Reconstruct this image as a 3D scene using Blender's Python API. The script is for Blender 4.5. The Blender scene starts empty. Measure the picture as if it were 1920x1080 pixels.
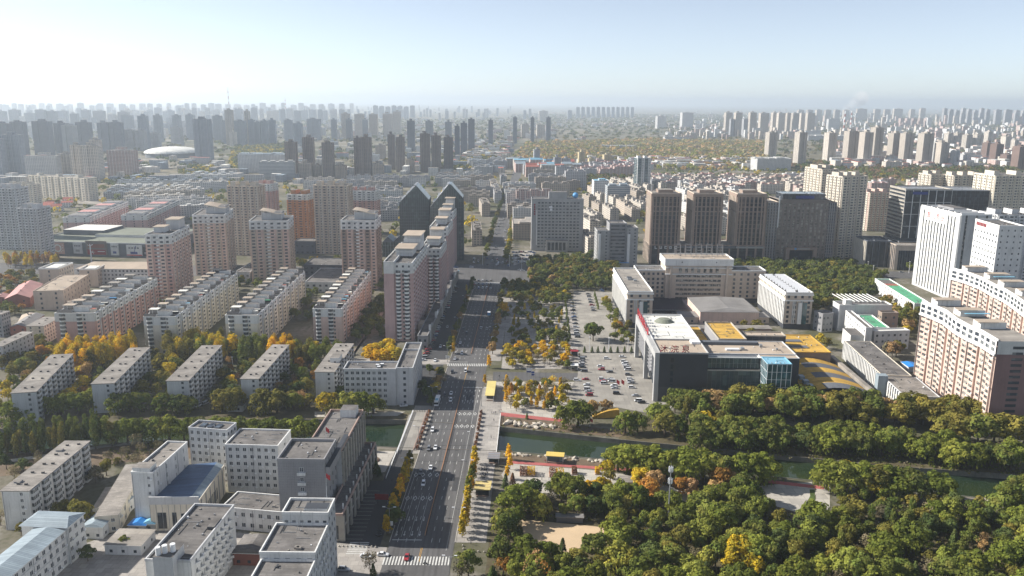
import bpy, bmesh, math, random
from mathutils import Vector, Matrix
from mathutils.geometry import tessellate_polygon
R = math.radians
rnd = random.Random(7)
D = bpy.data
SC = bpy.context.scene
COL = SC.collection

# ------------------------------------------------------------------ camera
F = 1550.0; CX = 960.0; CY = 540.0; CAMH = 170.0
PITCH = math.atan(350 / F); ROLL = R(0.4)
cd = D.cameras.new('camera'); cam = D.objects.new('camera', cd); COL.objects.link(cam)
cd.sensor_width = 36.0; cd.lens = 36.0 * F / 1920.0
cd.clip_start = 1.0; cd.clip_end = 90000.0
cam.matrix_world = Matrix.Translation((0, 0, CAMH)) @ Matrix.Rotation(math.pi / 2 - PITCH, 4, 'X') @ Matrix.Rotation(ROLL, 4, 'Z')
SC.camera = cam

# ------------------------------------------------------------------ light
SUN_DIR = Vector((-0.976, 0.216, 0)) * math.cos(R(32.5)); SUN_DIR.z = math.sin(R(32.5))
W = D.worlds.new('World'); SC.world = W; W.use_nodes = True
nt = W.node_tree; nt.nodes.clear()
sky = nt.nodes.new('ShaderNodeTexSky'); sky.sky_type = 'NISHITA'; sky.sun_disc = False
sky.sun_elevation = R(32.5); sky.sun_rotation = math.atan2(SUN_DIR.x, SUN_DIR.y)
sky.altitude = 100; sky.air_density = 0.62; sky.dust_density = 0.2; sky.ozone_density = 1.6
bg = nt.nodes.new('ShaderNodeBackground'); bg.inputs[1].default_value = 0.09
wo = nt.nodes.new('ShaderNodeOutputWorld')
hs = nt.nodes.new('ShaderNodeHueSaturation'); hs.inputs['Saturation'].default_value = .62   # milky autumn air
nt.links.new(sky.outputs[0], hs.inputs['Color']); nt.links.new(hs.outputs[0], bg.inputs[0]); nt.links.new(bg.outputs[0], wo.inputs[0])
sl = D.lights.new('sun', 'SUN'); sl.energy = 5.0; sl.angle = R(0.55); sl.color = (1.0, 0.945, 0.86)
so = D.objects.new('sun', sl); COL.objects.link(so); so.location = (-300, 100, 400)
so.rotation_euler = (-SUN_DIR).to_track_quat('-Z', 'Y').to_euler()
SC.view_settings.view_transform = 'Standard'; SC.view_settings.look = 'None'
SC.view_settings.exposure = 0.82; SC.view_settings.gamma = 1.0
SC.view_settings.use_curve_mapping = False
SC.cycles.use_denoising = True
SC.cycles.max_bounces = 6; SC.cycles.diffuse_bounces = 2; SC.cycles.glossy_bounces = 2
SC.cycles.transmission_bounces = 2; SC.cycles.volume_bounces = 4; SC.cycles.transparent_max_bounces = 4
SC.cycles.caustics_reflective = False; SC.cycles.caustics_refractive = False

# ------------------------------------------------------------------ surveying: photo pixel -> point at height z
def ray(px, py):
 x = (px - CX) / F; y = -(py - CY) / F
 c, s = math.cos(ROLL), math.sin(ROLL)
 X = c * x - s * y; Y = s * x + c * y
 a = math.pi / 2 - PITCH; ca, sa = math.cos(a), math.sin(a)
 return X, ca * Y + sa, sa * Y - ca
def G(px, py, z=0.0):
 d = ray(px, py); t = (z - CAMH) / d[2]
 return Vector((d[0] * t, d[1] * t, z))
def P(v):
 a = math.pi / 2 - PITCH; ca, sa = math.cos(a), math.sin(a)
 X = v[0]; z = v[2] - CAMH; Y = ca * v[1] + sa * z; Z = -sa * v[1] + ca * z
 c, s = math.cos(ROLL), math.sin(ROLL)
 lx = c * X + s * Y; ly = -s * X + c * Y
 return CX + F * lx / -Z, CY - F * ly / -Z
def HT(px, py, ytop):
 g = G(px, py); lo, hi = -2.0, 400.0
 for _ in range(50):
  m = (lo + hi) / 2
  if P((g.x, g.y, m))[1] > ytop: lo = m
  else: hi = m
 return lo
def PXM(py):                                   # photo pixels per metre on the ground at row py
 v = (py - CY) / F
 return F * (math.sin(PITCH) + v * math.cos(PITCH)) / CAMH

# ------------------------------------------------------------------ materials
MATS = {}
def new_mat(name):
 m = D.materials.new(name); m.use_nodes = True; n = m.node_tree
 for x in list(n.nodes): n.nodes.remove(x)
 o = n.nodes.new('ShaderNodeOutputMaterial'); b = n.nodes.new('ShaderNodeBsdfPrincipled')
 n.links.new(b.outputs[0], o.inputs[0]); MATS[name] = m
 return m, n, b
def N(n, t, **kw):
 x = n.nodes.new(t)
 for k, v in kw.items(): setattr(x, k, v)
 return x
def mixc(n, fac, a, b, mode='MIX'):
 x = N(n, 'ShaderNodeMix', data_type='RGBA', blend_type=mode)
 for i, v in ((0, fac), (6, a), (7, b)):
  if hasattr(v, 'links'): n.links.new(v, x.inputs[i])
  elif isinstance(v, (int, float)): x.inputs[i].default_value = v
  else: x.inputs[i].default_value = (*v[:3], 1)
 return x.outputs[2]
def math_(n, op, a, b=0.0, c=0.0):
 x = N(n, 'ShaderNodeMath', operation=op)
 for i, v in enumerate((a, b, c)):
  if hasattr(v, 'links'): n.links.new(v, x.inputs[i])
  else: x.inputs[i].default_value = v
 return x.outputs[0]
def noise(n, vec, scale, detail=3, rough=.55):
 x = N(n, 'ShaderNodeTexNoise'); x.inputs['Scale'].default_value = scale
 x.inputs['Detail'].default_value = detail; x.inputs['Roughness'].default_value = rough
 if vec is not None: n.links.new(vec, x.inputs['Vector'])
 return x.outputs[0]
def ramp(n, v, lo, hi):
 x = N(n, 'ShaderNodeMapRange'); n.links.new(v, x.inputs[0])
 x.inputs[1].default_value = lo; x.inputs[2].default_value = hi
 return x.outputs[0]
def scalev(n, v, sc):
 x = N(n, 'ShaderNodeVectorMath', operation='MULTIPLY'); n.links.new(v, x.inputs[0]); x.inputs[1].default_value = sc
 return x.outputs[0]
def surf(name, col, rough=.85, var=.25, scale=.15, var2=.12, scale2=1.5, streak=0.0, tint=None, spec=.3, objvar=0.0, metal=0.0, bump=0.0, felt=None, tracks=0.0):
 """weathered surface: two octaves of patchiness, optional vertical rain streaks, optional per-object tone"""
 m, n, b = new_mat(name)
 tc = N(n, 'ShaderNodeTexCoord').outputs['Object']
 a = ramp(n, noise(n, tc, scale, 4), .3, .7); c2 = ramp(n, noise(n, tc, scale2, 2), .3, .7)
 dark = tuple(x * (1 - var) for x in col); lite = tuple(min(.95, x * (1 + var * .6)) for x in col)
 if tint: dark = tuple(x * (1 - var) for x in tint)
 c = mixc(n, a, dark, lite)
 c = mixc(n, math_(n, 'MULTIPLY', c2, var2), c, tuple(x * .45 for x in col))
 if streak:
  s = noise(n, scalev(n, tc, (1.3, 1.3, .06)), 1.0, 3)
  c = mixc(n, math_(n, 'MULTIPLY', ramp(n, s, .52, .75), streak), c, tuple(x * .4 for x in col))
 if felt:                                         # strips of roofing with seams, each strip a little different
  bk = N(n, 'ShaderNodeTexBrick'); n.links.new(tc, bk.inputs['Vector']); bk.inputs['Scale'].default_value = 1.0
  bk.inputs['Color1'].default_value = (.86, .86, .86, 1); bk.inputs['Color2'].default_value = (1.12, 1.12, 1.1, 1); bk.inputs['Mortar'].default_value = (.62, .62, .62, 1)
  bk.inputs['Mortar Size'].default_value = felt[2]; bk.inputs['Brick Width'].default_value = felt[0]; bk.inputs['Row Height'].default_value = felt[1]
  c = mixc(n, 1.0, c, bk.outputs['Color'], 'MULTIPLY')
 if tracks:
  s = noise(n, scalev(n, tc, (.75, .012, 1)), 1.0, 2)
  c = mixc(n, math_(n, 'MULTIPLY', ramp(n, s, .48, .66), tracks), c, tuple(x * .5 for x in col))
 if objvar:
  oi = N(n, 'ShaderNodeObjectInfo').outputs['Random']
  c = mixc(n, 1.0, c, mixc(n, oi, (1 - objvar,) * 3, (1 + objvar * .4,) * 3), 'MULTIPLY')
 n.links.new(c, b.inputs['Base Color'])
 b.inputs['Roughness'].default_value = rough; b.inputs['Specular IOR Level'].default_value = spec
 b.inputs['Metallic'].default_value = metal
 if bump:
  bp = N(n, 'ShaderNodeBump'); bp.inputs['Strength'].default_value = bump
  n.links.new(c2, bp.inputs['Height']); n.links.new(bp.outputs[0], b.inputs['Normal'])
 return m
def glass(name, col=(.025, .035, .05), lite=(.16, .18, .19), rough=.12, frac=.25, cell=(3.3, 3.3, 3.0)):
 """window glass: every pane a little different (curtains, blinds, open sashes)"""
 m, n, b = new_mat(name)
 tc = N(n, 'ShaderNodeTexCoord').outputs['Object']
 sn = N(n, 'ShaderNodeVectorMath', operation='SNAP'); n.links.new(tc, sn.inputs[0]); sn.inputs[1].default_value = cell
 wn = N(n, 'ShaderNodeTexWhiteNoise', noise_dimensions='3D'); n.links.new(sn.outputs[0], wn.inputs['Vector'])
 f = ramp(n, wn.outputs[0], 1 - frac, 1.0)
 n.links.new(mixc(n, f, col, lite), b.inputs['Base Color'])
 b.inputs['Roughness'].default_value = rough; b.inputs['Specular IOR Level'].default_value = .55
 return m
def facade_far(name, col, win=(.10, .12, .15), fx=3.6, fz=3.0, a=.18, b_=.72, za=.35, zb=.85, rough=.8, objvar=.25, pier=None):
 """far facade whose windows are too small to tell apart: rows and columns of glass in the wall colour"""
 m, n, b = new_mat(name)
 tc = N(n, 'ShaderNodeTexCoord').outputs['Object']
 sx = N(n, 'ShaderNodeSeparateXYZ'); n.links.new(tc, sx.inputs[0])
 geo = N(n, 'ShaderNodeNewGeometry'); vt = N(n, 'ShaderNodeVectorTransform', vector_type='NORMAL', convert_from='WORLD', convert_to='OBJECT')
 n.links.new(geo.outputs['True Normal'], vt.inputs[0]); sn = N(n, 'ShaderNodeSeparateXYZ'); n.links.new(vt.outputs[0], sn.inputs[0])
 isx = math_(n, 'GREATER_THAN', math_(n, 'ABSOLUTE', sn.outputs[0]), .5)
 h = math_(n, 'ADD', math_(n, 'MULTIPLY', isx, sx.outputs[1]), math_(n, 'MULTIPLY', math_(n, 'SUBTRACT', 1.0, isx), sx.outputs[0]))
 u = math_(n, 'FRACT', math_(n, 'DIVIDE', math_(n, 'ADD', h, 400.0), fx)); v = math_(n, 'FRACT', math_(n, 'DIVIDE', sx.outputs[2], fz))
 inu = math_(n, 'MULTIPLY', math_(n, 'GREATER_THAN', u, a), math_(n, 'LESS_THAN', u, b_))
 inv = math_(n, 'MULTIPLY', math_(n, 'GREATER_THAN', v, za), math_(n, 'LESS_THAN', v, zb))
 up = math_(n, 'LESS_THAN', math_(n, 'ABSOLUTE', sn.outputs[2]), .5)
 mask = math_(n, 'MULTIPLY', math_(n, 'MULTIPLY', inu, inv), up)
 nz = ramp(n, noise(n, tc, .08, 3), .3, .7)
 base = mixc(n, nz, tuple(x * .85 for x in col), tuple(min(.9, x * 1.1) for x in col))
 if pier:
  pu = math_(n, 'FRACT', math_(n, 'DIVIDE', math_(n, 'ADD', h, 403.0), pier[1]))
  base = mixc(n, math_(n, 'MULTIPLY', math_(n, 'LESS_THAN', pu, pier[2]), up), base, pier[0])
 oi = N(n, 'ShaderNodeObjectInfo').outputs['Random']
 base = mixc(n, 1.0, base, mixc(n, oi, (1 - objvar,) * 3, (1.12,) * 3), 'MULTIPLY')
 n.links.new(mixc(n, mask, base, win), b.inputs['Base Color'])
 b.inputs['Roughness'].default_value = rough; b.inputs['Specular IOR Level'].default_value = .3
 return m
def leaf(name, cols, transl=.32):
 """foliage: tone differs from tree to tree and clump to clump"""
 m = D.materials.new(name); m.use_nodes = True; n = m.node_tree; MATS[name] = m
 for x in list(n.nodes): n.nodes.remove(x)
 o = n.nodes.new('ShaderNodeOutputMaterial')
 tc = N(n, 'ShaderNodeTexCoord').outputs['Object']
 oi = N(n, 'ShaderNodeObjectInfo').outputs['Random']
 gi = N(n, 'ShaderNodeNewGeometry').outputs['Random Per Island']
 c = mixc(n, ramp(n, oi, 0, 1), cols[0], cols[1])
 c = mixc(n, ramp(n, noise(n, tc, .35, 2), .42, .68), c, cols[2])
 hs = math_(n, 'FRACT', math_(n, 'MULTIPLY', oi, 17.3)); c = mixc(n, 1.0, c, mixc(n, hs, (.72, .74, .74), (1.38, 1.34, 1.2)), 'MULTIPLY')
 c = mixc(n, 1.0, c, mixc(n, gi, (.80, .80, .80), (1.32, 1.32, 1.28)), 'MULTIPLY')
 d = N(n, 'ShaderNodeBsdfDiffuse'); t = N(n, 'ShaderNodeBsdfTranslucent'); mx = N(n, 'ShaderNodeMixShader'); mx.inputs[0].default_value = transl
 n.links.new(c, d.inputs[0]); n.links.new(c, t.inputs[0]); n.links.new(d.outputs[0], mx.inputs[1]); n.links.new(t.outputs[0], mx.inputs[2])
 n.links.new(mx.outputs[0], o.inputs[0])
 return m
def haze_mat():
 m = D.materials.new('haze_air'); m.use_nodes = True; n = m.node_tree; n.nodes.clear()
 o = n.nodes.new('ShaderNodeOutputMaterial'); v = n.nodes.new('ShaderNodeVolumePrincipled')
 v.inputs['Color'].default_value = (.80, .90, 1.0, 1); v.inputs['Density'].default_value = 9e-5; v.inputs['Anisotropy'].default_value = .42
 n.links.new(v.outputs[0], o.inputs['Volume']); MATS['haze_air'] = m

# walls
surf('white_wall', (.71, .71, .69), var=.14, streak=.45, objvar=.10, var2=.16)
surf('grey_white_wall', (.57, .575, .58), var=.14, streak=.4, objvar=.12)
surf('cream_wall', (.70, .64, .53), var=.12, streak=.3, objvar=.08)
surf('beige_wall', (.62, .55, .46), var=.12, streak=.3, objvar=.10)
surf('tan_wall', (.57, .475, .39), var=.14, streak=.3, objvar=.10)
surf('brown_wall', (.33, .25, .205), var=.14, streak=.25, objvar=.10)
surf('dark_brown_wall', (.215, .18, .16), var=.15, streak=.2, objvar=.12)
surf('pink_wall', (.58, .375, .33), var=.14, streak=.3, objvar=.08)
surf('salmon_wall', (.66, .495, .42), var=.14, streak=.35, objvar=.08)
surf('mauve_wall', (.55, .385, .365), var=.14, streak=.3, objvar=.06)
surf('charcoal_wall', (.075, .08, .09), var=.15, streak=.15, felt=(4, 2.2, .03))
surf('mid_grey_wall', (.40, .40, .395), var=.14, streak=.35, objvar=.08)
surf('shaded_end_wall', (.25, .155, .15), var=.14, streak=.3)  # end wall of the curved pink blocks, its shade put into the colour
surf('orange_wall', (.55, .27, .15), var=.14, streak=.3)
surf('grey_wall', (.30, .30, .31), var=.15, streak=.35, objvar=.12)
surf('grey_tile_wall', (.31, .305, .31), var=.12, streak=.2)
surf('slate_wall', (.13, .14, .16), var=.15, streak=.2)
surf('dark_wall', (.055, .06, .07), var=.2, rough=.6)
surf('red_brick_wall', (.26, .10, .075), var=.2)
surf('stone', (.40, .37, .32), var=.2, scale=.3)
surf('metal_grey', (.35, .36, .37), var=.1, rough=.45, metal=.5)
surf('white_trim', (.78, .78, .76), var=.06, objvar=.04)
# roofs
surf('felt_roof', (.18, .168, .16), var=.42, scale=.14, var2=.4, scale2=.7, objvar=.2, felt=(9, 1.05, .05))
surf('pale_felt_roof', (.29, .265, .24), var=.36, scale=.14, var2=.35, scale2=.8, objvar=.2, felt=(7, 1.0, .05))
surf('concrete_roof', (.34, .31, .275), var=.3, scale=.1, var2=.28, scale2=.9, objvar=.15, felt=(6, 4, .04))
surf('tan_roof', (.42, .345, .27), var=.16, scale=.1, var2=.12, objvar=.1)
surf('white_roof', (.72, .71, .66), var=.14, scale=.08, var2=.16, felt=(30, 3, .03))
surf('dark_tile_roof', (.045, .045, .05), var=.3, rough=.7)
surf('blue_metal_roof', (.075, .13, .235), var=.2, scale=.2, rough=.5, felt=(90, .9, .08))
surf('pale_blue_roof', (.32, .385, .43), var=.2, scale=.1, rough=.5, streak=.2, felt=(90, .9, .07))
surf('bright_blue_roof', (.10, .33, .62), var=.15, rough=.5)
surf('sky_blue_roof', (.22, .46, .60), var=.12, rough=.5)
surf('yellow_roof', (.60, .37, .075), var=.26, scale=.2, var2=.35, scale2=1.2, felt=(60, 1.2, .07))
surf('green_roof', (.10, .36, .20), var=.2, scale=.2)
surf('moss_roof', (.20, .215, .17), var=.18, scale=.05)
surf('pink_roof', (.50, .27, .25), var=.15)
surf('red_roof', (.38, .12, .09), var=.2, objvar=.2)
surf('grey_metal_roof', (.24, .23, .225), var=.2, scale=.08, felt=(80, 1.0, .07))
# ground things
surf('asphalt', (.116, .113, .113), var=.2, scale=.06, var2=.25, scale2=.9, tracks=.55)
surf('dark_asphalt', (.06, .06, .063), var=.2, scale=.05, var2=.15)
surf('pavement', (.35, .325, .30), var=.2, scale=.08, var2=.2, scale2=.7, felt=(3, 3, .06))
surf('pale_paving', (.44, .41, .365), var=.14, scale=.1, var2=.14, scale2=.5, felt=(5, 5, .08))
surf('sand_court', (.56, .42, .27), var=.12, scale=.1)
surf('concrete_ground', (.315, .295, .265), var=.22, scale=.05, var2=.22, scale2=.4, felt=(6, 5, .05), tracks=.2)
surf('leaf_litter', (.115, .095, .05), var=.4, scale=.15, var2=.45, scale2=.9)
surf('canal_stone', (.20, .185, .16), var=.35, scale=.2, streak=.4)
surf('red_track', (.40, .115, .105), var=.2, scale=.3)
surf('kerb_stone', (.45, .42, .38), var=.15)
surf('planter_stone', (.42, .30, .25), var=.2)
surf('road_paint', (.66, .66, .63), var=.3, scale=.6, var2=.5, scale2=2.0)
surf('yellow_paint', (.62, .34, .05), var=.15, scale=.8)
surf('soil', (.16, .115, .075), var=.35, scale=.12, var2=.4, scale2=1.1)
surf('dry_grass', (.24, .19, .085), var=.3, scale=.2, var2=.3)
surf('lawn', (.075, .11, .025), var=.4, scale=.15, var2=.3)
surf('rock', (.47, .42, .35), var=.3, scale=.8, bump=.4)
surf('bark', (.11, .085, .065), var=.3)
surf('rust_rail', (.46, .24, .13), var=.2, rough=.5)
surf('white_metal', (.78, .79, .80), var=.06, rough=.4)
surf('blue_sign', (.02, .04, .22), var=.1, rough=.4)
surf('red_sign', (.55, .05, .06), var=.1, rough=.45)
surf('deep_red', (.26, .012, .02), var=.1, rough=.5)
surf('pale_red', (.70, .22, .22), var=.1)
surf('tarp_blue', (.03, .22, .60), var=.15, rough=.5)
surf('yellow_panel', (.68, .50, .13), var=.12, rough=.5)
surf('yellow_awning', (.66, .54, .20), var=.12, rough=.6)
surf('black_rubber', (.02, .02, .02), var=.1)
surf('cloth_dark', (.03, .03, .04), var=.1); surf('cloth_blue', (.05, .08, .18), var=.1); surf('cloth_red', (.35, .04, .04), var=.1); surf('cloth_grey', (.25, .25, .26), var=.1)
surf('skin', (.45, .28, .20), var=.05)
surf('net_dark', (.035, .03, .045), var=.3, scale=.6)
glass('window_glass', (.045, .055, .07), (.22, .235, .24), .12, .35); glass('dark_glass', (.022, .028, .038), (.08, .10, .12), .08, .2, (2.0, 2.0, 3.4))
glass('green_glass', (.055, .078, .08), (.10, .145, .14), .2, .3, (2.2, 2.2, 3.2))
glass('teal_glass', (.02, .07, .085), (.06, .16, .19), .08, .3, (2.2, 2.2, 3.2))
glass('mixed_glass', (.05, .055, .06), (.42, .40, .36), .2, .55, (1.6, 1.6, 1.5))
glass('lit_blind_glass', (.09, .085, .08), (.38, .36, .32), .2, .65, (2.2, 2.2, 3.2))
# far facades
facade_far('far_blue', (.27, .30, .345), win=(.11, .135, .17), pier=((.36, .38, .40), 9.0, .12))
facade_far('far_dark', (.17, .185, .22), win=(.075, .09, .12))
facade_far('far_brown', (.25, .205, .18), win=(.09, .09, .10), fx=4.0, za=.3, zb=.8, pier=((.26, .22, .19), 7.5, .2))
facade_far('far_cream', (.62, .56, .48), win=(.17, .17, .17), pier=((.36, .32, .28), 8.0, .18))
facade_far('far_white', (.62, .61, .59), win=(.20, .22, .24))
facade_far('far_beige', (.54, .48, .41), win=(.14, .14, .14), pier=((.56, .50, .43), 7.0, .2))
facade_far('far_pink', (.48, .34, .30), win=(.16, .14, .14), pier=((.6, .52, .48), 8.0, .25))
facade_far('far_umber', (.21, .14, .115), win=(.07, .06, .06))
facade_far('far_tan', (.46, .39, .32), win=(.13, .13, .13))
facade_far('far_stripe', (.55, .55, .54), win=(.16, .19, .22), fx=500, a=-1, b_=2, za=.35, zb=.85)
facade_far('far_yellow', (.60, .50, .28), win=(.18, .17, .15))
facade_far('far_grey', (.42, .42, .43), win=(.12, .13, .14))
# foliage (base colours, real-world dark)
leaf('leaf_willow', ((.155, .185, .036), (.20, .20, .042), (.115, .145, .030)))
leaf('leaf_green', ((.105, .150, .036), (.150, .175, .044), (.165, .160, .045)))
leaf('leaf_dark', ((.066, .100, .036), (.092, .120, .040), (.11, .12, .042)))
leaf('leaf_olive', ((.19, .175, .045), (.235, .19, .048), (.13, .135, .036)))
leaf('leaf_yellow', ((.60, .40, .030), (.50, .37, .035), (.30, .27, .040)), .3)
leaf('leaf_gold', ((.70, .42, .025), (.64, .35, .022), (.52, .38, .035)), .3)
leaf('leaf_orange', ((.48, .22, .050), (.40, .20, .055), (.32, .19, .055)), .3)
leaf('leaf_rust', ((.32, .185, .105), (.40, .27, .12), (.23, .155, .085)), .2)
leaf('leaf_bare', ((.24, .195, .14), (.19, .165, .11), (.16, .15, .075)), .1)
leaf('leaf_pale', ((.205, .24, .05), (.28, .26, .055), (.15, .175, .045)), .3)
leaf('leaf_plum', ((.15, .060, .05), (.20, .10, .06), (.11, .075, .04)), .15)
haze_mat()

# water: murky green canal
m, n, b = new_mat('canal_water')
tc = N(n, 'ShaderNodeTexCoord').outputs['Object']
n.links.new(mixc(n, ramp(n, noise(n, tc, .018, 3), .35, .65), (.014, .030, .020), (.034, .046, .014)), b.inputs['Base Color'])
b.inputs['Roughness'].default_value = .07; b.inputs['Specular IOR Level'].default_value = .5
bp = N(n, 'ShaderNodeBump'); bp.inputs['Strength'].default_value = .12; n.links.new(noise(n, tc, .9, 3), bp.inputs['Height']); n.links.new(bp.outputs[0], b.inputs['Normal'])

# wide ground: town soil and concrete near, patchwork of trees, fields and pale yards far off
m, n, b = new_mat('town_ground')
tc = N(n, 'ShaderNodeTexCoord').outputs['Object']
c = mixc(n, ramp(n, noise(n, tc, .012, 4), .4, .6), (.175, .155, .125), (.085, .085, .045))
c = mixc(n, ramp(n, noise(n, tc, .05, 4), .5, .68), c, (.22, .20, .175))
c = mixc(n, ramp(n, noise(n, tc, .35, 3), .45, .75), c, (.075, .075, .04))
n.links.new(c, b.inputs['Base Color']); b.inputs['Roughness'].default_value = .95; b.inputs['Specular IOR Level'].default_value = .2
m, n, b = new_mat('far_ground')
tc = N(n, 'ShaderNodeTexCoord').outputs['Object']
c = mixc(n, ramp(n, noise(n, tc, .0016, 5, .6), .42, .58), (.085, .085, .045), (.20, .165, .11))
c = mixc(n, ramp(n, noise(n, tc, .006, 5, .65), .5, .66), c, (.30, .275, .245))
c = mixc(n, ramp(n, noise(n, tc, .03, 3, .6), .45, .7), c, (.06, .065, .035))
n.links.new(c, b.inputs['Base Color']); b.inputs['Roughness'].default_value = .95; b.inputs['Specular IOR Level'].default_value = .2

# ------------------------------------------------------------------ mesh helpers
class MB:
 """collects quads and boxes and links them as ONE mesh object"""
 def __init__(s): s.v = []; s.f = []; s.m = []; s.mi = {}
 def mid(s, m):
  if m not in s.mi: s.mi[m] = len(s.mi)
  return s.mi[m]
 def poly(s, pts, m):
  k = len(s.v); s.v += [tuple(p) for p in pts]; s.f.append(tuple(range(k, k + len(pts)))); s.m.append(s.mid(m))
 def box(s, x0, x1, y0, y1, z0, z1, m, top=None, bottom=False):
  k = len(s.v)
  s.v += [(x0, y0, z0), (x1, y0, z0), (x1, y1, z0), (x0, y1, z0), (x0, y0, z1), (x1, y0, z1), (x1, y1, z1), (x0, y1, z1)]
  i = s.mid(m)
  for q in ((0, 1, 5, 4), (1, 2, 6, 5), (2, 3, 7, 6), (3, 0, 4, 7)):
   s.f.append(tuple(k + a for a in q)); s.m.append(i)
  s.f.append((k + 4, k + 5, k + 6, k + 7)); s.m.append(s.mid(top) if top else i)
  if bottom: s.f.append((k + 3, k + 2, k + 1, k)); s.m.append(i)
 def prism(s, pts, z0, z1, m, top=None):
  n = len(pts); k = len(s.v)
  s.v += [(p[0], p[1], z0) for p in pts] + [(p[0], p[1], z1) for p in pts]
  for i in range(n):
   j = (i + 1) % n; s.f.append((k + i, k + j, k + n + j, k + n + i)); s.m.append(s.mid(m))
  s.f.append(tuple(range(k + n, k + 2 * n))); s.m.append(s.mid(top or m))
 def tube(s, a, b, r0, r1, m, n=6):
  a = Vector(a); b = Vector(b); d = (b - a).normalized(); x = d.orthogonal().normalized(); y = d.cross(x); k = len(s.v)
  for c, r in ((a, r0), (b, r1)):
   for i in range(n):
    t = 2 * math.pi * i / n; s.v.append(tuple(c + x * (r * math.cos(t)) + y * (r * math.sin(t))))
  for i in range(n):
   j = (i + 1) % n; s.f.append((k + i, k + j, k + n + j, k + n + i)); s.m.append(s.mid(m))
  s.f.append(tuple(range(k + n, k + 2 * n))); s.m.append(s.mid(m))
 def mesh(s, name):
  me = D.meshes.new(name); me.from_pydata(s.v, [], s.f)
  for m in sorted(s.mi, key=lambda q: s.mi[q]): me.materials.append(MATS[m])
  me.polygons.foreach_set('material_index', s.m); me.update()
  return me
 def build(s, name, parent=None, kind=None):
  if not s.f: return None
  return link(name, s.mesh(name), parent, kind)
def link(name, data, parent=None, kind=None, loc=None, rz=None, sc=None):
 o = D.objects.new(name, data); COL.objects.link(o)
 if parent is not None: o.parent = parent
 if kind: o['kind'] = kind
 if loc is not None: o.location = loc
 if rz is not None: o.rotation_euler = (0, 0, rz)
 if sc is not None: o.scale = sc if hasattr(sc, '__len__') else (sc, sc, sc)
 return o
def tag(o, label=None, cat=None, group=None):
 if label: o['label'] = label
 if cat: o['category'] = cat
 if group: o['group'] = group
 return o
def thing(name, label, cat, loc=(0, 0, 0), rz=0.0, group=None):
 return tag(link(name, None, None, None, loc, rz), label, cat, group)
def sheet(name, pts, z, m, kind='structure'):
 """flat paving or water from a world outline"""
 if abs(z) < .5 and z > 0: SHEETS[0] += 1; z = z * .5 + SHEETS[0] * .0021
 vs = [Vector((p[0], p[1], 0)) for p in pts]
 me = D.meshes.new(name); me.from_pydata([(p[0], p[1], z) for p in pts], [], [tuple(t) for t in tessellate_polygon([vs])])
 me.materials.append(MATS[m]); me.update()
 bm = bmesh.new(); bm.from_mesh(me)
 for f in bm.faces:
  f.normal_update()
  if f.normal.z < 0: f.normal_flip()
 bm.to_mesh(me); bm.free()
 return link(name, me, None, kind)
# ------------------------------------------------------------------ ground, canal, roads
SHEETS = [0]
def road_x(y): return -34.4 + .0262 * (y - 292)
def poly(px, z=0.0): return [G(x, y, z) for x, y in px]
NBANK = [Vector((-700, 330)), Vector((-420, 372)), Vector((-330, 396)), Vector((-240, 413)), Vector((-180, 421)), Vector((-108, 424)), Vector((-57, 424)), Vector((-6.6, 415.5)), Vector((55.6, 399.4)),
  Vector((130.8, 382)), Vector((180, 370)), Vector((237, 361)), Vector((330, 345)), Vector((700, 270))]
SBANK = [Vector((-700, 296)), Vector((-420, 335)), Vector((-330, 358)), Vector((-245, 376)), Vector((-200, 389)), Vector((-173, 394)), Vector((-80, 389.5)), Vector((-58.4, 387)), Vector((-6.6, 384)), Vector((46.3, 374.5)),
  Vector((120.5, 357)), Vector((142, 352.5)), Vector((203, 338)), Vector((216, 335)), Vector((320, 315)), Vector((700, 240))]
sheet('ground', [(-700, -200), (700, -200), (700, 240)] + list(reversed(SBANK))[1:], 0.0, 'town_ground').name = 'south_ground'
sheet('ground', list(NBANK) + [(700, 1300), (-700, 1300)], 0.0, 'town_ground')
mb = MB()
for a in ((-40000, -700, -1500, 45000), (700, 40000, -1500, 45000), (-700, 700, 1300, 45000)):
 mb.poly([(a[0], a[2], 0), (a[1], a[2], 0), (a[1], a[3], 0), (a[0], a[3], 0)], 'far_ground')
mb.poly([(-700, -1500, 0), (700, -1500, 0), (700, -200, 0), (-700, -200, 0)], 'far_ground')
mb.build('terrain', kind='structure')
sheet('canal_water', [(-701, 280)] + [(p.x, p.y - 1) for p in SBANK[1:-1]] + [(701, 238), (701, 272)] + [(p.x, p.y + 1) for p in reversed(NBANK[1:-1])] + [(-701, 335)], -2.4, 'canal_water')
mb = MB()
for bank, sgn in ((NBANK, -1), (SBANK, 1)):
 for a, c in zip(bank, bank[1:]):
  nrm = Vector((-(c - a).y, (c - a).x)).normalized() * sgn * .35
  mb.prism([a, c, c + nrm, a + nrm] if sgn > 0 else [a + nrm, c + nrm, c, a], -4.0, .22, 'canal_stone')
mb.build('canal_embankment', kind='structure')

def strip(name, y0, y1, l, r, z, m, step=40):
 n = max(1, int((y1 - y0) / step)); mbb = MB()
 for i in range(n):
  a = y0 + (y1 - y0) * i / n; c = y0 + (y1 - y0) * (i + 1) / n
  mbb.poly([(road_x(a) + l, a, z), (road_x(a) + r, a, z), (road_x(c) + r, c, z), (road_x(c) + l, c, z)], m)
 return mbb.build(name, kind='structure')
RL, RR = -13.2, 12.4
strip('road', 60, 860, RL, RR, .06, 'asphalt')
strip('street', 860, 2600, -11, 10, .06, 'asphalt', 120)
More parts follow.
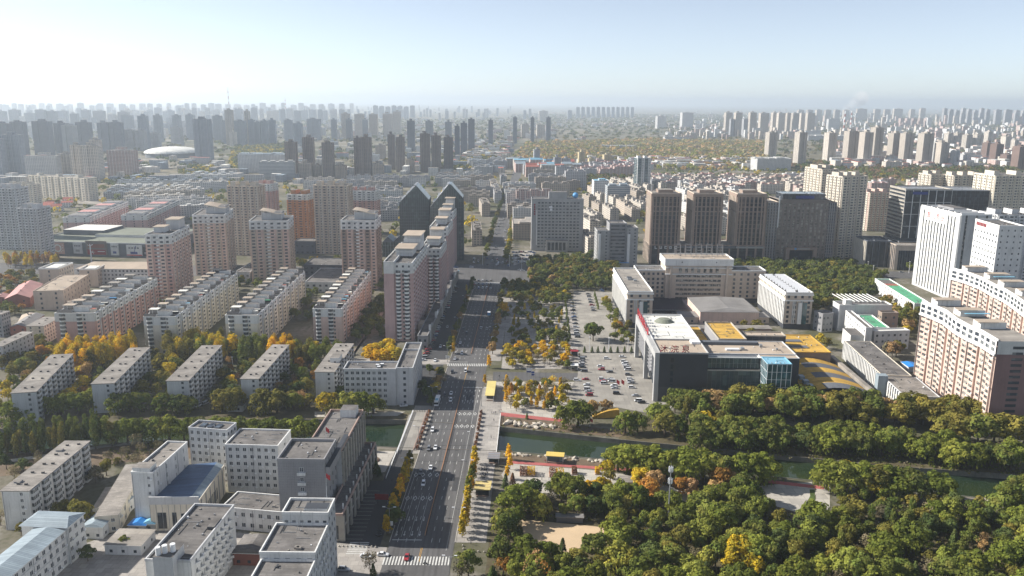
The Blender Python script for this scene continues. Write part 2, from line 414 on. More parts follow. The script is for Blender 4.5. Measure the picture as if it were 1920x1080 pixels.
# bridge deck between the banks: slab with depth
mb = MB()
for a, c in ((380, 432),):
 xs = (road_x(a) - 24.6, road_x(a) + 25.0)
 mb.box(xs[0], xs[1], a, c, -1.3, .03, 'concrete_ground')
mb.build('bridge_deck', kind='structure')
strip('pavement', 384, 446, -24.4, RL - .3, .09, 'concrete_ground').name = 'west_bridge_pavement'
strip('pavement', 296, 478, RR + .3, 24.8, .09, 'pavement').name = 'east_pavement'
strip('pavement', 530, 776, RR + .3, 21, .09, 'pavement').name = 'boulevard_pavement'
strip('service_road', 446, 800, -31, RL - 3.2, .05, 'dark_asphalt')
strip('pavement', 292, 384, -25.5, RL - 3.4, .05, 'dark_asphalt').name = 'forecourt'
sheet('canal_lawn', [(-330, 359), (-200, 390), (-173, 395), (-80, 390.5), (-80, 375), (-170, 372), (-240, 350)], .03, 'soil')
sheet('park_ground', poly([(905, 1120), (925, 940), (1140, 928), (1440, 940), (1560, 968), (1940, 950), (1960, 1200), (905, 1200)]), .02, 'leaf_litter')
sheet('bank_ground', [(p.x, p.y + .4) for p in NBANK[:7]] + [(-57, 434), (-108, 446), (-240, 446), (-420, 420), (-700, 380)], .02, 'leaf_litter')
sheet('bank_ground', [(p.x, p.y + .4) for p in NBANK[8:]] + [(700, 310), (330, 385), (237, 402), (130, 425), (60, 428)], .02, 'leaf_litter').name = 'north_bank_ground'
sheet('yard', poly([(0, 1080), (250, 985), (470, 1000), (640, 1080), (640, 1200), (0, 1200)]), .03, 'pavement')
sheet('forecourt_paving', [(-70, 292), (-58, 292), (-56, 350), (-64, 350)], .05, 'dark_asphalt')
sheet('junction', [(-78, 776), (40, 776), (62, 868), (-90, 868)], .08, 'asphalt')
sheet('cross_street', [(-700, 806), (-78, 792), (-78, 842), (-700, 860)], .05, 'asphalt')
sheet('cross_street', [(40, 800), (700, 815), (700, 842), (40, 846)], .05, 'asphalt').name = 'east_cross_street'
sheet('side_street', poly([(925, 697), (1092, 700), (1096, 713), (924, 714)]), .07, 'asphalt')
sheet('side_street', [(-110, 520), (road_x(522) + RL, 522), (road_x(532) + RL, 532), (-110, 534)], .07, 'pavement').name = 'west_side_street'
sheet('near_crossroad', [(-110, 268), (road_x(280) + RL, 266), (road_x(280) + RL, 292), (-75, 296)], .07, 'pavement')
sheet('plaza', poly([(955, 869), (1140, 884), (1190, 893), (1180, 905), (1120, 925), (960, 925), (940, 890)]), .05, 'pale_paving')
sheet('red_path', poly([(955, 864), (1200, 880), (1200, 885), (955, 869)]), .09, 'red_track')
sheet('bank_path', poly([(938, 773), (1060, 787), (1060, 792), (938, 780)]), .09, 'red_track')
sheet('north_plaza', poly([(930, 716), (1100, 716), (1085, 770), (1062, 787), (938, 773)]), .05, 'pale_paving')
sheet('bank_soil', poly([(938, 781), (1062, 793), (1180, 812), (1160, 820), (938, 799)]), .04, 'soil')
sheet('bank_soil', poly([(940, 849), (1135, 865), (1180, 876), (1170, 881), (952, 864)]), .04, 'soil').name = 'south_bank_soil'
sheet('sand_court', poly([(978, 974), (1144, 990), (1136, 1024), (1100, 1040), (1040, 1036), (982, 1008)]), .05, 'sand_court')
sheet('round_plaza', poly([(1420, 911), (1522, 904), (1531, 925), (1518, 947), (1495, 961), (1440, 945)]), .05, 'pale_paving')
sheet('curved_lawn', poly([(1518, 918), (1528, 918), (1528, 936), (1516, 957), (1504, 966), (1496, 960), (1512, 944), (1519, 930)]), .08, 'lawn')
sheet('curved_road', poly([(1530, 916), (1556, 914), (1556, 950), (1536, 974), (1508, 965), (1520, 950), (1530, 936)]), .05, 'pale_paving')
sheet('red_path', poly([(1440, 900), (1545, 912), (1545, 918), (1440, 906)]), .10, 'red_track').name = 'east_red_path'
sheet('garden_path', poly([(1235, 905), (1310, 935), (1318, 944), (1270, 942), (1225, 918)]), .05, 'pale_paving')
sheet('lawn', poly([(1160, 905), (1230, 905), (1240, 945), (1150, 940)]), .04, 'dry_grass')
sheet('white_plaza', poly([(655, 848), (742, 846), (722, 885), (690, 890), (655, 880)]), .05, 'pale_paving')
sheet('car_park', poly([(1088, 662), (1222, 662), (1262, 770), (1216, 775), (1060, 746), (1083, 705)]), .05, 'concrete_ground')
sheet('upper_car_park', poly([(1075, 545), (1150, 548), (1192, 640), (1190, 664), (1078, 662)]), .04, 'concrete_ground')
sheet('square', poly([(955, 540), (1070, 550), (1085, 662), (1090, 692), (940, 692)]), .04, 'pavement')
for k, (y0, y1) in enumerate(((575, 585), (598, 606), (634, 646))):
 sheet('square_paving', poly([(960, y0), (1060, y0 + 3), (1064, y1 + 3), (955, y1)]), .07, 'pale_paving').name = 'square_paving' if k == 0 else 'square_walk'
sheet('hotel_car_park', poly([(963, 470), (1000, 470), (1000, 486), (963, 498)]), .06, 'pavement')
sheet('lane', poly([(640, 700), (720, 565), (728, 575), (662, 660)]), .04, 'planter_stone')
sheet('west_lane', poly([(590, 772), (760, 772), (745, 780), (590, 782)]), .05, 'pale_paving')
sheet('canal_path', poly([(0, 864), (100, 850), (197, 834), (320, 823), (320, 826), (197, 839), (100, 855), (0, 870)]), .06, 'pale_paving')

# kerbs with a real step, planters along the bridge
mb = MB()
for l in (RL - .3, RR):
 for a in range(296, 776, 20):
  if 476 <= a < 530 and l > 0: continue
  if 500 <= a < 535: continue
  x0, x1 = road_x(a) + l, road_x(a + 20) + l
  k = len(mb.v)
  mb.prism([(x0, a), (x0 + .3, a), (x1 + .3, a + 20), (x1, a + 20)], 0, .2, 'kerb_stone')
mb.build('kerb', kind='structure')

# painted markings
PZ = .085
mb = MB()
def rq(y0, y1, t, w, m='road_paint'):
 mb.poly([(road_x(y0) + t - w / 2, y0, PZ), (road_x(y0) + t + w / 2, y0, PZ), (road_x(y1) + t + w / 2, y1, PZ), (road_x(y1) + t - w / 2, y1, PZ)], m)
LANES_W = (-10.2, -6.9, -3.6); LANES_E = (3.2, 6.3)
for y in range(296, 506, 9):
 for t in LANES_W + LANES_E: rq(y, y + 3.2, t, .18)
for y in range(534, 776, 9):
 for t in LANES_W + (3.2, 6.3, 9.3): rq(y, y + 3.2, t, .18)
for y0, y1 in ((290, 372), (372, 476)): rq(y0, y1, 9.6, .12)
rq(300, 360, -11.9, .15)
for y in (270, 290): 
 rq(y - 8, y + 2, -.25, .15, 'yellow_paint'); rq(y - 8, y + 2, .25, .15, 'yellow_paint')
rq(482, 520, .0, .2, 'yellow_paint')
for t in (-9.4, -6, -2.8): rq(300, 338, t, .12)
mb.build('lane_markings', kind='structure')
def diamond_row(px_y, lo, hi, n):
 mb = MB(); y = G(860, px_y).y
 for i in range(n):
  t = lo + (hi - lo) * i / max(1, n - 1); c = Vector((road_x(y) + t, y)); a, b_ = (1.0, 2.4), (.62, 1.55)
  o = [(0, -1), (1, 0), (0, 1), (-1, 0)]
  for k in range(4):
   p, q = o[k], o[(k + 1) % 4]
   mb.poly([(c.x + p[0] * a[0], c.y + p[1] * a[1], PZ), (c.x + q[0] * a[0], c.y + q[1] * a[1], PZ),
     (c.x + q[0] * b_[0], c.y + q[1] * b_[1], PZ), (c.x + p[0] * b_[0], c.y + p[1] * b_[1], PZ)], 'road_paint')
 mb.build('diamond_markings', kind='structure')
diamond_row(776, 1.8, 10.6, 4); diamond_row(799, 1.8, 10.6, 4); diamond_row(891, -11.4, -1.6, 4); diamond_row(935, -11.8, -1.8, 4)
mb = MB()                                              # turn arrows on the approach lanes
for y, ts in ((G(860, 735).y, (2, 5, 8, 10.6)), (G(860, 745).y, (2, 5, 8, 10.6)), (G(860, 755).y, (2, 5, 8, 10.6)), (G(860, 752).y, (3.5, 6.5)), (302, (-11.5, -8.4, -5.3, -2.2)), (314, (-11.5, -8.4, -5.3, -2.2)), (550, (-11, -7.5, -4)), (566, (-11, -7.5, -4)), (582, (-11, -7.5, -4))):
 for t in ts:
  x = road_x(y) + t
  mb.poly([(x - .13, y, PZ), (x + .13, y, PZ), (x + .13, y + 2.6, PZ), (x - .13, y + 2.6, PZ)], 'road_paint')
  s = 1 if t > 0 else -1; yy = y + 2.6 if s > 0 else y
  q = [(x - .5, yy, PZ), (x + .5, yy, PZ), (x, yy + 1.3 * s, PZ)]
  mb.poly(q if s > 0 else q[::-1], 'road_paint')
mb.build('arrow_markings', kind='structure')
def zebra(name, y, l, r, ln, w=.55, gap=.62):
 mb = MB(); t = l
 while t < r:
  x = road_x(y) + t
  mb.poly([(x, y, PZ + .01), (x + w, y, PZ + .01), (x + w + .1, y + ln, PZ + .01), (x + .1, y + ln, PZ + .01)], 'road_paint'); t += w + gap
 mb.build(name, kind='structure')
zebra('zebra_crossing', 279.5, -13.4, 12.2, 6.0)
zebra('zebra_crossing', 518.5, -13.8, 12.2, 5.5)
zebra('zebra_crossing', 768, -13, 12, 8)
mb = MB()
for i in range(7): mb.poly([(-63, 287 + i * 1.35, PZ), (-55.5, 287 + i * 1.35, PZ), (-55.5, 287.55 + i * 1.35, PZ), (-63, 287.55 + i * 1.35, PZ)], 'road_paint')
mb.build('zebra_crossing', kind='structure')
mb = MB()                                              # stop lines, manhole seams, bay lines in the forecourt
for y, l, r in ((477, .6, 12), (297.5, -12.6, -.8), (527, -13, -.8)): rq(y, y + .45, (l + r) / 2, r - l)
for i in range(14):
 y = 298 + i * 3.2; mb.poly([(-66, y, PZ), (-58.5, y, PZ), (-58.5, y + .12, PZ), (-66, y + .12, PZ)], 'road_paint')
mb.build('stop_line_markings', kind='structure')
mb = MB()                                              # tar seams and patched asphalt across the deck
for y in (390, 411, 352, 443, 371): rq(y, y + .22, -.4, 24.5, 'black_rubber')
for y, t, w, l in ((405, -12.2, 1.2, 22), (455, 5, 3, 9), (340, 7.9, 2.2, 14), (500, 3, 4, 8)): rq(y, y + l, t, w, 'dark_asphalt')
mb.build('asphalt_seams', kind='structure')

# ------------------------------------------------------------------ railings, planters
def railing(y0, y1, t, label, mat, h=1.1, gap=2.0, top=.10):
 c = thing('railing', label, 'railing', (road_x((y0 + y1) / 2) + t, (y0 + y1) / 2, .06))
 ox, oy = c.location.x, c.location.y
 r = MB(); p = MB(); y = y0
 while y < y1 - .1:
  z = min(y1, y + 6); a = road_x(y) + t - ox; b_ = road_x(z) + t - ox
  for zz in (h, h * .55, .2):
   r.prism([(a - top / 2, y - oy), (a + top / 2, y - oy), (b_ + top / 2, z - oy), (b_ - top / 2, z - oy)], zz - .09, zz, mat)
  y = z
 y = y0
 while y <= y1:
  x = road_x(y) + t - ox; p.box(x - .07, x + .07, y - oy - .07, y - oy + .07, 0, h + .1, mat); y += gap
 r.build('rail', c); p.build('railing_posts', c, 'stuff')
railing(301, 478, 0.0, 'rust orange median railing running down the middle of the bridge road', 'rust_rail', .95, 2.2, .16)
railing(545, 770, 0.0, 'rust orange median railing in the shaded boulevard beyond the zebra crossing', 'rust_rail', .95, 2.2, .16)
railing(380, 436, -24.3, 'pale stone balustrade over the canal on the west side of the bridge', 'white_metal', 1.2, 1.5, .3)
railing(380, 432, 24.9, 'pale stone balustrade over the canal on the east side of the bridge', 'white_trim', 1.2, 1.5, .25)
railing(352, 380, -24.6, 'white railing curving down beside the small white plaza', 'white_trim', 1.0, 2.5, .2)
railing(384, 436, -16.6, 'brown railing between the west bridge pavement and its flower boxes', 'planter_stone', .9, 2.0, .2)
for side, t in ((0, -14.9), (1, 14.0)):
 for i in range(9):
  y = 386 + i * 6.0; x = road_x(y) + t
  c = thing('flower_box', None, 'planter', (x, y, .09), 0, 'flower boxes along the bridge kerbs')
  c['auto'] = 'rust-leaved flower box on the %s kerb of the bridge' % ('west', 'east')[side]
  q = MB(); q.box(-.55, .55, -1.6, 1.6, 0, .75, 'planter_stone'); q.build('box', c)
  q = MB()
  for k in range(70):
   p = Vector((rnd.uniform(-.6, .6), rnd.uniform(-1.5, 1.5), .75 + abs(rnd.gauss(0, .45))))
   u = Vector((rnd.uniform(-1, 1), rnd.uniform(-1, 1), rnd.uniform(-1, 1))).normalized() * .28; w = u.orthogonal().normalized() * .26
   q.poly([p - u - w, p + u - w, p + u + w, p - u + w], 'leaf_plum')
  q.build('foliage', c)
# ------------------------------------------------------------------ building kit
MESHES = {}
def win_mesh(w, h, frame='white_trim', pane='window_glass'):
 k = ('win', round(w, 2), round(h, 2), frame, pane)
 if k not in MESHES:
  q = MB(); t = .09
  q.poly([(-w / 2, 0, 0), (w / 2, 0, 0), (w / 2, 0, h), (-w / 2, 0, h)], pane)
  for x0, x1, z0, z1 in ((-w / 2, w / 2, h - t, h), (-w / 2, -w / 2 + t, 0, h - t), (w / 2 - t, w / 2, 0, h - t), (-t / 2, t / 2, 0, h - t), (-w / 2 - .1, w / 2 + .1, -.1, 0)):
   q.box(x0, x1, -.12 if z0 >= 0 else -.22, -.01, z0, z1, frame)
  MESHES[k] = q.mesh('window')
 return MESHES[k]
def balcony_mesh(w, d, h, wall, pane):
 k = ('bal', round(w, 2), d, h, wall, pane)
 if k not in MESHES:
  q = MB()
  q.box(-w / 2, w / 2, -d, 0, 0, 1.05, wall, bottom=True)
  q.box(-w / 2 + .06, w / 2 - .06, -d + .06, 0, 1.05, h - .22, pane)
  for i in range(4):
   x = -w / 2 + .1 + (w - .28) * i / 3; q.box(x, x + .09, -d + .01, -d + .06, 1.05, h - .22, 'white_trim')
  q.box(-w / 2 - .05, w / 2 + .05, -d - .05, 0, h - .22, h - .08, wall, bottom=True)
  MESHES[k] = q.mesh('balcony')
 return MESHES[k]
SIDE_ROT = {'F': 0, 'R': math.pi / 2, 'B': math.pi, 'L': -math.pi / 2}
class Bld:
 def __init__(s, name, label, cat, O, ang=0.0, group=None):
  s.e = thing(name, label, cat, (O[0], O[1], 0), ang, group); s.wall = MB(); s.roof = MB(); s.pane = MB(); s.bay = MB(); s.mull = MB(); s.clut = MB()
 def fpos(s, side, b):
  x0, x1, y0, y1 = b
  return {'F': lambda t, z, o: (x0 + t, y0 - o, z), 'R': lambda t, z, o: (x1 + o, y0 + t, z),
    'B': lambda t, z, o: (x1 - t, y1 + o, z), 'L': lambda t, z, o: (x0 - o, y1 - t, z)}[side]
 def fbox(s, mb, f, t0, t1, z0, z1, o0, o1, m, bottom=True):
  """box standing out of a facade from depth o0 to o1"""
  k = len(mb.v); i = mb.mid(m)
  mb.v += [f(t0, z0, o1), f(t1, z0, o1), f(t1, z0, o0), f(t0, z0, o0), f(t0, z1, o1), f(t1, z1, o1), f(t1, z1, o0), f(t0, z1, o0)]
  for q in ((0, 1, 5, 4), (1, 2, 6, 5), (3, 0, 4, 7), (4, 5, 6, 7)) + (((3, 2, 1, 0),) if bottom else ()):
   mb.f.append(tuple(k + a for a in q)); mb.m.append(i)
 def facade(s, side, b, z0, z1, wall, spec, pane='window_glass'):
  f = s.fpos(side, b); L = (b[1] - b[0]) if side in 'FB' else (b[3] - b[2])
  def quad(mb, t0, t1, za, zb, o, m): mb.poly([f(t0, za, o), f(t1, za, o), f(t1, zb, o), f(t0, zb, o)], m)
  if spec is None: quad(s.wall, 0, L, z0, z1, 0, wall); return
  k = spec[0]
  if k in ('grid', 'obj'):
   _, n, nf, ww, wh = spec[:5]; op = spec[5] if len(spec) > 5 else {}
   sill = op.get('sill', .9); m0 = op.get('m', 0); m1 = op.get('m1', m0); zb = z0 + op.get('base', 0); zt = z1 - op.get('top', 0); dep = op.get('dep', .16)
   fh = (zt - zb) / nf; pw = (L - m0 - m1) / n
   cs = op.get('xs') or [m0 + pw * (i + .5) for i in range(n)]
   cs = [c for c in cs if ww / 2 < c < L - ww / 2]; z = z0
   for j in range(nf):
    a = zb + fh * j + sill; c = min(a + wh, z1 - .05)
    quad(s.wall, 0, L, z, a, 0, wall); t = 0
    for x in cs:
     l, r = x - ww / 2, x + ww / 2
     quad(s.wall, t, l, a, c, 0, wall); t = r
     if k == 'obj':
      if rnd.random() < .3: s.fbox(s.mull, f, x + ww / 2 + .15, x + ww / 2 + 1.0, a - .3, a + .35, .01, .42, 'white_metal')
      o = link('window', win_mesh(ww, c - a, op.get('frame', 'white_trim'), pane), s.e, None, f(x, a, -dep), SIDE_ROT[side])
     else:
      quad(s.pane, l, r, a, c, -dep, pane)
      if op.get('mull'): quad(s.mull, x - .05, x + .05, a, c, -dep + .04, 'white_trim')
     for q in (((l, a, 0), (l, a, -dep), (l, c, -dep), (l, c, 0)), ((r, a, -dep), (r, a, 0), (r, c, 0), (r, c, -dep)),
       ((l, a, 0), (r, a, 0), (r, a, -dep), (l, a, -dep)), ((l, c, -dep), (r, c, -dep), (r, c, 0), (l, c, 0))):
      s.wall.poly([f(*p) for p in q], wall)
    quad(s.wall, t, L, a, c, 0, wall); z = c
   quad(s.wall, 0, L, z, z1, 0, wall)
   if k == 'obj':
    for t in [L * (i + .03) / max(1, int(L / 9)) for i in range(max(1, int(L / 9)))]: s.fbox(s.mull, f, t, t + .13, z0, z1, .005, .14, 'grey_wall', False)
  elif k == 'flat':
   _, n, nf, ww, wh = spec[:5]; op = spec[5] if len(spec) > 5 else {}
   quad(s.wall, 0, L, z0, z1, 0, wall); fh = (z1 - z0 - op.get('base', 0)) / nf; pw = L / n
   for j in range(nf):
    a = z0 + op.get('base', 0) + fh * j + op.get('sill', .9)
    for i in range(n): quad(s.pane, pw * (i + .5) - ww / 2, pw * (i + .5) + ww / 2, a, min(a + wh, z1 - .1), .05, pane)
  elif k == 'vstrip':                            # glass between projecting piers
   _, n, fr, o, pier = spec[:5]; op = spec[5] if len(spec) > 5 else {}
   quad(s.pane, 0, L, z0, z1, 0, pane); pw = L / n; e = op.get('end', 0)
   for i in range(n + 1):
    c = pw * i; h = pw * fr / 2; s.fbox(s.mull, f, max(0, c - h), min(L, c + h), z0, z1, .005, o, pier, False)
   if e: s.fbox(s.wall, f, 0.002, e, z0, z1, .01, o + .05, wall, False); s.fbox(s.wall, f, L - e, L - .002, z0, z1, .01, o + .05, wall, False)
   for zz, hh in op.get('bands', ()): s.fbox(s.wall, f, 0, L, zz, zz + hh, .01, o + .06, wall)
   nf = op.get('nf', 0)
   for j in range(1, nf): s.fbox(s.mull, f, 0, L, z0 + (z1 - z0) * j / nf - .35, z0 + (z1 - z0) * j / nf + .35, .003, o * .3, op.get('sp', pier))
  elif k == 'hband':
   _, nf, wh, sill = spec[:4]; op = spec[4] if len(spec) > 4 else {}
   quad(s.wall, 0, L, z0, z1, 0, wall); fh = (z1 - z0) / nf; e = op.get('e', .6)
   for j in range(nf):
    a = z0 + fh * j + sill; quad(s.pane, e, L - e, a, a + wh, .05, pane)
    s.fbox(s.wall, f, 0, L, a - .35, a - .1, .01, op.get('lip', .25), wall)
  elif k == 'curtain':
   _, n, nf, bar = spec[:4]; op = spec[4] if len(spec) > 4 else {}; w = op.get('w', .12)
   quad(s.pane, 0, L, z0, z1, 0, pane)
   for i in range(n + 1): c = L * i / n; s.fbox(s.mull, f, max(0, c - w), min(L, c + w), z0, z1, .003, .14, bar, False)
   for j in range(1, nf + 1): z = z0 + (z1 - z0) * j / nf; s.fbox(s.mull, f, 0, L, z - w, z - .001, .002, .11, bar)
  elif k == 'resi':                              # stacked bays with windows, recessed windows between them
   _, n, nf = spec[:3]; op = spec[3] if len(spec) > 3 else {}
   quad(s.wall, 0, L, z0, z1, 0, wall); pw = L / n; fh = (z1 - z0) / nf; bm_ = op.get('bay', wall); o = op.get('o', .9); bw = op.get('bw', .5)
   for i in range(n):
    a, c = pw * (i + .08), pw * (i + .08 + bw)
    s.fbox(s.bay, f, a, c, z0, z1, .01, o, bm_, False)
    for j in range(nf):
     zz = z0 + fh * j + .95
     g_ = (c - a) * .2; quad(s.pane, a + g_, c - g_, zz, zz + fh * .46, o + .04, pane)
     if op.get('slab'): s.fbox(s.bay, f, a - .1, c + .1, zz - 1.05, zz - .85, .02, o + .25, op['slab'])
     quad(s.pane, pw * (i + .22 + bw), pw * (i + .86), zz, zz + fh * .46, .05, pane)
     if (i * 5 + j * 3) % 7 < 2: s.fbox(s.mull, f, pw * (i + .88), pw * (i + .88) + .7, zz - .2, zz + .4, .02, .4, 'white_metal')
  elif k == 'balc':                              # stacked glazed balconies, each its own part
   _, n, nf = spec[:3]; op = spec[3] if len(spec) > 3 else {}
   quad(s.wall, 0, L, z0, z1, 0, wall); pw = L / n; fh = (z1 - z0) / nf; w = pw * op.get('bw', .55)
   me = balcony_mesh(w, op.get('d', 1.1), fh, op.get('bal', 'grey_white_wall'), op.get('bp', 'mixed_glass'))
   for i in range(n):
    for j in range(nf):
     link('balcony', me, s.e, None, f(pw * (i + .5) - pw * .1, z0 + fh * j, .0), SIDE_ROT[side])
     quad(s.pane, pw * (i + .5) + w / 2 - pw * .02, pw * (i + .97), z0 + fh * j + .95, z0 + fh * j + 2.2, .05, pane)
 def block(s, x0, x1, y0, y1, z0, z1, wall, roof, F=None, R=None, B=None, L=None, par=.6, pane='window_glass', parm=None, flat=True):
  b = (x0, x1, y0, y1)
  for side, sp in (('F', F), ('R', R), ('B', B), ('L', L)):
   if sp == 'no': continue
   s.facade(side, b, z0, z1, wall, sp, pane)
  if flat: s.roof.poly([(x0, y0, z1), (x1, y0, z1), (x1, y1, z1), (x0, y1, z1)], roof)
  if flat and par and x1 - x0 > 7 and y1 - y0 > 7:   # pipes, cowls and cables left about on the roof
   for _ in range(int(min(26, 5 + (x1 - x0) * (y1 - y0) / 45))):
    x, y, k, g = rnd.uniform(x0 + 1, x1 - 3), rnd.uniform(y0 + 1, y1 - 3), rnd.uniform(.2, .7), rnd.random()
    if g < .25: s.clut.box(x, min(x1 - .6, x + rnd.uniform(2, 7)), y, y + .16, z1 + .004, z1 + .2, 'metal_grey')
    elif g < .4: s.clut.box(x, x + .16, y, min(y1 - .6, y + rnd.uniform(2, 9)), z1 + .005, z1 + .18, 'dark_wall')
    else: s.clut.box(x, x + k, y, y + k * rnd.uniform(.6, 2), z1 + .006, z1 + k * rnd.uniform(.5, 1.4), rnd.choice(('metal_grey', 'grey_wall', 'white_metal', 'dark_wall', 'concrete_roof')))
  if par:
   t = .35; m = parm or wall; zb, zt = z1 + .002, z1 + par
   for q in ((x0 - .12, x1 + .12, y0 - .12, y0 + t), (x0 - .12, x1 + .12, y1 - t, y1 + .12), (x0 - .12, x0 + t, y0 + t, y1 - t), (x1 - t, x1 + .12, y0 + t, y1 - t)):
    s.roof.box(*q, zb, zt, m, bottom=True)
 def part(s, name, *boxes, sub=None):
  q = MB()
  for bx in boxes: q.box(*bx)
  return q.build(name, sub or s.e)
 def vents(s, z, pts, size=(1.2, .8, .9), m='dark_wall', top='pale_felt_roof', name='roof_vent'):
  for x, y in pts: s.part(name, (x - size[0] / 2, x + size[0] / 2, y - size[1] / 2, y + size[1] / 2, z + .002, z + size[2], m, top))
 def done(s, kind='stuff'):
  s.wall.build('wall', s.e); s.roof.build('roof', s.e); s.bay.build('bays', s.e, 'stuff'); s.pane.build('window_panes', s.e, 'stuff'); s.mull.build('facade_piers', s.e, 'stuff'); s.clut.build('roof_clutter', s.e, 'stuff')
  return s
def plan(FL, FR, Bk, h, side='BR', main='depth', perp=True):
 """footprint from three roof corners of the photo at roof height h -> origin, angle, width, depth"""
 p0, p1, pb = G(*FL, h), G(*FR, h), G(*Bk, h)
 base = p1 if side == 'BR' else p0
 if main == 'depth':
  dv = (pb - base); dv.z = 0; d = dv.length; dv.normalize(); x = Vector((dv.y, -dv.x, 0)); w = (p1 - p0).dot(x)
  O = base - x * w if side == 'BR' else base
 else:
  x = (p1 - p0); x.z = 0; w = x.length; x.normalize(); dv = Vector((-x.y, x.x, 0)); d = (pb - base).dot(dv); O = p0
 return O, math.atan2(x.y, x.x), w, d
def glyphs(body, parent, size, pitch, m, f, name='sign_letter', ext=.15, rot=(math.pi / 2, 0, 0)):
 """one mesh per character, standing on a roof edge or fixed to a wall; f(i) gives the position"""
 for i, ch in enumerate(body):
  c = D.curves.new(name, 'FONT'); c.body = ch; c.size = size; c.extrude = ext; c.align_x = 'CENTER'; c.materials.append(MATS[m])
  t = D.objects.new('letter', c); me = D.meshes.new_from_object(t); D.objects.remove(t); o = link(name, me, parent, None, f(i)); o.rotation_euler = rot

# ================================================================== foreground, left
# six-storey balcony slab at the left edge, and the five behind the canal
SLAB_T = ['old six storey balcony block at the left edge nearest the camera, south of the canal',
  'six storey balcony block with patched roof, westernmost of the five beyond the canal willows',
  'six storey balcony block second from west of the five beyond the canal willows',
  'six storey balcony block in the middle of the five beyond the canal willows',
  'six storey balcony block second from east of the five beyond the canal',
  'six storey block with a white rooftop shed beside the L shaped office']
for i, (FL, FR, BR) in enumerate((((2, 921), (53, 921), (167, 828)), ((24, 735), (67, 735), (136, 664)), ((173, 719), (213, 719), (280, 652)),
        ((314, 713), (353, 714), (415, 648)), ((450, 712), (484, 711), (541, 647)), ((591, 697), (626, 698), (662, 645)))):
 O, a, w, d = plan(FL, FR, BR, 17)
 b = Bld('apartment_block', SLAB_T[i], 'apartment block', O, a, 'six storey balcony blocks')
 b.block(0, w, 0, d, 0, 17, 'grey_white_wall' if i else 'white_wall', 'pale_felt_roof', F=('obj' if i == 0 else 'grid', 1, 6, 1.3, 1.4, {'xs': [w * .72]}), R=('balc', 6 if i == 0 else 8, 6, {'bw': .5, 'bal': 'grey_white_wall'}),
   L=('grid', 10, 6, 1.4, 1.4), par=0, flat=False)
 b.roof.box(-.5, w + .6, -.4, d + .4, 17.002, 17.3, 'pale_felt_roof', bottom=True)
 if i == 1: b.roof.box(1, w, d * .27, d * .42, 17.31, 17.36, 'concrete_roof')
 pts = [(w * fx, d * fy) for fy in (.1, .32, .5, .7, .9) for fx in (.36, .72)]
 b.vents(17.3, [(x + rnd.uniform(-.6, .6), y + rnd.uniform(-1, 1)) for x, y in pts], (1.1, .7, .8))
 if i == 0: b.vents(17.3, [(w * .3, d * .78), (w * .25, d * .15)], (2.6, 2.2, .7), 'grey_wall', name='roof_hatch')
 if i == 5: b.part('rooftop_shed', (w * .45, w * .95, d * .30, d * .46, 17.31, 20.2, 'white_wall', 'pale_felt_roof'))
 b.done()

# L-shaped block with pale blue hipped metal roofs, bottom left corner
O, a, w, d = plan((37, 985), (125, 987), (156, 961), 15.5)
b = Bld('school_block', 'long white block with pale blue metal roofs in the bottom left corner', 'school', O, a)
b.block(0, w, 0, d, 0, 15, 'white_wall', 'pale_blue_roof', F=None, R=('obj', 3, 4, 1.7, 1.7, {'sill': 1.0}), L=('grid', 3, 4, 1.6, 1.6), par=0, flat=False)
wx0, wx1 = w * .30, w - .8
b.block(wx0, wx1, -48, -.01, 0, 14, 'white_wall', 'pale_blue_roof', R=('obj', 13, 4, 1.7, 1.7, {'sill': 1.0}), L=('grid', 13, 4, 1.7, 1.7), par=0, flat=False)
fx0, fx1 = w * .05, w * .78
b.block(fx0, wx0 - .01, -50, -16, 0, 10.5, 'grey_white_wall', 'pale_blue_roof', F=('grid', 2, 3, 1.6, 1.6), R='no', par=0, flat=False)
def hip(r, x0, x1, y0, y1, z, rise, m, axis='y', ov=.6):
 x0 -= ov; x1 += ov; y0 -= ov; y1 += ov
 r.box(x0, x1, y0, y1, z + .002, z + .2, 'white_trim', bottom=True); z += .2
 if axis == 'y':
  xm = (x0 + x1) / 2; k = (x1 - x0) / 2; p, q = (xm, y0 + k * .2, z + rise), (xm, y1 - k * .2, z + rise)
  r.poly([(x0, y1, z), (x0, y0, z), p, q], m); r.poly([(x1, y0, z), (x1, y1, z), q, p], m); r.poly([(x0, y0, z), (x1, y0, z), p], m); r.poly([(x1, y1, z), (x0, y1, z), q], m)
 else:
  ym = (y0 + y1) / 2; k = (y1 - y0) / 2; p, q = (x0 + k * .5, ym, z + rise), (x1 - k * .5, ym, z + rise)
  r.poly([(x0, y0, z), (x1, y0, z), q, p], m); r.poly([(x1, y1, z), (x0, y1, z), p, q], m); r.poly([(x0, y1, z), (x0, y0, z), p], m); r.poly([(x1, y0, z), (x1, y1, z), q], m)
hip(b.roof, 0, w, 0, d, 15, 1.6, 'pale_blue_roof', 'x'); hip(b.roof, wx0, wx1, -48, -.8, 14, 1.5, 'pale_blue_roof', 'y'); hip(b.roof, fx0, wx0 - .8, -50, -16.6, 10.5, 1.2, 'pale_blue_roof', 'y')
for z in (3.6, 7.2, 10.8):
 b.wall.box(wx1 + .02, wx1 + .14, -48, -.1, z, z + .3, 'grey_white_wall', bottom=True)
b.done()

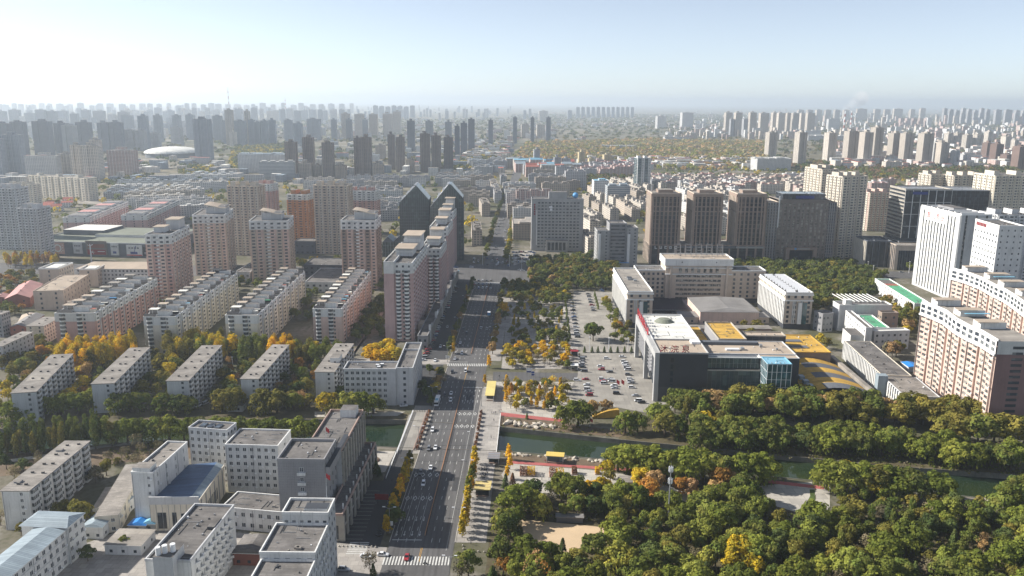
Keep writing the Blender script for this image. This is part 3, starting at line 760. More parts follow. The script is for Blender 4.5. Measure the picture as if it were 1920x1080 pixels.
# two-storey shed with a long grey roof between the slab and the hospital hall
O, a, w, d = plan((181, 961), (222, 965), (275, 868), 7.5)
b = Bld('storehouse', 'long low storehouse with grey ribbed roof behind the slab and beside the blue roofed hall', 'storehouse', O, a)
b.block(0, w, 0, d, 0, 7.5, 'cream_wall', 'pale_felt_roof', F=('obj', 2, 2, 1.5, 1.5), R=('obj', 3, 2, 1.8, 1.8, {'m1': d * .62}), par=0)
b.part('lean_to', (-5, -.02, d * .3, d * .7, 0, 4, 'white_wall', 'pale_felt_roof')); b.done()

# hospital hall: slender wing, blue roof hall, back block, white block, low front wing
O, a, w, d = plan((283, 936), (372, 939), (420, 872), 13)
b = Bld('assembly_hall', 'tan assembly hall with a deep blue metal roof inside the white hospital court', 'hall', O, a)
b.block(0, w, 0, d, 0, 13, 'cream_wall', 'blue_metal_roof', F=None, R=('grid', 7, 1, 1.3, 5.5, {'sill': 2.2, 'm': d * .3}), par=0, flat=False)
k = 3.0
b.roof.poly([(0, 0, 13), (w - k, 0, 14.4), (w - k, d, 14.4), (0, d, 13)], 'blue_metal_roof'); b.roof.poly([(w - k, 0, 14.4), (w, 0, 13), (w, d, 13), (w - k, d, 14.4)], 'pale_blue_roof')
b.roof.box(-.1, w + .2, -.25, .1, 11.6, 14.9, 'grey_white_wall', 'white_trim'); b.roof.box(w - .05, w + .25, .1, d, 12.4, 13.2, 'cream_wall')
for i in range(9): b.wall.box(w * i / 8 - .07, w * i / 8 + .07, -.12, -.02, 0, 11.5, 'grey_wall')
for i in range(6): b.wall.box(w + .02, w + .3, d * (i + .5) / 6.2, d * (i + .5) / 6.2 + .45, 0, 12.3, 'grey_wall')
for x0, x1, z1 in ((w * .14, w * .32, 8), (w * .44, w * .53, 8), (w * .62, w * .71, 7.5)): b.pane.box(x0, x1, -.1, -.03, 1, z1, 'dark_glass')
b.done()
O, a, w, d = plan((245, 885), (286, 886), (351, 828), 24)
b = Bld('hospital_wing', 'slender white hospital wing on the left side of the blue roofed hall', 'hospital', O, a)
b.block(0, w, 0, d, 0, 23.4, 'white_wall', 'pale_felt_roof', F=('obj', 1, 7, 1.1, 1.3, {'xs': [w * .78]}), R=('obj', 4, 3, 1.1, 2.0, {'base': 12}), L=('grid', 12, 7, 1.4, 1.5), par=.7, parm='white_wall')
b.part('stair_house', (0.4, w * .85, .4, 6, 23.41, 25.6, 'white_wall', 'pale_felt_roof')); b.done()
O, a, w, d = plan((350, 806), (425, 809), (443, 795), 24)
b = Bld('hospital_building', 'grey hospital block with skylights on its roof, between the blue roof and the willows', 'hospital', O, a)
b.block(0, w, 0, d, 0, 24, 'grey_white_wall', 'felt_roof', F=('obj', 6, 7, 1.5, 1.7, {'base': 1}), R=('grid', 3, 7, 1.4, 1.6), par=.8)
for i in range(3): b.part('skylight', (w * (.2 + .2 * i), w * (.33 + .2 * i), d * .25, d * .75, 24.01, 24.6, 'metal_grey', 'dark_glass'))
b.done()
O, a, w, d = plan((420, 837), (521, 838), (545, 808), 22)
b = Bld('hospital_building', 'bright white five storey hospital block with flat grey roof beside the tiled court house', 'hospital', O, a)
b.block(0, w, 0, d, 0, 22, 'white_wall', 'felt_roof', F=('obj', 7, 6, 1.6, 1.6, {'base': 2, 'm': .6}), R=('grid', 1, 1, 1.8, 1.2, {'base': 18}), par=.7)
f = b.fpos('F', (0, w, 0, d))
for j in range(5):
 for i in range(7):
  if (i + j) % 2: b.fbox(b.bay, f, w * (i + .5) / 7 + .9, w * (i + .5) / 7 + 1.6, 2 + 20 / 6 * j + .3, 2 + 20 / 6 * j + .85, .01, .4, 'white_metal')
b.done()
O, a, w, d = plan((415, 952), (528, 962), (528, 930), 9, main='front')
b = Bld('hospital_annex', 'low two storey white annex with ribbed grey roof under the white hospital block', 'annex', O, a)
b.block(0, w, 0, d, 0, 9, 'white_wall', 'felt_roof', F=('obj', 7, 2, 1.7, 1.8, {'sill': 1.4}), R=('grid', 3, 2, 1.5, 1.7), par=.5)
b.vents(9, [(w * .45, d * .6), (w * .8, d * .3)], (1.2, 1, .9), 'metal_grey'); b.done()
# hospital dormitory with saw-tooth balconies and water tanks
O, a, w, d = plan((268, 1057), (356, 1055), (439, 950), 21)
b = Bld('dormitory', 'long white dormitory with saw tooth balconies and white water tanks on its front roof', 'dormitory', O, a)
b.block(0, w, 0, d, 0, 21, 'white_wall', 'felt_roof', F=None, R=('obj', 9, 5, 1.5, 1.5, {'base': 3, 'm': 3, 'm1': 4}), L=('grid', 12, 6, 1.4, 1.5), par=.9, parm='grey_white_wall')
f = b.fpos('R', (0, w, 0, d))
for i in range(9):
 for j in range(5):
  t = 3 + (d - 7) / 9 * i; z = 3 + 3.6 * j
  k = len(b.bay.v); b.bay.v += [f(t + .2, z + .2, .02), f(t + 2.6, z + .2, 1.3), f(t + 2.6, z + .2, .02), f(t + .2, z + 1.15, .02), f(t + 2.6, z + 1.15, 1.3), f(t + 2.6, z + 1.15, .02)]
  for q in ((0, 1, 4, 3), (1, 2, 5, 4), (3, 4, 5), (2, 1, 0)): b.bay.f.append(tuple(k + x for x in q)); b.bay.m.append(b.bay.mid('white_wall'))
b.part('stair_tower', (w * .28, w * .72, -3.0, 5.5, 0, 24.5, 'grey_white_wall', 'felt_roof'))
for x, y in ((w * .36, -1.5), (w * .47, -.2), (w * .62, .8)):
 q = MB(); q.tube((x, y, 24.51), (x, y, 27.2), .9, .9, 'white_metal', 10); q.build('water_tank', b.e)
b.part('roof_hatch', (w * .80, w * .97, d * .55, d * .72, 21.01, 22.2, 'dark_wall', 'felt_roof')); b.done()
# court house: tiled front tower and long colonnaded rear with podium on the forecourt
O, a, w, d = plan((523, 860), (608, 866), (630, 828), 31)
b = Bld('court_house', 'grey tiled court house tower with white balconies and a colonnade facing the road', 'court house', O, a)
b.block(0, w, 0, d, 0, 31, 'grey_tile_wall', 'felt_roof', F=None, R=('grid', 4, 6, 1.2, 2.0, {'base': 6}), par=1.2)
for i in range(1, 26): b.wall.box(w * i / 26 - .04, w * i / 26 + .04, -.06, -.004, 0, 31, 'grey_wall')
for j in range(1, 28): b.wall.box(0, w, -.05, -.003, 31 * j / 28 - .04, 31 * j / 28 + .04, 'grey_wall')
for j in range(5):
 z = 8.5 + 4.2 * j; b.part('balcony', (w * .42, w * .60, -1.1, -.07, z, z + 1.25, 'white_wall'))
 link('window', win_mesh(1.5, 1.8), b.e, None, (w * .51, -.03, z + 1.4), 0)
b.part('parapet_gallery', (w + .13, w + 2.0, .5, d + 14, 25, 28.5, 'grey_tile_wall', 'dark_wall'))
rd = 46
b.block(w * .28, w + 2.0, d + .01, d + rd, 0, 26.5, 'grey_white_wall', 'felt_roof', R=('vstrip', 9, .32, .9, 'stone', {'nf': 5, 'sp': 'dark_wall'}), B=('grid', 5, 6, 1.5, 1.6), L=('grid', 10, 6, 1.5, 1.6), par=1.0, pane='dark_glass', parm='planter_stone')
b.part('stair_house', (w * .62, w * 1.0, d + rd - 8, d + rd - 1, 26.51, 30.2, 'white_wall', 'felt_roof'))
b.part('plant_room', (w * .3, w * .8, d + 2, d + 10, 26.51, 28.6, 'grey_white_wall', 'felt_roof'))
px1 = w + 7.8
b.block(w + 2.01, px1, -6, d + rd - 2, 0, 11, 'stone', 'felt_roof', F=('grid', 1, 1, 2.2, 6), R=('vstrip', 10, .34, .6, 'stone', {'nf': 2, 'sp': 'stone'}), B=None, par=1.1, pane='dark_glass', parm='planter_stone')
for i in range(10): b.part('lantern_post', (px1 - 1.4, px1 - .9, i * (d + rd) / 10, i * (d + rd) / 10 + .5, 11.01, 13.2, 'white_trim'))
b.done()
# office block at the bottom edge: parapet tower with sunken court and stepped roofs
O, a, w, d = plan((488, 1036), (591, 1040), (616, 985), 24)
b = Bld('office_block', 'white edged office block with stepped grey roofs at the bottom beside the forecourt', 'office', O, a)
b.block(0, w, 0, d, 0, 24, 'white_wall', 'felt_roof', F=('grid', 5, 6, 1.6, 1.7), R=('obj', 6, 6, 1.6, 1.8, {'m': 1.5}), par=.9)
b.block(0.5, w, -15, -.01, 0, 21.5, 'white_wall', 'felt_roof', F=('grid', 5, 6, 1.5, 1.6), R=('obj', 4, 6, 1.6, 1.7), par=.9)
q = plan((524, 970), (611, 972), (626, 938), 28.5); k = Matrix.Rotation(-a, 3, 'Z') @ (q[0] - O)
b.block(k.x, k.x + q[2], d + .01, d + q[3] * .8, 0, 28, 'grey_white_wall', 'felt_roof', F='no', R=('grid', 3, 7, 1.5, 1.6), par=1.0, parm='white_wall')
b.block(k.x, k.x + q[2], d + .0, d + .009, 24.0, 28, 'white_wall', 'felt_roof', F=('grid', 6, 1, 1.3, 1.0, {'sill': .8}), R='no', B='no', L='no', par=0, flat=False)
b.part('roof_court', (k.x + q[2] * .45, k.x + q[2] * .95, d + 2, d + q[3] * .5, 28.01, 29.2, 'white_wall', 'dark_wall'))
q = MB(); q.tube((w * .45, d * .8, 24.05), (w * .52, d * .9, 31), .12, .05, 'metal_grey'); q.tube((w * .5, d * .8, 24.05), (w * .52, d * .9, 31), .08, .05, 'metal_grey'); q.tube((w * .55, d * .85, 24.05), (w * .52, d * .9, 31), .08, .05, 'metal_grey'); q.build('antenna_mast', b.e)
b.vents(24, [(w * .62, d * .2), (w * .66, d * .18)], (1.6, 1.4, .7), 'concrete_roof', name='roof_hatch'); b.done()
# small houses and sheds in the hospital yard
for (px, py, w, d, h, wall, roof, lab, nm) in (
 (468, 1060, 12, 13, 5, 'red_brick_wall', 'felt_roof', 'small brick house with grey hipped roof between the dormitory and the office block', 'yard_house'),
 (175, 1010, 8, 26, 5, 'white_wall', 'pale_blue_roof', 'long low shed with a bright metal roof beside the pale blue roofed school', 'yard_shed'),
 (232, 1040, 14, 12, 4, 'grey_white_wall', 'concrete_roof', 'flat concrete roofed boiler house in the yard left of the dormitory', 'boiler_house'),
 (198, 985, 7, 5, 4, 'white_wall', 'dark_tile_roof', 'small white gatehouse with dark roof in the shade below the storehouse', 'gatehouse'),
 (258, 998, 7, 5, 3, 'metal_grey', 'tarp_blue', 'open yard shelter covered with a deep blue tarpaulin', 'shelter'),
 (280, 996, 5, 5, 3.2, 'metal_grey', 'sky_blue_roof', 'open yard shelter covered with a light blue tarpaulin', 'shelter'),
 (302, 992, 8, 4, 3.4, 'grey_white_wall', 'pale_felt_roof', 'low grey roofed store against the front of the blue roofed hall', 'store'),
 (440, 772, 9, 6, 3.5, 'grey_white_wall', 'pale_felt_roof', 'low pale hut behind the willows below the shedded block', 'hut')):
 g = G(px, py); b = Bld(nm, lab, nm.split('_')[-1], (g.x - w / 2, g.y), R(-2))
 b.block(0, w, 0, d, 0, h, wall, roof, F=('grid', max(1, int(w / 4)), 1, 1.3, 1.3), R=('grid', max(1, int(d / 5)), 1, 1.3, 1.3), par=0, flat=False)
 hip(b.roof, 0, w, 0, d, h, 1.3 if roof != 'concrete_roof' else .1, roof, 'y', .4); b.done()
# ================================================================== beyond the canal, left of the road
p0 = G(644, 694, 21); p1 = G(742, 694, 21); w1 = (p1 - p0).length
b = Bld('office_block', 'L shaped six storey white office with gravel roof at the bridge corner', 'office', (p0.x, p0.y), R(0.5))
q = G(690, 680, 21); d1 = q.y - p0.y; dw = G(775, 646, 21).y - p0.y; ww = G(776, 644, 21).x - G(747, 644, 21).x
b.block(0, w1 - .01, 0, d1, 0, 21, 'grey_white_wall', 'felt_roof', F=('grid', 8, 6, 1.7, 1.7, {'base': .5, 'mull': True, 'xs': [w1 * (i + .6) / 9.6 for i in range(8)]}), R='no', par=1.0, L=('grid', 3, 6, 1.5, 1.6))
b.block(w1, w1 + ww, .6, dw, 0, 21.3, 'grey_white_wall', 'felt_roof', F=('grid', 1, 6, 1.5, 1.6), R=('grid', 13, 6, 1.7, 1.7, {'mull': True}), L=('grid', 9, 6, 1.6, 1.6), par=1.2)
b.part('roof_rail', (w1 + .4, w1 + ww - .4, dw * .72, dw * .72 + .5, 21.31, 22.4, 'grey_white_wall'))
for x, y in ((w1 * .62, d1 * .5), (w1 * .7, d1 * .6), (w1 * .66, d1 * .25)): b.part('air_conditioner', (x - 1, x + 1, y - .8, y + .8, 21.01, 22.3, 'metal_grey', 'white_metal'))
b.part('entrance_canopy', (w1 + ww + .1, w1 + ww + 3, dw * .45, dw * .6, 4.2, 4.6, 'dark_wall')); b.done()

def pavilion_slab(FL, FR, BR, h, wall, nb, label, white_top=True, tint=()):
 O, a, w, d = plan(FL, FR, BR, h)
 b = Bld('apartment_block', label, 'apartment block', O, a, 'slab blocks with rooftop pavilions')
 nf = max(4, round(h / 2.9)); hb = h - 5.6
 b.block(0, w, 0, d, 0, hb, wall, 'felt_roof', F=('flat', 2, nf - 2, 1.2, 1.4), R=('resi', nb, nf - 2, {'bay': wall, 'o': 1.0, 'bw': .5, 'slab': None}), L=('resi', nb, nf - 2, {'bay': wall, 'bw': .5}), par=0, flat=False)
 b.block(0, w, 0, d, hb, h, 'white_wall' if white_top else wall, 'felt_roof', F=('flat', 2, 2, 1.2, 1.4), R=('resi', nb, 2, {'bay': 'white_wall' if white_top else wall, 'o': 1.0}), L=('resi', nb, 2, {'bay': 'white_wall'}), par=.5)
 f = b.fpos('R', (0, w, 0, d))
 for i in range(0, nb, 2): b.fbox(b.bay, f, d * (i + .66) / nb, d * (i + .74) / nb, 0, h + .8, .02, 1.2, 'grey_white_wall')
 for x in (w * .18, w * .62):                     # rounded stacked balconies on the end wall
  pts = [(x + 1.9 * math.cos(t), -1.3 * math.sin(t)) for t in [math.pi * k / 6 for k in range(7)]]
  pts = [(p[0], p[1]) for p in pts][::-1]
  for j in range(nf):
   z = j * h / nf; b.bay.prism(pts, z + .1, z + 1.2, 'white_wall'); b.pane.prism([(x + (p[0] - x) * .93, p[1] * .93) for p in pts], z + 1.2, z + h / nf + .1, 'window_glass')
 n = max(3, int(d / 13))
 for i in range(n):
  y = d * (i + .5) / n + rnd.uniform(-1.2, 1.2)
  b.part('rooftop_pavilion', (w * .42, w * .80, y - 2.6, y + 2.2, h + .01, h + 3.6, 'white_wall', 'felt_roof'))
  c = b.part('canopy', (w * .10, w * .40, y - 1.0, y + 4.4, h + 4.0, h + 4.35, 'cream_wall', rnd.choice(('tan_roof', 'tan_roof', 'concrete_roof', 'white_roof'))))
  if rnd.random() < .6: b.part('rooftop_shed', (w * .84, w * .97, y - 4, y - rnd.uniform(.5, 2), h + .02, h + rnd.uniform(1.8, 2.6), rnd.choice(('white_wall', 'metal_grey', 'cream_wall')), rnd.choice(('pale_blue_roof', 'white_roof', 'red_roof', 'felt_roof', 'sky_blue_roof'))))
  q = MB()
  for x, yy in ((w * .12, y - .6), (w * .37, y - .6), (w * .12, y + 4), (w * .37, y + 4)): q.box(x, x + .25, yy, yy + .25, h + .01, h + 4.0, 'white_wall')
  q.build('canopy_posts', c, 'stuff')
  q = MB()
  for x0, x1, yy in ((.02, .4, y - 5.4), (.5, .98, y + 3.2), (.02, .34, y + 4.7)):
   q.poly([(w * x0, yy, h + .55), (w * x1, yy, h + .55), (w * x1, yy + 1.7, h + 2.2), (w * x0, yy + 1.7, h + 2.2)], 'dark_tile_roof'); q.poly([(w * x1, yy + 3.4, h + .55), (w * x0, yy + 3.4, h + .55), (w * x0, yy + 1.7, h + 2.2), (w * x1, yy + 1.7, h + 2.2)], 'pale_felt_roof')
   for x in (x0, x1): q.poly([(w * x, yy, h + .55), (w * x, yy + 1.7, h + 2.2), (w * x, yy + 3.4, h + .55)], 'white_wall')
  q.build('tiled_gable', b.e)
  if i < len(tint) and tint[i]: b.part('skylight_cover', (w * .55, w * .96, y + 3.0, y + 6.0, h + 1.6, h + 1.9, tint[i]))
 return b.done()
pavilion_slab((114, 582), (176, 588), (295, 522), 26, 'pink_wall', 12, 'pink slab block with white rooftop pavilions, westernmost of the four behind the yellow poplars', tint=(None, 'white_roof', 'bright_blue_roof', None, 'white_roof'))
pavilion_slab((278, 589), (328, 595), (445, 512), 26, 'cream_wall', 14, 'white and cream slab block with rooftop pavilions, second from west', tint=('white_roof', None, None, None, 'white_roof'))
pavilion_slab((429, 586), (482, 592), (571, 510), 26, 'cream_wall', 11, 'cream slab block with a green rooftop cover among its pavilions', tint=('white_roof', None, 'green_roof', None))
pavilion_slab((585, 581), (640, 580), (695, 510), 25, 'salmon_wall', 9, 'salmon slab block with white rounded balconies on its end, nearest to the pink towers', tint=('white_roof', 'sky_blue_roof', 'red_roof', None))

def crown_tower(FL, FR, BR, h, wall, label, nbF=3, nbR=4, crown=True, d_=None, cat='apartment tower', group='pink towers with white tops', wt=7.5, bay=None, cr=(.35, .95)):
 O, a, w, d = plan(FL, FR, BR, h, main='front' if d_ else 'depth')
 d = d_ or d
 b = Bld('apartment_tower', label, cat, O, a, group); nf = round(h / 3.05); n2 = max(1, round(wt / 3.0))
 by = bay or wall
 b.block(0, w, 0, d, 0, h - wt, wall, 'felt_roof', F=('resi', nbF, nf - n2, {'bay': by, 'bw': .42, 'o': .8}), R=('resi', nbR, nf - n2, {'bay': by, 'o': .9}), L=('resi', nbR, nf - n2, {'bay': by}), par=0, flat=False)
 b.block(0, w, 0, d, h - wt, h, 'white_wall', 'felt_roof', F=('resi', nbF, n2, {'bay': 'white_wall', 'bw': .42, 'o': .8}), R=('resi', nbR, n2, {'bay': 'white_wall'}), L=('resi', nbR, n2, {'bay': 'white_wall'}), par=.9)
 f = b.fpos('F', (0, w, 0, d))
 for j in range(nf):                               # white stacked corner balconies up the middle of the front
  b.fbox(b.bay, f, w * .44, w * .53, j * h / nf + .2, j * h / nf + 1.3, .02, 1.25, 'white_trim')
 if crown:
  x0, x1 = w * cr[0], w * cr[1]
  b.part('roof_house', (x0, x1, d * .3, d * .75, h + .01, h + 7, 'grey_white_wall', 'felt_roof'))
  q = MB(); k = 10
  for i in range(k):
   s, t = i / k, (i + 1) / k
   z = lambda u: h + 7.4 + 1.6 * math.cos(u * math.pi * 1.1) + .3
   q.poly([(x0 - 1.5 + (x1 - x0 + 3) * s, d * .25, z(s)), (x0 - 1.5 + (x1 - x0 + 3) * t, d * .25, z(t)), (x0 - 1.5 + (x1 - x0 + 3) * t, d * .8, z(t)), (x0 - 1.5 + (x1 - x0 + 3) * s, d * .8, z(s))], 'tan_roof')
   q.poly([(x0 - 1.5 + (x1 - x0 + 3) * s, d * .25, z(s) - .6), (x0 - 1.5 + (x1 - x0 + 3) * t, d * .25, z(t) - .6), (x0 - 1.5 + (x1 - x0 + 3) * t, d * .25, z(t)), (x0 - 1.5 + (x1 - x0 + 3) * s, d * .25, z(s))], 'cream_wall')
  for s in (0, .45, 1):
   q.box(x0 + (x1 - x0 - .5) * s, x0 + (x1 - x0 - .5) * s + .5, d * .3 - .6, d * .3 - .1, h + .1, h + 8.2, 'white_wall')
  q.build('wave_canopy', b.e)
 return b.done()
# pink towers behind the slabs
b = crown_tower((274, 440), (319, 441), (355, 423), 59, 'pink_wall', 'pink eighteen storey tower with flat tan roof canopies in front of the shopping mall', 2, 6, crown=False, bay='salmon_wall')
O, a, w, d = plan((274, 440), (319, 441), (355, 423), 59)
for k, (x0, x1, y0, y1, z) in enumerate(((.1, .6, .25, .5, 4.5), (.35, .95, .55, .9, 8.5))):
 b.part('roof_house', (w * x0 + .8, w * x1 - .8, d * y0 + .8, d * y1 - .8, 59.02, 59 + z, 'grey_white_wall', 'felt_roof')); b.part('canopy', (w * x0, w * x1, d * y0, d * y1, 59 + z + .1, 59 + z + .6, 'cream_wall', 'tan_roof'))
crown_tower((366, 401), (421, 404), (437, 392), 59, 'salmon_wall', 'salmon tower with a wave topped roof house beside the tall beige tower', 3, 3, bay='tan_wall')
crown_tower((470, 413), (540, 415), (550, 405), 59, 'salmon_wall', 'salmon tower with a wave topped roof house in front of the orange tower', 3, 3, bay='tan_wall', cr=(.28, .8))
crown_tower((639, 414), (704, 415), (714, 405), 63, 'salmon_wall', 'salmon tower with a wave topped roof house left of the slanted glass towers', 3, 3, bay='brown_wall')
# the stepped row along the boulevard
def row_tower(px, base, h, w, d, label, first=False, off=(0, 0)):
 g = G(*px); O = Vector((g.x + off[0], g.y + off[1], 0))
 b = Bld('apartment_tower', label, 'apartment tower', O, R(-1.5), 'mauve towers along the boulevard'); nf = round(h / 3.1)
 b.block(0, w * .36, 0, d, 0, h - 8, 'mauve_wall', 'felt_roof', F=None, R=None, L=('resi', 5, nf - 3, {'bay': 'mauve_wall'}), par=0, flat=False)
 b.block(0, w * .36, 0, d, h - 8, h, 'white_wall', 'felt_roof', F=('flat', 1, 2, .1, .1), L=('resi', 5, 3, {'bay': 'white_wall'}), par=.8)
 b.block(w * .36 + .01, w, 1.2, d, 0, h - 8, 'mauve_wall', 'felt_roof', F=('flat', 3, nf - 3, 1.4, 1.5), R=('resi', 8, nf - 3, {'bay': 'mauve_wall', 'o': 1.0, 'bw': .45, 'slab': 'grey_white_wall'}), L='no', par=0, flat=False)
 b.block(w * .36 + .01, w, 1.2, d, h - 8, h - 1, 'white_wall', 'felt_roof', F=('flat', 3, 2, 1.4, 1.5), R=('resi', 8, 2, {'bay': 'white_wall', 'o': 1.0}), L='no', par=.7)
 for x in (w * .50, w * .80):
  pts = [(x + 1.8 * math.cos(t), 1.19 - 1.9 * math.sin(t)) for t in [math.pi * k / 6 for k in range(7)]][::-1]
  for j in range(nf - 1):
   z = 2 + j * (h - 5) / nf; b.bay.prism(pts, z, z + 1.25, 'white_trim'); b.pane.prism([(x + (p[0] - x) * .92, 1.19 + (p[1] - 1.19) * .92) for p in pts], z + 1.25, z + (h - 5) / nf, 'window_glass')
 for y0, y1, z, x0, x1 in ((.30, .55, 5.5, .25, .85), (.62, .9, 11, .35, .95)):
  b.part('roof_house', (w * x0, w * x1, d * y0, d * y1, h + .01, h + z, 'grey_white_wall', 'felt_roof'), (w * x0 - .5, w * x1 + .5, d * y0 - .6, d * y0 - .1, h + z * .55, h + z * .8, 'white_wall'))
  b.part('canopy', (w * x0 - 1.2, w * x1 + 1.2, d * y0 - 1.5, d * y1 + 1, h + z + .05, h + z + .6, 'cream_wall', 'tan_roof'))
 b.done()
row_tower((723, 640), 640, 58, 20, 84, 'mauve tower with rounded white balconies, nearest of the stepped row along the boulevard', True)
row_tower((800, 552), 552, 53, 16, 46, 'mauve tower second in the stepped row along the boulevard', off=(2, -62))
row_tower((806, 548), 548, 60, 15, 50, 'mauve tower third in the stepped row along the boulevard, with a flat pink end', off=(1, 0))
row_tower((845, 488), 488, 58, 14, 40, 'mauve tower farthest in the stepped row along the boulevard, by the junction', off=(-9, -36))
b = Bld('shop_row', 'two storey shop row with tall white sign gables at the foot of the mauve towers', 'shops', (road_x(560) - 38.5, 556), R(-1.5))
b.block(0, 7, 0, 235, 0, 9, 'grey_wall', 'felt_roof', F=('grid', 2, 2, 1.6, 1.8), R=('vstrip', 48, .2, .4, 'stone', {'nf': 2, 'sp': 'grey_wall'}), par=.9, pane='dark_glass')
for i in range(6):
 y = 14 + i * 37; b.part('sign_gable', (6.2, 7.8, y, y + 1.0, 9.01 if i % 2 else .1, 14, 'white_wall'), (7.06, 7.5, y + 1.01, y + 12, 9.92, 13, 'white_trim' if i % 2 else 'metal_grey'))
b.part('roof_terrace', (-4, -.01, 30, 42, 0, 10, 'tan_wall', 'tan_roof')); b.done()

# taller towers behind
def slab_tower(FL, FR, h, d, wall, label, nbF, nbR, ang=0, group=None, bay=None, top=None, pane='window_glass', name='apartment_tower', cat='apartment tower', steps=True, slab=None, topm='felt_roof'):
 p0, p1 = G(*FL, h), G(*FR, h); x = p1 - p0; x.z = 0; w = x.length
 b = Bld(name, label, cat, (p0.x, p0.y), math.atan2(x.y, x.x) + R(ang), group); nf = round(h / 3.0); by = bay or wall; t = 0
 if top: t = top[1]
 b.block(0, w, 0, d, 0, h - t, wall, topm, F=('resi', nbF, nf - round(t / 3), {'bay': by, 'slab': slab}), R=('resi', nbR, nf - round(t / 3), {'bay': by, 'slab': slab}), L=('resi', nbR, nf - round(t / 3), {'bay': by, 'slab': slab}), par=0 if top else .8, flat=not top, pane=pane)
 if top: b.block(0, w, 0, d, h - t, h, top[0], topm, F=('resi', nbF, round(t / 3), {'bay': top[0]}), R=('resi', nbR, round(t / 3), {'bay': top[0]}), L=('resi', nbR, round(t / 3), {'bay': top[0]}), par=.8)
 if steps:
  for i in range(2 + (w > 30)): xx = w * (i + .35) / (2 + (w > 30)); b.part('roof_house', (xx - 3, xx + 3, d * .3, d * .75, h + .01, h + 4.5, wall, topm))
 return b.done()
slab_tower((587, 348), (651, 349), 77, 22, 'beige_wall', 'tall beige tower with a dark vertical window strip between the orange and the pink towers', 4, 3, bay='tan_wall')
slab_tower((425, 349), (482, 350), 77, 22, 'beige_wall', 'tall beige tower with a blue grey window strip behind the salmon towers', 4, 3, bay='tan_wall')
slab_tower((480, 345), (506, 346), 62, 20, 'pink_wall', 'narrow pink tower touching the right side of the tall beige tower', 2, 3, top=('white_wall', 9))
slab_tower((537, 365), (575, 366), 62, 30, 'orange_wall', 'orange tower with white upper floors beside the tall beige tower', 2, 4, top=('white_wall', 6))
slab_tower((652, 358), (703, 359), 56, 24, 'pink_wall', 'rose pink tower with white upper floors behind the salmon tower', 3, 3, top=('white_wall', 12))
for lab, pts, wall, h in (('low grey glass podium in front of the orange tower', (553, 476, 592, 470), 'slate_wall', 14), ('dark low podium at the foot of the tall beige tower', (592, 474, 640, 470), 'dark_brown_wall', 9),
      ('low white hall with grey roof between the salmon towers', (572, 548, 642, 520), 'grey_white_wall', 9), ('grey hall with a dark roof behind the white hall of the salmon towers', (570, 514, 642, 500), 'slate_wall', 9),
      ('low grey block with a dark window band left of the salmon tower', (442, 530, 470, 512), 'grey_white_wall', 10)):
 p, q = G(pts[0], pts[1]), G(pts[2], pts[1]); d = G(pts[2], pts[3]).y - q.y
 b = Bld('podium_hall', lab, 'hall', (p.x, p.y)); w = q.x - p.x
 b.block(0, w, 0, max(12, d), 0, h, wall, 'felt_roof', F=('flat', max(3, int(w / 5)), 2, 2.2, 1.8), R=('flat', 3, 2, 2, 1.8), L=('flat', 3, 2, 2, 1.8), par=.7); b.done()
# twin dark glass towers with slanted tops
for k, (x0, x1, yb, yl, yr, depth, lab) in enumerate(((751, 806, 484, 380, 347, 34, 'dark green glass tower with a sharply slanted roof, left one of the twin glass towers'),
           (808, 869, 488, 388, 343, 30, 'dark green glass tower with a sharply slanted roof, right one of the twin glass towers'))):
 g0, g1 = G(x0, yb), G(x1, yb); hl, hr = HT(x0, yb, yl), HT(782 if k == 0 else 846, yb, yr); w = g1.x - g0.x
 b = Bld('glass_tower', lab, 'office tower', (g0.x, g0.y), R(2), 'twin slanted glass towers'); xm = w * (.57 if k == 0 else .6); z = lambda x: hl + (hr - hl) * min(1, x / xm) - max(0, x - xm) / (w - xm) * 16
 n = 14
 for i in range(n):
  s, t = w * i / n, w * (i + 1) / n
  b.pane.poly([(s, 0, 0), (t, 0, 0), (t, 0, z(t)), (s, 0, z(s))], 'green_glass'); b.pane.poly([(t, depth, 0), (s, depth, 0), (s, depth, z(s)), (t, depth, z(t))], 'green_glass')
  b.roof.poly([(s, 0, z(s)), (t, 0, z(t)), (t, depth, z(t)), (s, depth, z(s))], 'metal_grey' if t <= xm + .1 else 'green_glass')
  b.mull.box(s - .14, s + .14, -.16, -.01, 0, z(s), 'slate_wall')
  if t <= xm + .1: b.part('roof_fin', (s + .2, t - .2, -.5, depth, (z(s) + z(t)) / 2 + .9, (z(s) + z(t)) / 2 + 1.3, 'white_trim', 'metal_grey')) if i % 2 else None
 for xx, sg in ((0, -1), (w, 1)):
  b.pane.poly([(xx, depth if sg < 0 else 0, 0), (xx, 0 if sg < 0 else depth, 0), (xx, 0 if sg < 0 else depth, z(xx)), (xx, depth if sg < 0 else 0, z(xx))], 'green_glass')
  for i in range(9): yy = depth * i / 8; b.mull.box(xx + (.01 if sg > 0 else -.16), xx + (.16 if sg > 0 else -.01), yy - .14, yy + .14, 0, z(xx), 'slate_wall')
 for j in range(1, 18):
  zz = j * 3.4
  if zz < hr: 
   xs = 0 if zz < hl else xm * (zz - hl) / (hr - hl)
   b.mull.box(xs, w - .3, -.12, -.02, zz - .14, zz + .14, 'slate_wall')
   if zz < z(w): b.mull.box(w + .01, w + .12, 0, depth, zz - .14, zz + .14, 'slate_wall')
 b.done()
p, q = G(718, 480), G(758, 480)
b = Bld('gabled_hall', 'grey glass hall with twin pointed gables below the left slanted glass tower', 'hall', (p.x, p.y)); w = q.x - p.x
b.block(0, w, 0, 26, 0, 16, 'slate_wall', 'metal_grey', F=('curtain', 8, 4, 'metal_grey'), R=('curtain', 6, 4, 'metal_grey'), L=None, par=0, flat=False, pane='green_glass')
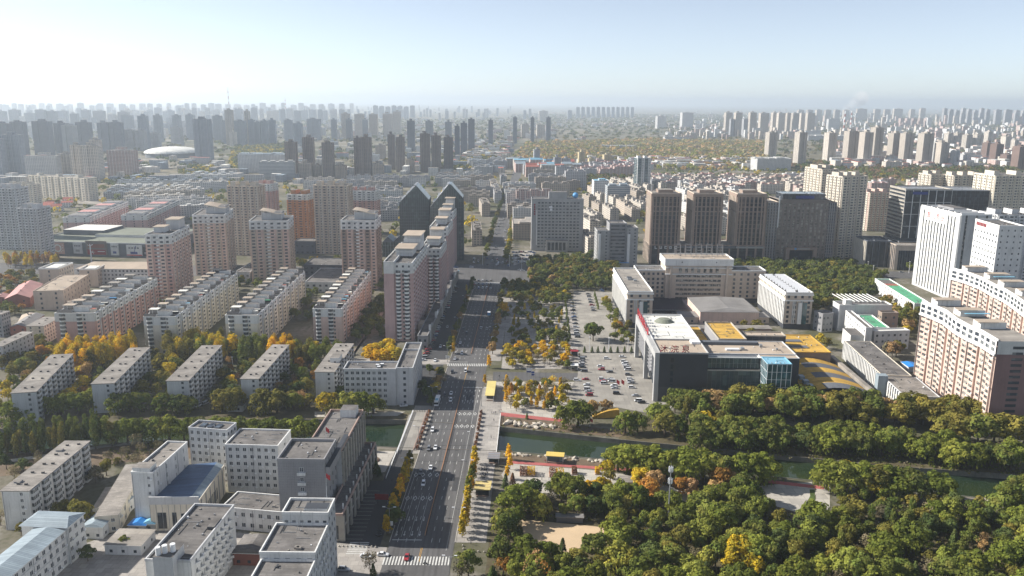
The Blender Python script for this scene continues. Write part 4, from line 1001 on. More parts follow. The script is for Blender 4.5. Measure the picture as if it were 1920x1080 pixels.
for i in range(2):
 x0, x1 = w * i / 2, w * (i + 1) / 2; xm = (x0 + x1) / 2
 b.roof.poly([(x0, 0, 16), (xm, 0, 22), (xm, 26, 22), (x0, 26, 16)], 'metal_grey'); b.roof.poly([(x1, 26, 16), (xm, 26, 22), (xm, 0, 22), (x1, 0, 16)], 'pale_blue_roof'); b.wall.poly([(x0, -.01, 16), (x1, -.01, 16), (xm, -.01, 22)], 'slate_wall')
b.done()
# shopping mall with posters
p, q = G(58, 478), G(300, 484); w = (q - p).length
b = Bld('shopping_mall', 'long low shopping mall with moss green roof and big posters along its front', 'mall', (p.x, p.y), math.atan2(q.y - p.y, q.x - p.x))
b.block(0, w, 0, 95, 0, 15, 'slate_wall', 'moss_roof', F=None, L=None, R=None, par=1.0, parm='grey_white_wall')
b.part('roof_step', (w * .35, w, 40, 94, 15.01, 18, 'grey_white_wall', 'moss_roof')); b.part('roof_hall', (w * .05, w * .38, 50, 92, 15.02, 21, 'slate_wall', 'white_roof'))
for nm, x0, x1, z0, z1, m1, m2 in (('poster', 0, .075, 1, 14, 'white_wall', 'bright_blue_roof'), ('poster', .14, .19, 2, 14, 'dark_wall', None), ('poster', .195, .27, 2, 14.5, 'pink_wall', None),
        ('poster', .34, .41, 3, 15, 'grey_white_wall', None), ('poster', .44, .60, 2, 17.5, 'dark_brown_wall', None), ('poster', .63, .69, 2, 15.5, 'white_wall', None), ('poster', .75, .87, 2, 14, 'white_wall', None), ('poster', .875, .92, 2, 12, 'dark_glass', None)):
 po = b.part(nm, (w * x0, w * x1, -.7, -.02, z0, z1, m1))
 W_ = w * (x1 - x0); X = w * x0
 q = MB()
 if m2: q.box(X + .3, X + W_ - .3, -.78, -.71, z0, z0 + 5, m2)
 elif m1 == 'pink_wall':
  ring = [(math.cos(t), math.sin(t)) for t in [2 * math.pi * k / 16 for k in range(16)]]
  for i in range(16):
   a, c = ring[i], ring[(i + 1) % 16]
   q.poly([(X + W_ * .32 + a[0] * 3, -.74, 8.5 + a[1] * 3), (X + W_ * .32 + c[0] * 3, -.74, 8.5 + c[1] * 3), (X + W_ * .32 + c[0] * 4.4, -.74, 8.5 + c[1] * 4.4), (X + W_ * .32 + a[0] * 4.4, -.74, 8.5 + a[1] * 4.4)], 'white_trim')
  for i in range(6): q.box(X + W_ * .62 + i % 2 * 2, X + W_ * .72 + i % 2 * 2, -.75, -.71, 4 + i * 1.5, 5 + i * 1.5, 'white_trim')
 elif m1 == 'dark_brown_wall':
  q.box(X + W_ * .06, X + W_ * .94, -.75, -.71, 2.3, 8, 'deep_red'); q.box(X + W_ * .12, X + W_ * .9, -.76, -.71, 10, 14, 'red_brick_wall')
  for i in range(5): q.tube((X + W_ * .3, -.8, 5), (X + W_ * .3 + 3.2 * math.cos(i * 1.3), -.8, 5 + 2.6 * math.sin(i * 1.3)), .35, .1, 'white_trim', 4)
  q.box(X + W_ * .55, X + W_ * .9, -.77, -.71, 5.5, 6.3, 'white_trim')
 else:
  for i in range(4): q.box(X + W_ * .15 + W_ * .18 * i, X + W_ * .15 + W_ * .18 * i + W_ * .12, -.75, -.71, z0 + (z1 - z0) * .66, z0 + (z1 - z0) * .78, 'dark_wall' if m1 != 'dark_wall' else 'stone')
  q.box(X + W_ * .25, X + W_ * .7, -.75, -.71, z0 + 2, z0 + 4.5, 'blue_sign' if m1 == 'white_wall' else 'grey_wall')
  if x0 == .75: q.box(X + .3, X + W_ - .3, -.76, -.71, z0 + .2, z0 + 1.4, 'red_sign'); q.tube((X + W_ * .62, -.8, 13), (X + W_ * .5, -.8, 6), .5, .3, 'blue_sign', 4)
 q.build('print', po)
b.done()
# tan school west of the pink tower
def tan_wing(FL, FR, BR, h, lab, nR, nF, roof='concrete_roof', wall='salmon_wall', fl=4, court=False):
 O, a, w, d = plan(FL, FR, BR, h)
 b = Bld('school_wing', lab, 'school', O, a); b.block(0, w, 0, d, 0, h, wall, roof, F=('grid', nF, fl, 1.6, 1.9), R=('grid', nR, fl, 1.6, 1.9), L=('grid', nR, fl, 1.6, 1.9), par=.5 if not court else 1.2, parm=wall if not court else 'white_trim')
 if court: b.part('roof_light', (w * .2, w * .8, d * .15, d * .85, h + .02, h + .7, 'white_trim', 'white_roof'))
 b.done()
tan_wing((68, 543), (118, 545), (166, 515), 16, 'tan four storey school wing with flat roof left of the pink slab block', 8, 2, 'tan_roof', 'tan_wall')
tan_wing((75, 504), (110, 505), (137, 494), 16, 'square tan school pavilion with a white roof light, left of a matching one', 6, 1, wall='tan_wall', court=True)
tan_wing((151, 505), (182, 506), (203, 495), 16, 'square tan school pavilion with a white roof light, right of a matching one', 6, 1, wall='tan_wall', court=True)
p, q = G(142, 535), G(285, 535); b = Bld('school_building', 'long tan school building with a pitched tan roof in front of the mall posters', 'school', (p.x, p.y + 4)); w = q.x - p.x
b.block(0, w, 0, 34, 0, 15, 'grey_white_wall', 'tan_roof', F=('grid', 20, 4, 1.8, 1.8), R=None, L=None, par=0, flat=False); hip(b.roof, 0, w, 0, 34, 15, 3.5, 'tan_roof', 'x'); b.done()
p, q = G(128, 585), G(215, 560); b = Bld('sports_hall', 'low hall with a curved pale roof behind the pink slab block', 'hall', (p.x, p.y), R(-22)); b.block(0, 26, 0, 75, 0, 8, 'tan_wall', 'white_roof', F=('grid', 4, 2, 1.6, 1.6), R=None, L=None, par=1.0)
for i in range(8):
 z = lambda u: 8.1 + 3.2 * math.sin(math.pi * u)
 b.roof.poly([(4 + 18 * i / 8, 6, z(i / 8)), (4 + 18 * (i + 1) / 8, 6, z((i + 1) / 8)), (4 + 18 * (i + 1) / 8, 70, z((i + 1) / 8)), (4 + 18 * i / 8, 70, z(i / 8))], 'white_roof')
b.done()
# small houses at the left edge
def gable(FL, FR, BR, h, rise, wall, roof, lab, nm='old_house', ovr=.5, nR=5, nF=2, fl=2):
 O, a, w, d = plan(FL, FR, BR, h)
 b = Bld(nm, lab, 'house', O, a); b.block(0, w, 0, d, 0, h, wall, roof, F=('flat', nF, fl, 1.2, 1.4), R=('flat', nR, fl, 1.3, 1.4), L=('flat', nR, fl, 1.3, 1.4), par=0, flat=False)
 if rise:
  b.roof.poly([(-ovr, -ovr, h), (w / 2, -ovr, h + rise), (w / 2, d + ovr, h + rise), (-ovr, d + ovr, h)], roof); b.roof.poly([(w + ovr, d + ovr, h), (w / 2, d + ovr, h + rise), (w / 2, -ovr, h + rise), (w + ovr, -ovr, h)], roof)
  for y in (0, d): b.wall.poly([(0, y, h), (w, y, h), (w / 2, y, h + rise)], wall)
 else: b.roof.box(-ovr, w + ovr, -ovr, d + ovr, h + .002, h + .35, roof, bottom=True)
 b.vents(h + (rise or .35) - .4, [(w * .5, d * .25), (w * .5, d * .6), (w * .4, d * .8)], (.9, .7, .9)); b.done()
gable((17, 553), (56, 558), (80, 532), 8, 4, 'red_brick_wall', 'pink_roof', 'brick house with a large faded pink roof at the left edge', nR=6)
gable((-8, 556), (12, 559), (18, 552), 6, 2, 'red_brick_wall', 'pink_roof', 'small annex with a pink roof at the far left edge')
gable((22, 612), (50, 613), (83, 590), 7, 2, 'red_brick_wall', 'grey_metal_roof', 'long brick house with a grey roof left of the pink slab block')
gable((51, 611), (82, 612), (114, 595), 13, 0, 'beige_wall', 'pale_felt_roof', 'five storey tan block with flat grey roof touching the pink slab block', fl=5, nR=7)
gable((-14, 648), (4, 650), (62, 623), 15, 0, 'grey_white_wall', 'pale_felt_roof', 'old balcony block with pale flat roof half cut by the left edge of the view', fl=5, nR=8)
gable((-30, 594), (2, 590), (18, 584), 17, 0, 'grey_wall', 'pale_felt_roof', 'grey block at the left edge behind the old balcony block', fl=6, nR=4)
gable((36, 601), (66, 600), (72, 588), 6, 1.5, 'beige_wall', 'tan_roof', 'low house with a cream roof between the brick house and the tan block', nR=3)
# ================================================================== right of the road
# hotel
O = Vector((22, 951.5, 0)); w, d, h = 60, 22, 60
b = Bld('hotel', 'broad grey slab hotel with a blue globe on its roof', 'hotel', O, R(0))
b.block(0, w, 0, d, 0, h, 'mid_grey_wall', 'felt_roof', F=('grid', 12, 15, 2.6, 1.7, {'m': 6.5, 'm1': 4, 'base': 3, 'top': 2, 'dep': .3}), R=('flat', 2, 15, 1.5, 1.5), L=None, par=.9)
b.part('entrance_block', (17, 42, -7, -.02, 0, 13, 'mid_grey_wall', 'felt_roof'))
q = MB()
for i in range(5): q.box(19 + i * 4.4, 22 + i * 4.4, -7.1, -7.01, 2, 11, 'dark_glass')
q.build('entrance_glass', b.e)
b.part('roof_house', (20, 41, 5, 18, h + .01, h + 8, 'mid_grey_wall', 'felt_roof')); b.part('roof_panels', (20.3, 24, -.25, -.02, 50, 52.5, 'white_metal'), (21, 24, -.25, -.02, 47, 49.5, 'white_metal'))
q = MB(); c = Vector((51, 9, h + 4)); n1, n2 = 12, 7
for i in range(n1):
 for j in range(n2):
  p = lambda u, v: c + Vector((3.4 * math.cos(2 * math.pi * u / n1) * math.sin(math.pi * v / n2), 3.4 * math.sin(2 * math.pi * u / n1) * math.sin(math.pi * v / n2), 3.4 * math.cos(math.pi * v / n2)))
  q.poly([p(i, j + 1), p(i + 1, j + 1), p(i + 1, j), p(i, j)], 'bright_blue_roof')
q.build('roof_globe', b.e)
b.part('balcony_fin', (5.6, 6.5, -.9, -.02, 7, 48, 'white_trim'))
for i in range(5): b.part('sign_letter', (2.6, 4.4, -.35, -.05, 53 - i * 2.7, 54.8 - i * 2.7, 'deep_red'), (3.2, 3.8, -.45, -.36, 52.8 - i * 2.7, 55 - i * 2.7, 'deep_red'))
b.done()
# grey government offices with two projecting window columns
b = Bld('office_block', 'grey office block with two pale corner shafts in front of the older courtyard houses', 'office', (89, 858, 0), R(2)); h = 41
b.block(0, 13, 0, 22, 0, h - 3, 'mid_grey_wall', 'felt_roof', F=('grid', 2, 11, 1.8, 1.5), R='no', L=('flat', 5, 11, 1.4, 1.5), par=.8)
b.block(13.01, 31, 1.5, 24, 0, h + 4, 'grey_wall', 'felt_roof', F=('hband', 12, 1.6, 1.2, {'e': 1.5}), par=1.2)
b.block(31.01, 43, 0, 22, 0, h, 'mid_grey_wall', 'felt_roof', F=('grid', 2, 12, 1.8, 1.5), R=('flat', 4, 12, 1.4, 1.5), L='no', par=.8)
for x in (1.2, 32): b.part('bay_column', (x, x + 2.6, -1.3, -.02, 4, h - 6, 'white_trim'))
b.part('entrance_porch', (9, 34, -6, -.5, 0, 5, 'stone', 'bright_blue_roof')); b.done()
# three dark towers on one podium
b = Bld('tower_complex', 'three dark brown office towers with pale piers standing on one long podium', 'office towers', (148.5, 880, 0), R(0.3))
tw, td, h = 31, 32, 75
for x0 in (0, 44.5, 91):
 b.block(x0, x0 + tw, 0, td, 20, h, 'brown_wall', 'concrete_roof', F=('vstrip', 7, .34, 1.0, 'brown_wall', {'end': 2.2, 'bands': ((56, .9), (61.5, .7), (h - 3, 3)), 'nf': 12, 'sp': 'dark_brown_wall'}), R=('vstrip', 6, .4, .8, 'brown_wall', {'nf': 12, 'sp': 'dark_brown_wall'}), L=('vstrip', 6, .5, .8, 'tan_wall', {'end': 2, 'bands': ((56, .9), (h - 3, 3)), 'nf': 12, 'sp': 'brown_wall'}), par=1.2, pane='dark_glass', parm='tan_wall')
 b.part('roof_house', (x0 + 8, x0 + 24, 10, 24, h + .01, h + 3.5, 'brown_wall', 'concrete_roof'))
b.block(-.5, 123, -2.5, 38, 0, 19.9, 'brown_wall', 'concrete_roof', F=('vstrip', 13, .2, .7, 'brown_wall', {'end': 2, 'nf': 4, 'sp': 'dark_wall'}), R=None, L=('vstrip', 5, .3, .7, 'tan_wall', {'nf': 4, 'sp': 'brown_wall'}), par=1.0, pane='dark_glass')
b.part('sign_band', (32, 91, -3.4, -3.0, 17.2, 19.6, 'slate_wall')); b.part('sign_band', (92, 122, -3.4, -3.0, 17.4, 19.4, 'metal_grey'))
for i in range(5):
 x = 4.5 + i * 5.3
 b.part('sign_letter', (x, x + .7, -3.6, -3.2, 16.4, 19.4, 'white_trim'), (x + .7, x + 2.6, -3.6, -3.2, 16.4, 17.1, 'white_trim'), *(((x + 1.9, x + 2.6, -3.6, -3.2, 17.1, 19.4, 'white_trim'),) if i % 2 else ()), *(((x + .7, x + 2.6, -3.6, -3.2, 18.7, 19.4, 'white_trim'),) if i > 1 else ()))
for i in range(4): b.part('sign_letter', (64 + i * 3.4, 65.6 + i * 3.4, -3.6, -3.41, 17.6, 19.2, 'dark_wall'))
q = MB()
for x in (2.5, 60.5): q.tube((x, 20, h + 1), (x, 20, h + 14), .22, .12, 'white_metal')
q.build('antenna', b.e); b.done()
# white striped residential sliver between the dark towers and the brown bank
b = Bld('apartment_tower', 'narrow white apartment tower with stacked balconies squeezed beside the brown bank tower', 'apartment tower', (262, 900, 0), R(0))
b.block(0, 14, 0, 60, 0, 66, 'white_wall', 'felt_roof', F=('resi', 2, 21, {'bay': 'beige_wall', 'slab': 'white_trim'}), L=('resi', 8, 21, {'bay': 'white_wall', 'slab': 'beige_wall'}), R=None, par=.8)
b.block(-1, 10, -9, -.02, 0, 42, 'white_wall', 'felt_roof', F=('resi', 2, 13, {'bay': 'white_wall', 'slab': 'white_trim'}), L=('resi', 2, 13, {'bay': 'white_wall', 'slab': 'white_trim'}), R=None, par=.8); b.done()
# brown bank tower
b = Bld('office_tower', 'brown bank tower with a glass crown and a dark portal at its foot', 'office tower', (276, 893, 0), R(.5)); w, d, h = 75, 34, 68
b.block(0, 12, 0, d, 0, h - 3, 'brown_wall', 'concrete_roof', F=('vstrip', 4, .6, .6, 'grey_tile_wall', {'nf': 20, 'sp': 'brown_wall'}), L=('vstrip', 6, .55, .6, 'tan_wall', {'nf': 20, 'sp': 'tan_wall'}), R='no', par=1.0, parm='tan_wall', pane='dark_glass')
b.block(12.01, 66, -1.2, d, 0, h, 'dark_brown_wall', 'concrete_roof', F=('grid', 11, 17, 2.7, 2.4, {'base': 4, 'top': 3, 'dep': .35, 'sill': .8}), L='no', R='no', par=.8, pane='lit_blind_glass', parm='dark_brown_wall')
b.block(66.01, w, .2, d, 0, h - 3, 'dark_brown_wall', 'concrete_roof', F=('vstrip', 4, .5, .6, 'grey_tile_wall', {'nf': 20, 'sp': 'brown_wall'}), R=('vstrip', 6, .5, .6, 'brown_wall', {'nf': 18, 'sp': 'brown_wall'}), L='no', par=.8, pane='dark_glass')
b.block(16, 62, .5, 24, h + .01, h + 6.5, 'slate_wall', 'pale_blue_roof', F=('curtain', 14, 2, 'slate_wall'), L=('curtain', 5, 2, 'slate_wall'), R=None, par=.4, pane='dark_glass', parm='metal_grey')
b.part('corner_fin', (11.6, 12.8, -1.6, -1.21, 38, h + 4, 'white_trim'))
b.part('portal', (22, 26, -6, -1.22, 0, 14, 'brown_wall'), (52, 56, -6, -1.22, 0, 14, 'brown_wall'), (22, 56, -6, -1.22, 14.01, 17, 'brown_wall')); b.part('portal_glass', (26.1, 51.9, -3, -1.23, 0, 13.9, 'dark_glass')); b.part('portal_sign', (31, 33.4, -6.2, -6.01, 14.5, 16.6, 'bright_blue_roof'), (34.5, 48, -6.2, -6.01, 15, 16.1, 'metal_grey'))
b.part('crown_sign', (30, 50, -.1, .45, h + 1.6, h + 4.6, 'blue_sign')); b.done()
# tall beige pair
slab_tower((1541, 318), (1573, 318), 92, 40, 'beige_wall', 'tall beige tower with a dark slot, farther of the pair behind the museum', 3, 5, ang=4, bay='cream_wall', slab='beige_wall')
slab_tower((1580, 332), (1628, 331), 91, 26, 'beige_wall', 'tall beige tower with a dark central slot, nearer of the pair behind the museum', 3, 4, ang=2, bay='cream_wall', slab='beige_wall')
slab_tower((1631, 362), (1677, 362), 52, 34, 'salmon_wall', 'tan apartment slab with cream bays between the beige pair and the black glass tower', 6, 4, ang=2, bay='cream_wall')
# black glass offices
b = Bld('office_tower', 'black glass office tower with white frame grid behind the striped white tower', 'office tower', (428, 902, 0), R(-1)); w, d, h = 110, 40, 79
b.block(0, w * .46, 0, d, 26, h, 'stone', 'metal_grey', F=('curtain', 6, 4, 'white_trim', {'w': .35}), L=('hband', 13, 2.0, 1.0, {'lip': .5}), R='no', par=1.2, pane='dark_glass', parm='stone')
b.block(w * .46 + .01, w, .5, d, 26, h - .5, 'slate_wall', 'metal_grey', F=('curtain', 12, 14, 'slate_wall'), R=('curtain', 6, 14, 'slate_wall'), L='no', par=1.0, pane='dark_glass', parm='grey_white_wall')
b.block(-2, w, -1.5, d, 0, 22, 'grey_wall', 'concrete_roof', F=('hband', 9, 1.2, .9, {'lip': .6, 'e': .2}), L=('hband', 9, 1.2, .9), R=None, par=.8, pane='dark_glass'); b.block(0, w, .3, d, 22.9, 25.99, 'dark_wall', 'dark_wall', F=None, par=0, flat=False)
b.part('top_sign', (8, 24, -.6, -.16, h - 5, h - 2, 'blue_sign')); b.done()
# museum box
b = Bld('museum', 'low dark museum with a stone frame and glass hall below the beige pair', 'museum', (377, 868, 0), R(-3))
b.block(0, 26, 0, 34, 0, 27, 'cream_wall', 'dark_wall', F=('vstrip', 4, .15, .5, 'slate_wall'), L=('vstrip', 9, .45, .7, 'cream_wall'), R=('vstrip', 9, .4, .5, 'slate_wall'), par=1.2, pane='dark_glass', parm='slate_wall')
b.block(24, 54, -16, -.02, 0, 26, 'tan_wall', 'concrete_roof', F=('vstrip', 12, .16, .3, 'slate_wall', {'end': 3, 'bands': ((21, 5),)}), L=('vstrip', 4, .25, .4, 'tan_wall'), R=('vstrip', 4, .2, .4, 'slate_wall'), par=.6, pane='dark_glass')
b.block(54.01, 66, -8, 12, 0, 22, 'slate_wall', 'concrete_roof', F=('curtain', 6, 6, 'slate_wall'), R=('curtain', 6, 6, 'slate_wall'), par=.5, pane='dark_glass'); b.done()
# striped white tower, tall face turned to the street, and its white neighbours
h = 76; p0, p1 = G(1728, 386, h), G(1803, 404, h); O = Vector((p1.x, p1.y, 0)); dv = p0 - p1; dv.z = 0; d = dv.length; a = math.atan2(-dv.x, dv.y)
b = Bld('office_tower', 'white office tower with tall vertical window strips and faint red rooftop characters', 'office tower', O, a)
b.block(0, 27, 0, d, 0, h, 'grey_white_wall', 'felt_roof', F=('vstrip', 3, .78, .5, 'grey_white_wall', {'nf': 22, 'sp': 'dark_wall'}), R=None, L=('vstrip', 13, .52, .8, 'white_trim', {'end': 5, 'bands': ((h - 2.5, 2.5), (0, 2)), 'nf': 20, 'sp': 'metal_grey'}), par=1.2, parm='white_trim', pane='mixed_glass')
f = b.fpos('L', (0, 27, 0, d)); q = MB(); b.fbox(q, f, d * .18, d * .68, h - 11, h - 1, .9, 1.3, 'white_trim'); sb = q.build('sign_board', b.e)
glyphs('辉山乳业', b.e, 6.4, 8, 'pale_red', lambda i: f(d * .26 + i * d * .115, h - 8.4, 1.35), rot=(math.pi / 2, 0, -math.pi / 2))
for i in range(6): b.part('roof_beam', (3, 24, 6 + i * d / 7, 7.2 + i * d / 7, h + .4, h + 1.6, 'white_trim'))
b.part('plant_room', (8, 20, d * .4, d * .8, h + .02, h + 3, 'grey_wall', 'felt_roof')); b.done()
h = 80; p0, p1 = G(1829, 412, h), G(1874, 425, h); O = Vector((p1.x, p1.y, 0)); dv = p0 - p1; dv.z = 0; d = dv.length; a = math.atan2(-dv.x, dv.y)
b = Bld('office_tower', 'plain white block with small square windows right of the striped white tower', 'office tower', O, a)
b.block(0, 19, 0, d, 0, h, 'white_wall', 'felt_roof', F=('flat', 4, 18, 1.0, 1.3), R=None, L=('grid', 8, 17, 1.7, 1.7, {'top': 5}), par=1.0, parm='white_trim')
f = b.fpos('L', (0, 19, 0, d))
for i in range(7): q = MB(); b.fbox(q, f, d * .08 + i * 2.3, d * .08 + i * 2.3 + 1.4, h - 3.4, h - .8, .02, .3, 'deep_red'); q.build('sign_letter', b.e)
b.done()
slab_tower((1871, 404), (1965, 404), 72, 30, 'grey_white_wall', 'grey white tower cut by the right edge behind the plain white block', 5, 4, ang=-2)
slab_tower((1866, 330), (1990, 330), 95, 36, 'cream_wall', 'cream tower with a tall blank parapet at the right edge of the view', 10, 4, bay='cream_wall', top=('cream_wall', 12))
for FLx, FRx, yt, lab in ((1745, 1776, 328, 'beige balcony tower with a roof lantern behind the black glass tower, left twin'), (1788, 1852, 330, 'beige balcony tower with a roof lantern behind the black glass tower, right twin')):
 slab_tower((FLx, yt), (FRx, yt), 84, 24, 'beige_wall', lab, 4, 3, ang=3, bay='cream_wall', slab='beige_wall')
slab_tower((1196, 297), (1221, 297), 64, 26, 'white_wall', 'slim white tower with a rounded blue glass side, alone above the low houses', 2, 3, bay='teal_glass', slab='white_trim')

# U-shaped university hall
O = Vector((88.5, 616.5, 0)); b = Bld('university_hall', 'U shaped brown and white university hall with a raised centre and roof lettering frames', 'university', O, R(0)); h = 28
lw = 19.5; ld = 92
def uni_wing(x0, x1, y0, y1, nF, nL, nR, roof):
 b.block(x0, x1, y0, y1, 0, 4, 'dark_wall', 'felt_roof', par=0, flat=False)
 b.block(x0, x1, y0, y1, 4.0, 22.4, 'tan_wall', 'felt_roof', F=('grid', nF, 5, 2.0, 2.2) if nF else None, L='no', R=('grid', nR, 5, 1.8, 2.2) if nR else None, par=0, flat=False)
 b.facade('L', (x0, x1, y0, y1), 4.0, 22.4, 'cream_wall', ('grid', nL, 5, 2.0, 2.3) if nL else None)  # left sides above the ground floor paler: sunlight put into the wall colour
 b.block(x0, x1, y0, y1, 22.4, h, 'tan_wall', roof, F=('grid', nF, 1, 2.0, 2.2, {'sill': 1.8}) if nF else None, L='no', R=('grid', nR, 1, 1.8, 2.2, {'sill': 1.8}) if nR else None, par=1.0, parm='white_trim')
 b.facade('L', (x0, x1, y0, y1), 22.4, h, 'cream_wall', ('grid', nL, 1, 1.8, 2.2, {'sill': 1.8}) if nL else None)
uni_wing(0, lw, 0, ld, 3, 20, 16, 'concrete_roof'); rx = 121; uni_wing(rx, rx + 21, 0, 68, 4, 18, 12, 'felt_roof')
uni_wing(lw + .02, 44, 84, 104, 6, 0, 0, 'felt_roof'); uni_wing(101, rx + 10, 84, 104, 5, 0, 0, 'felt_roof')
for x0, x1, y0, L_ in ((0, lw, 0, ld), (rx, rx + 21, 0, 68)):   # white piers of the long sunlit sides, cornices
 for i in range(21 if x0 == 0 else 19):
  y = L_ * i / (20 if x0 == 0 else 18); b.bay.box(x0 - .55, x0 - .03, max(0, y - .95), min(L_, y + .95), 4, 22, 'white_wall')
 for xx in (.3, .36, .62): b.bay.box(x0 + (x1 - x0) * xx - .35, x0 + (x1 - x0) * xx + .35, -.5, -.02, 4, 22, 'white_wall')
 for z in (22.4, 26.9): b.bay.box(x0 - .8, x1 + .6, -.8, -.03, z - .4, z + .5, 'white_trim', bottom=True); b.bay.box(x0 - .8, x0 - .04, -.02, L_, z - .4, z + .5, 'white_trim', bottom=True); b.bay.box(x1 + .04, x1 + .7, -.02, L_, z - .4, z + .5, 'white_trim', bottom=True)
 b.part('stair_bay', (x0 + (x1 - x0) * .48, x0 + (x1 - x0) * .62, -1.5, -.52, 4.1, 21, 'white_trim'), (x0 + (x1 - x0) * .64, x0 + (x1 - x0) * .8, -1.3, -.5, 4.1, 21, 'teal_glass'))
b.block(44.02, 101, 82, 108, 0, 25.5, 'tan_wall', 'felt_roof', F=('grid', 11, 6, 3.3, 2.0, {'m': 9, 'm1': 9, 'sill': 1.2, 'base': 2}), par=.4, pane='mixed_glass', parm='white_trim')
b.block(44.02, 101, 82.5, 108, 25.91, 33, 'tan_wall', 'felt_roof', F=('grid', 7, 1, 2.6, 4.6, {'sill': 1.0, 'm': 10, 'm1': 10}), L=None, R=None, par=0, flat=False, pane='mixed_glass')
b.block(43, 102, 81.8, 109, 33.01, 38, 'white_wall', 'tan_roof', F=('flat', 2, 1, 1.0, 1.0, {'sill': 2.5}), L=None, R=None, par=1.0, parm='white_trim')
for x in (47.5, 96): b.part('corner_fin', (x, x + 2, 80.8, 81.7, 2, 33, 'tan_wall'))
for z in (25.2, 30.9): b.bay.box(43.5, 101.5, 81.0, 81.75, z, z + .6, 'white_trim', bottom=True)
for i in range(5):                                   # steel lattice frames of the roof lettering
 q = MB(); x = 55 + i * 9.3
 for dx in (0, 5):
  q.tube((x + dx, 100, 38.1), (x + dx - .8, 100, 49), .22, .18, 'grey_wall', 4); q.tube((x + dx, 104, 38.1), (x + dx - .8, 100, 49), .18, .14, 'grey_wall', 4)
 for k in range(4): q.tube((x - .2 * k, 100, 40 + k * 2.6), (x + 5 - .2 * k, 100, 41.5 + k * 2.6), .16, .16, 'metal_grey', 4); q.tube((x + 5 - .2 * k, 100, 40 + k * 2.6), (x - .2 * k, 100, 41.5 + k * 2.6), .16, .16, 'metal_grey', 4)
 q.build('letter_frame', b.e)
for i in range(9):                                   # rows of solar collectors on the right wing
 q = MB(); y = 4 + i * 7
 for x0, x1 in ((rx + 2, rx + 9), (rx + 11, rx + 19)):
  q.poly([(x0, y, h + .2), (x1, y, h + .2), (x1, y + 3.2, h + 2.2), (x0, y + 3.2, h + 2.2)], 'white_metal'); q.poly([(x1, y + 3.3, h + .2), (x0, y + 3.3, h + .2), (x0, y + 3.25, h + 2.2), (x1, y + 3.25, h + 2.2)], 'metal_grey')
 q.build('solar_rack', b.e)
b.part('roof_plant', (6, 10, 44, 52, h + .02, h + 1.6, 'metal_grey', 'dark_wall'), (10.5, 13, 40, 43, h + .02, h + 1.2, 'metal_grey')); b.done()
# halls in the university court
for lab, px, py, w, d, hh, rise, roof, wall in (('large canteen hall with a plain grey pitched roof inside the university court', 1312, 608, 46, 48, 10, 2.2, 'grey_metal_roof', 'salmon_wall'),
  ('low grey roofed wing on the left of the canteen hall', 1276, 606, 24, 18, 5, .4, 'grey_metal_roof', 'tan_wall'), ('low grey roofed wing on the right of the canteen hall', 1375, 606, 28, 16, 5, .4, 'grey_metal_roof', 'tan_wall'),
  ('single storey brick kitchen row with pale roof in front of the canteen hall', 1290, 630, 62, 9, 6, .3, 'pale_felt_roof', 'brown_wall'), ('sports pitch pavilion under black netting between the university wings', 1222, 590, 34, 58, 4.0, .2, 'net_dark', 'net_dark')):
 g = G(px, py); b = Bld('court_hall', lab, 'hall', (g.x, g.y), R(0)); b.block(0, w, 0, d, 0, hh, wall, roof, F=('flat', max(2, w // 6), 1, 1.6, 1.8), L=('flat', 4, 1, 1.6, 1.8), R=None, par=0, flat=False); hip(b.roof, 0, w, 0, d, hh, rise, roof, 'x' if d < w * .6 else 'y', .5); b.done()

# bath house
O = Vector((83.2, 455.5, 0)); b = Bld('bath_house', 'grey bath house with white and yellow roofs and red characters on its roof edge', 'bath house', O, R(-1)); h = 29
b.block(2, 30, 28, 88, 9, h, 'grey_wall', 'white_roof', F='no', R=None, L=('hband', 9, .9, .6, {'e': 4, 'lip': .9}), par=1.0, parm='grey_white_wall', pane='dark_glass')
b.block(2, 30, 0, 28.01, 9, h, 'charcoal_wall', 'tan_roof', F=None, R='no', L=None, par=.9, parm='mid_grey_wall')
q = MB(); q.box(-.6, 1.98, -.2, 3.2, 0, h + .6, 'mid_grey_wall'); q.box(-.6, 1.98, 40, 43, 0, h + .6, 'mid_grey_wall'); q.box(-.6, 1.98, 84, 88, 0, h + .6, 'mid_grey_wall'); q.box(-.6, 1.98, 3.2, 40, h - 3.5, h + .6, 'mid_grey_wall', bottom=True); q.box(-.6, 1.98, 43, 84, h - 5, h + .6, 'mid_grey_wall', bottom=True); q.build('portal_frame', b.e)
b.block(4, 30, 6, 87, 0, 8.99, 'dark_wall', 'dark_wall', F=None, L=('vstrip', 12, .2, .3, 'slate_wall'), R=None, par=0, flat=False, pane='dark_glass')
b.block(2, 18, -.05, 5.99, 0, 8.99, 'charcoal_wall', 'charcoal_wall', F=None, L=None, par=0, flat=False)
q = MB()
for j in range(5): q.box(8.6, 10.2, -.3, -.06, 8 + j * 4, 10.6 + j * 4, 'dark_glass')
q.build('slot_window', b.e)
q = MB(); c = (16, 72)                               # shallow glass cupola
for i in range(16):
 t, u = 2 * math.pi * i / 16, 2 * math.pi * (i + 1) / 16
 q.poly([(c[0] + 6.5 * math.cos(t), c[1] + 6.5 * math.sin(t), h + .02), (c[0] + 6.5 * math.cos(u), c[1] + 6.5 * math.sin(u), h + .02), (c[0] + 4 * math.cos(u), c[1] + 4 * math.sin(u), h + 1.9), (c[0] + 4 * math.cos(t), c[1] + 4 * math.sin(t), h + 1.9)], 'moss_roof')
 q.poly([(c[0] + 4 * math.cos(t), c[1] + 4 * math.sin(t), h + 1.9), (c[0] + 4 * math.cos(u), c[1] + 4 * math.sin(u), h + 1.9), (c[0], c[1], h + 2.6)], 'moss_roof')
q.build('roof_cupola', b.e)
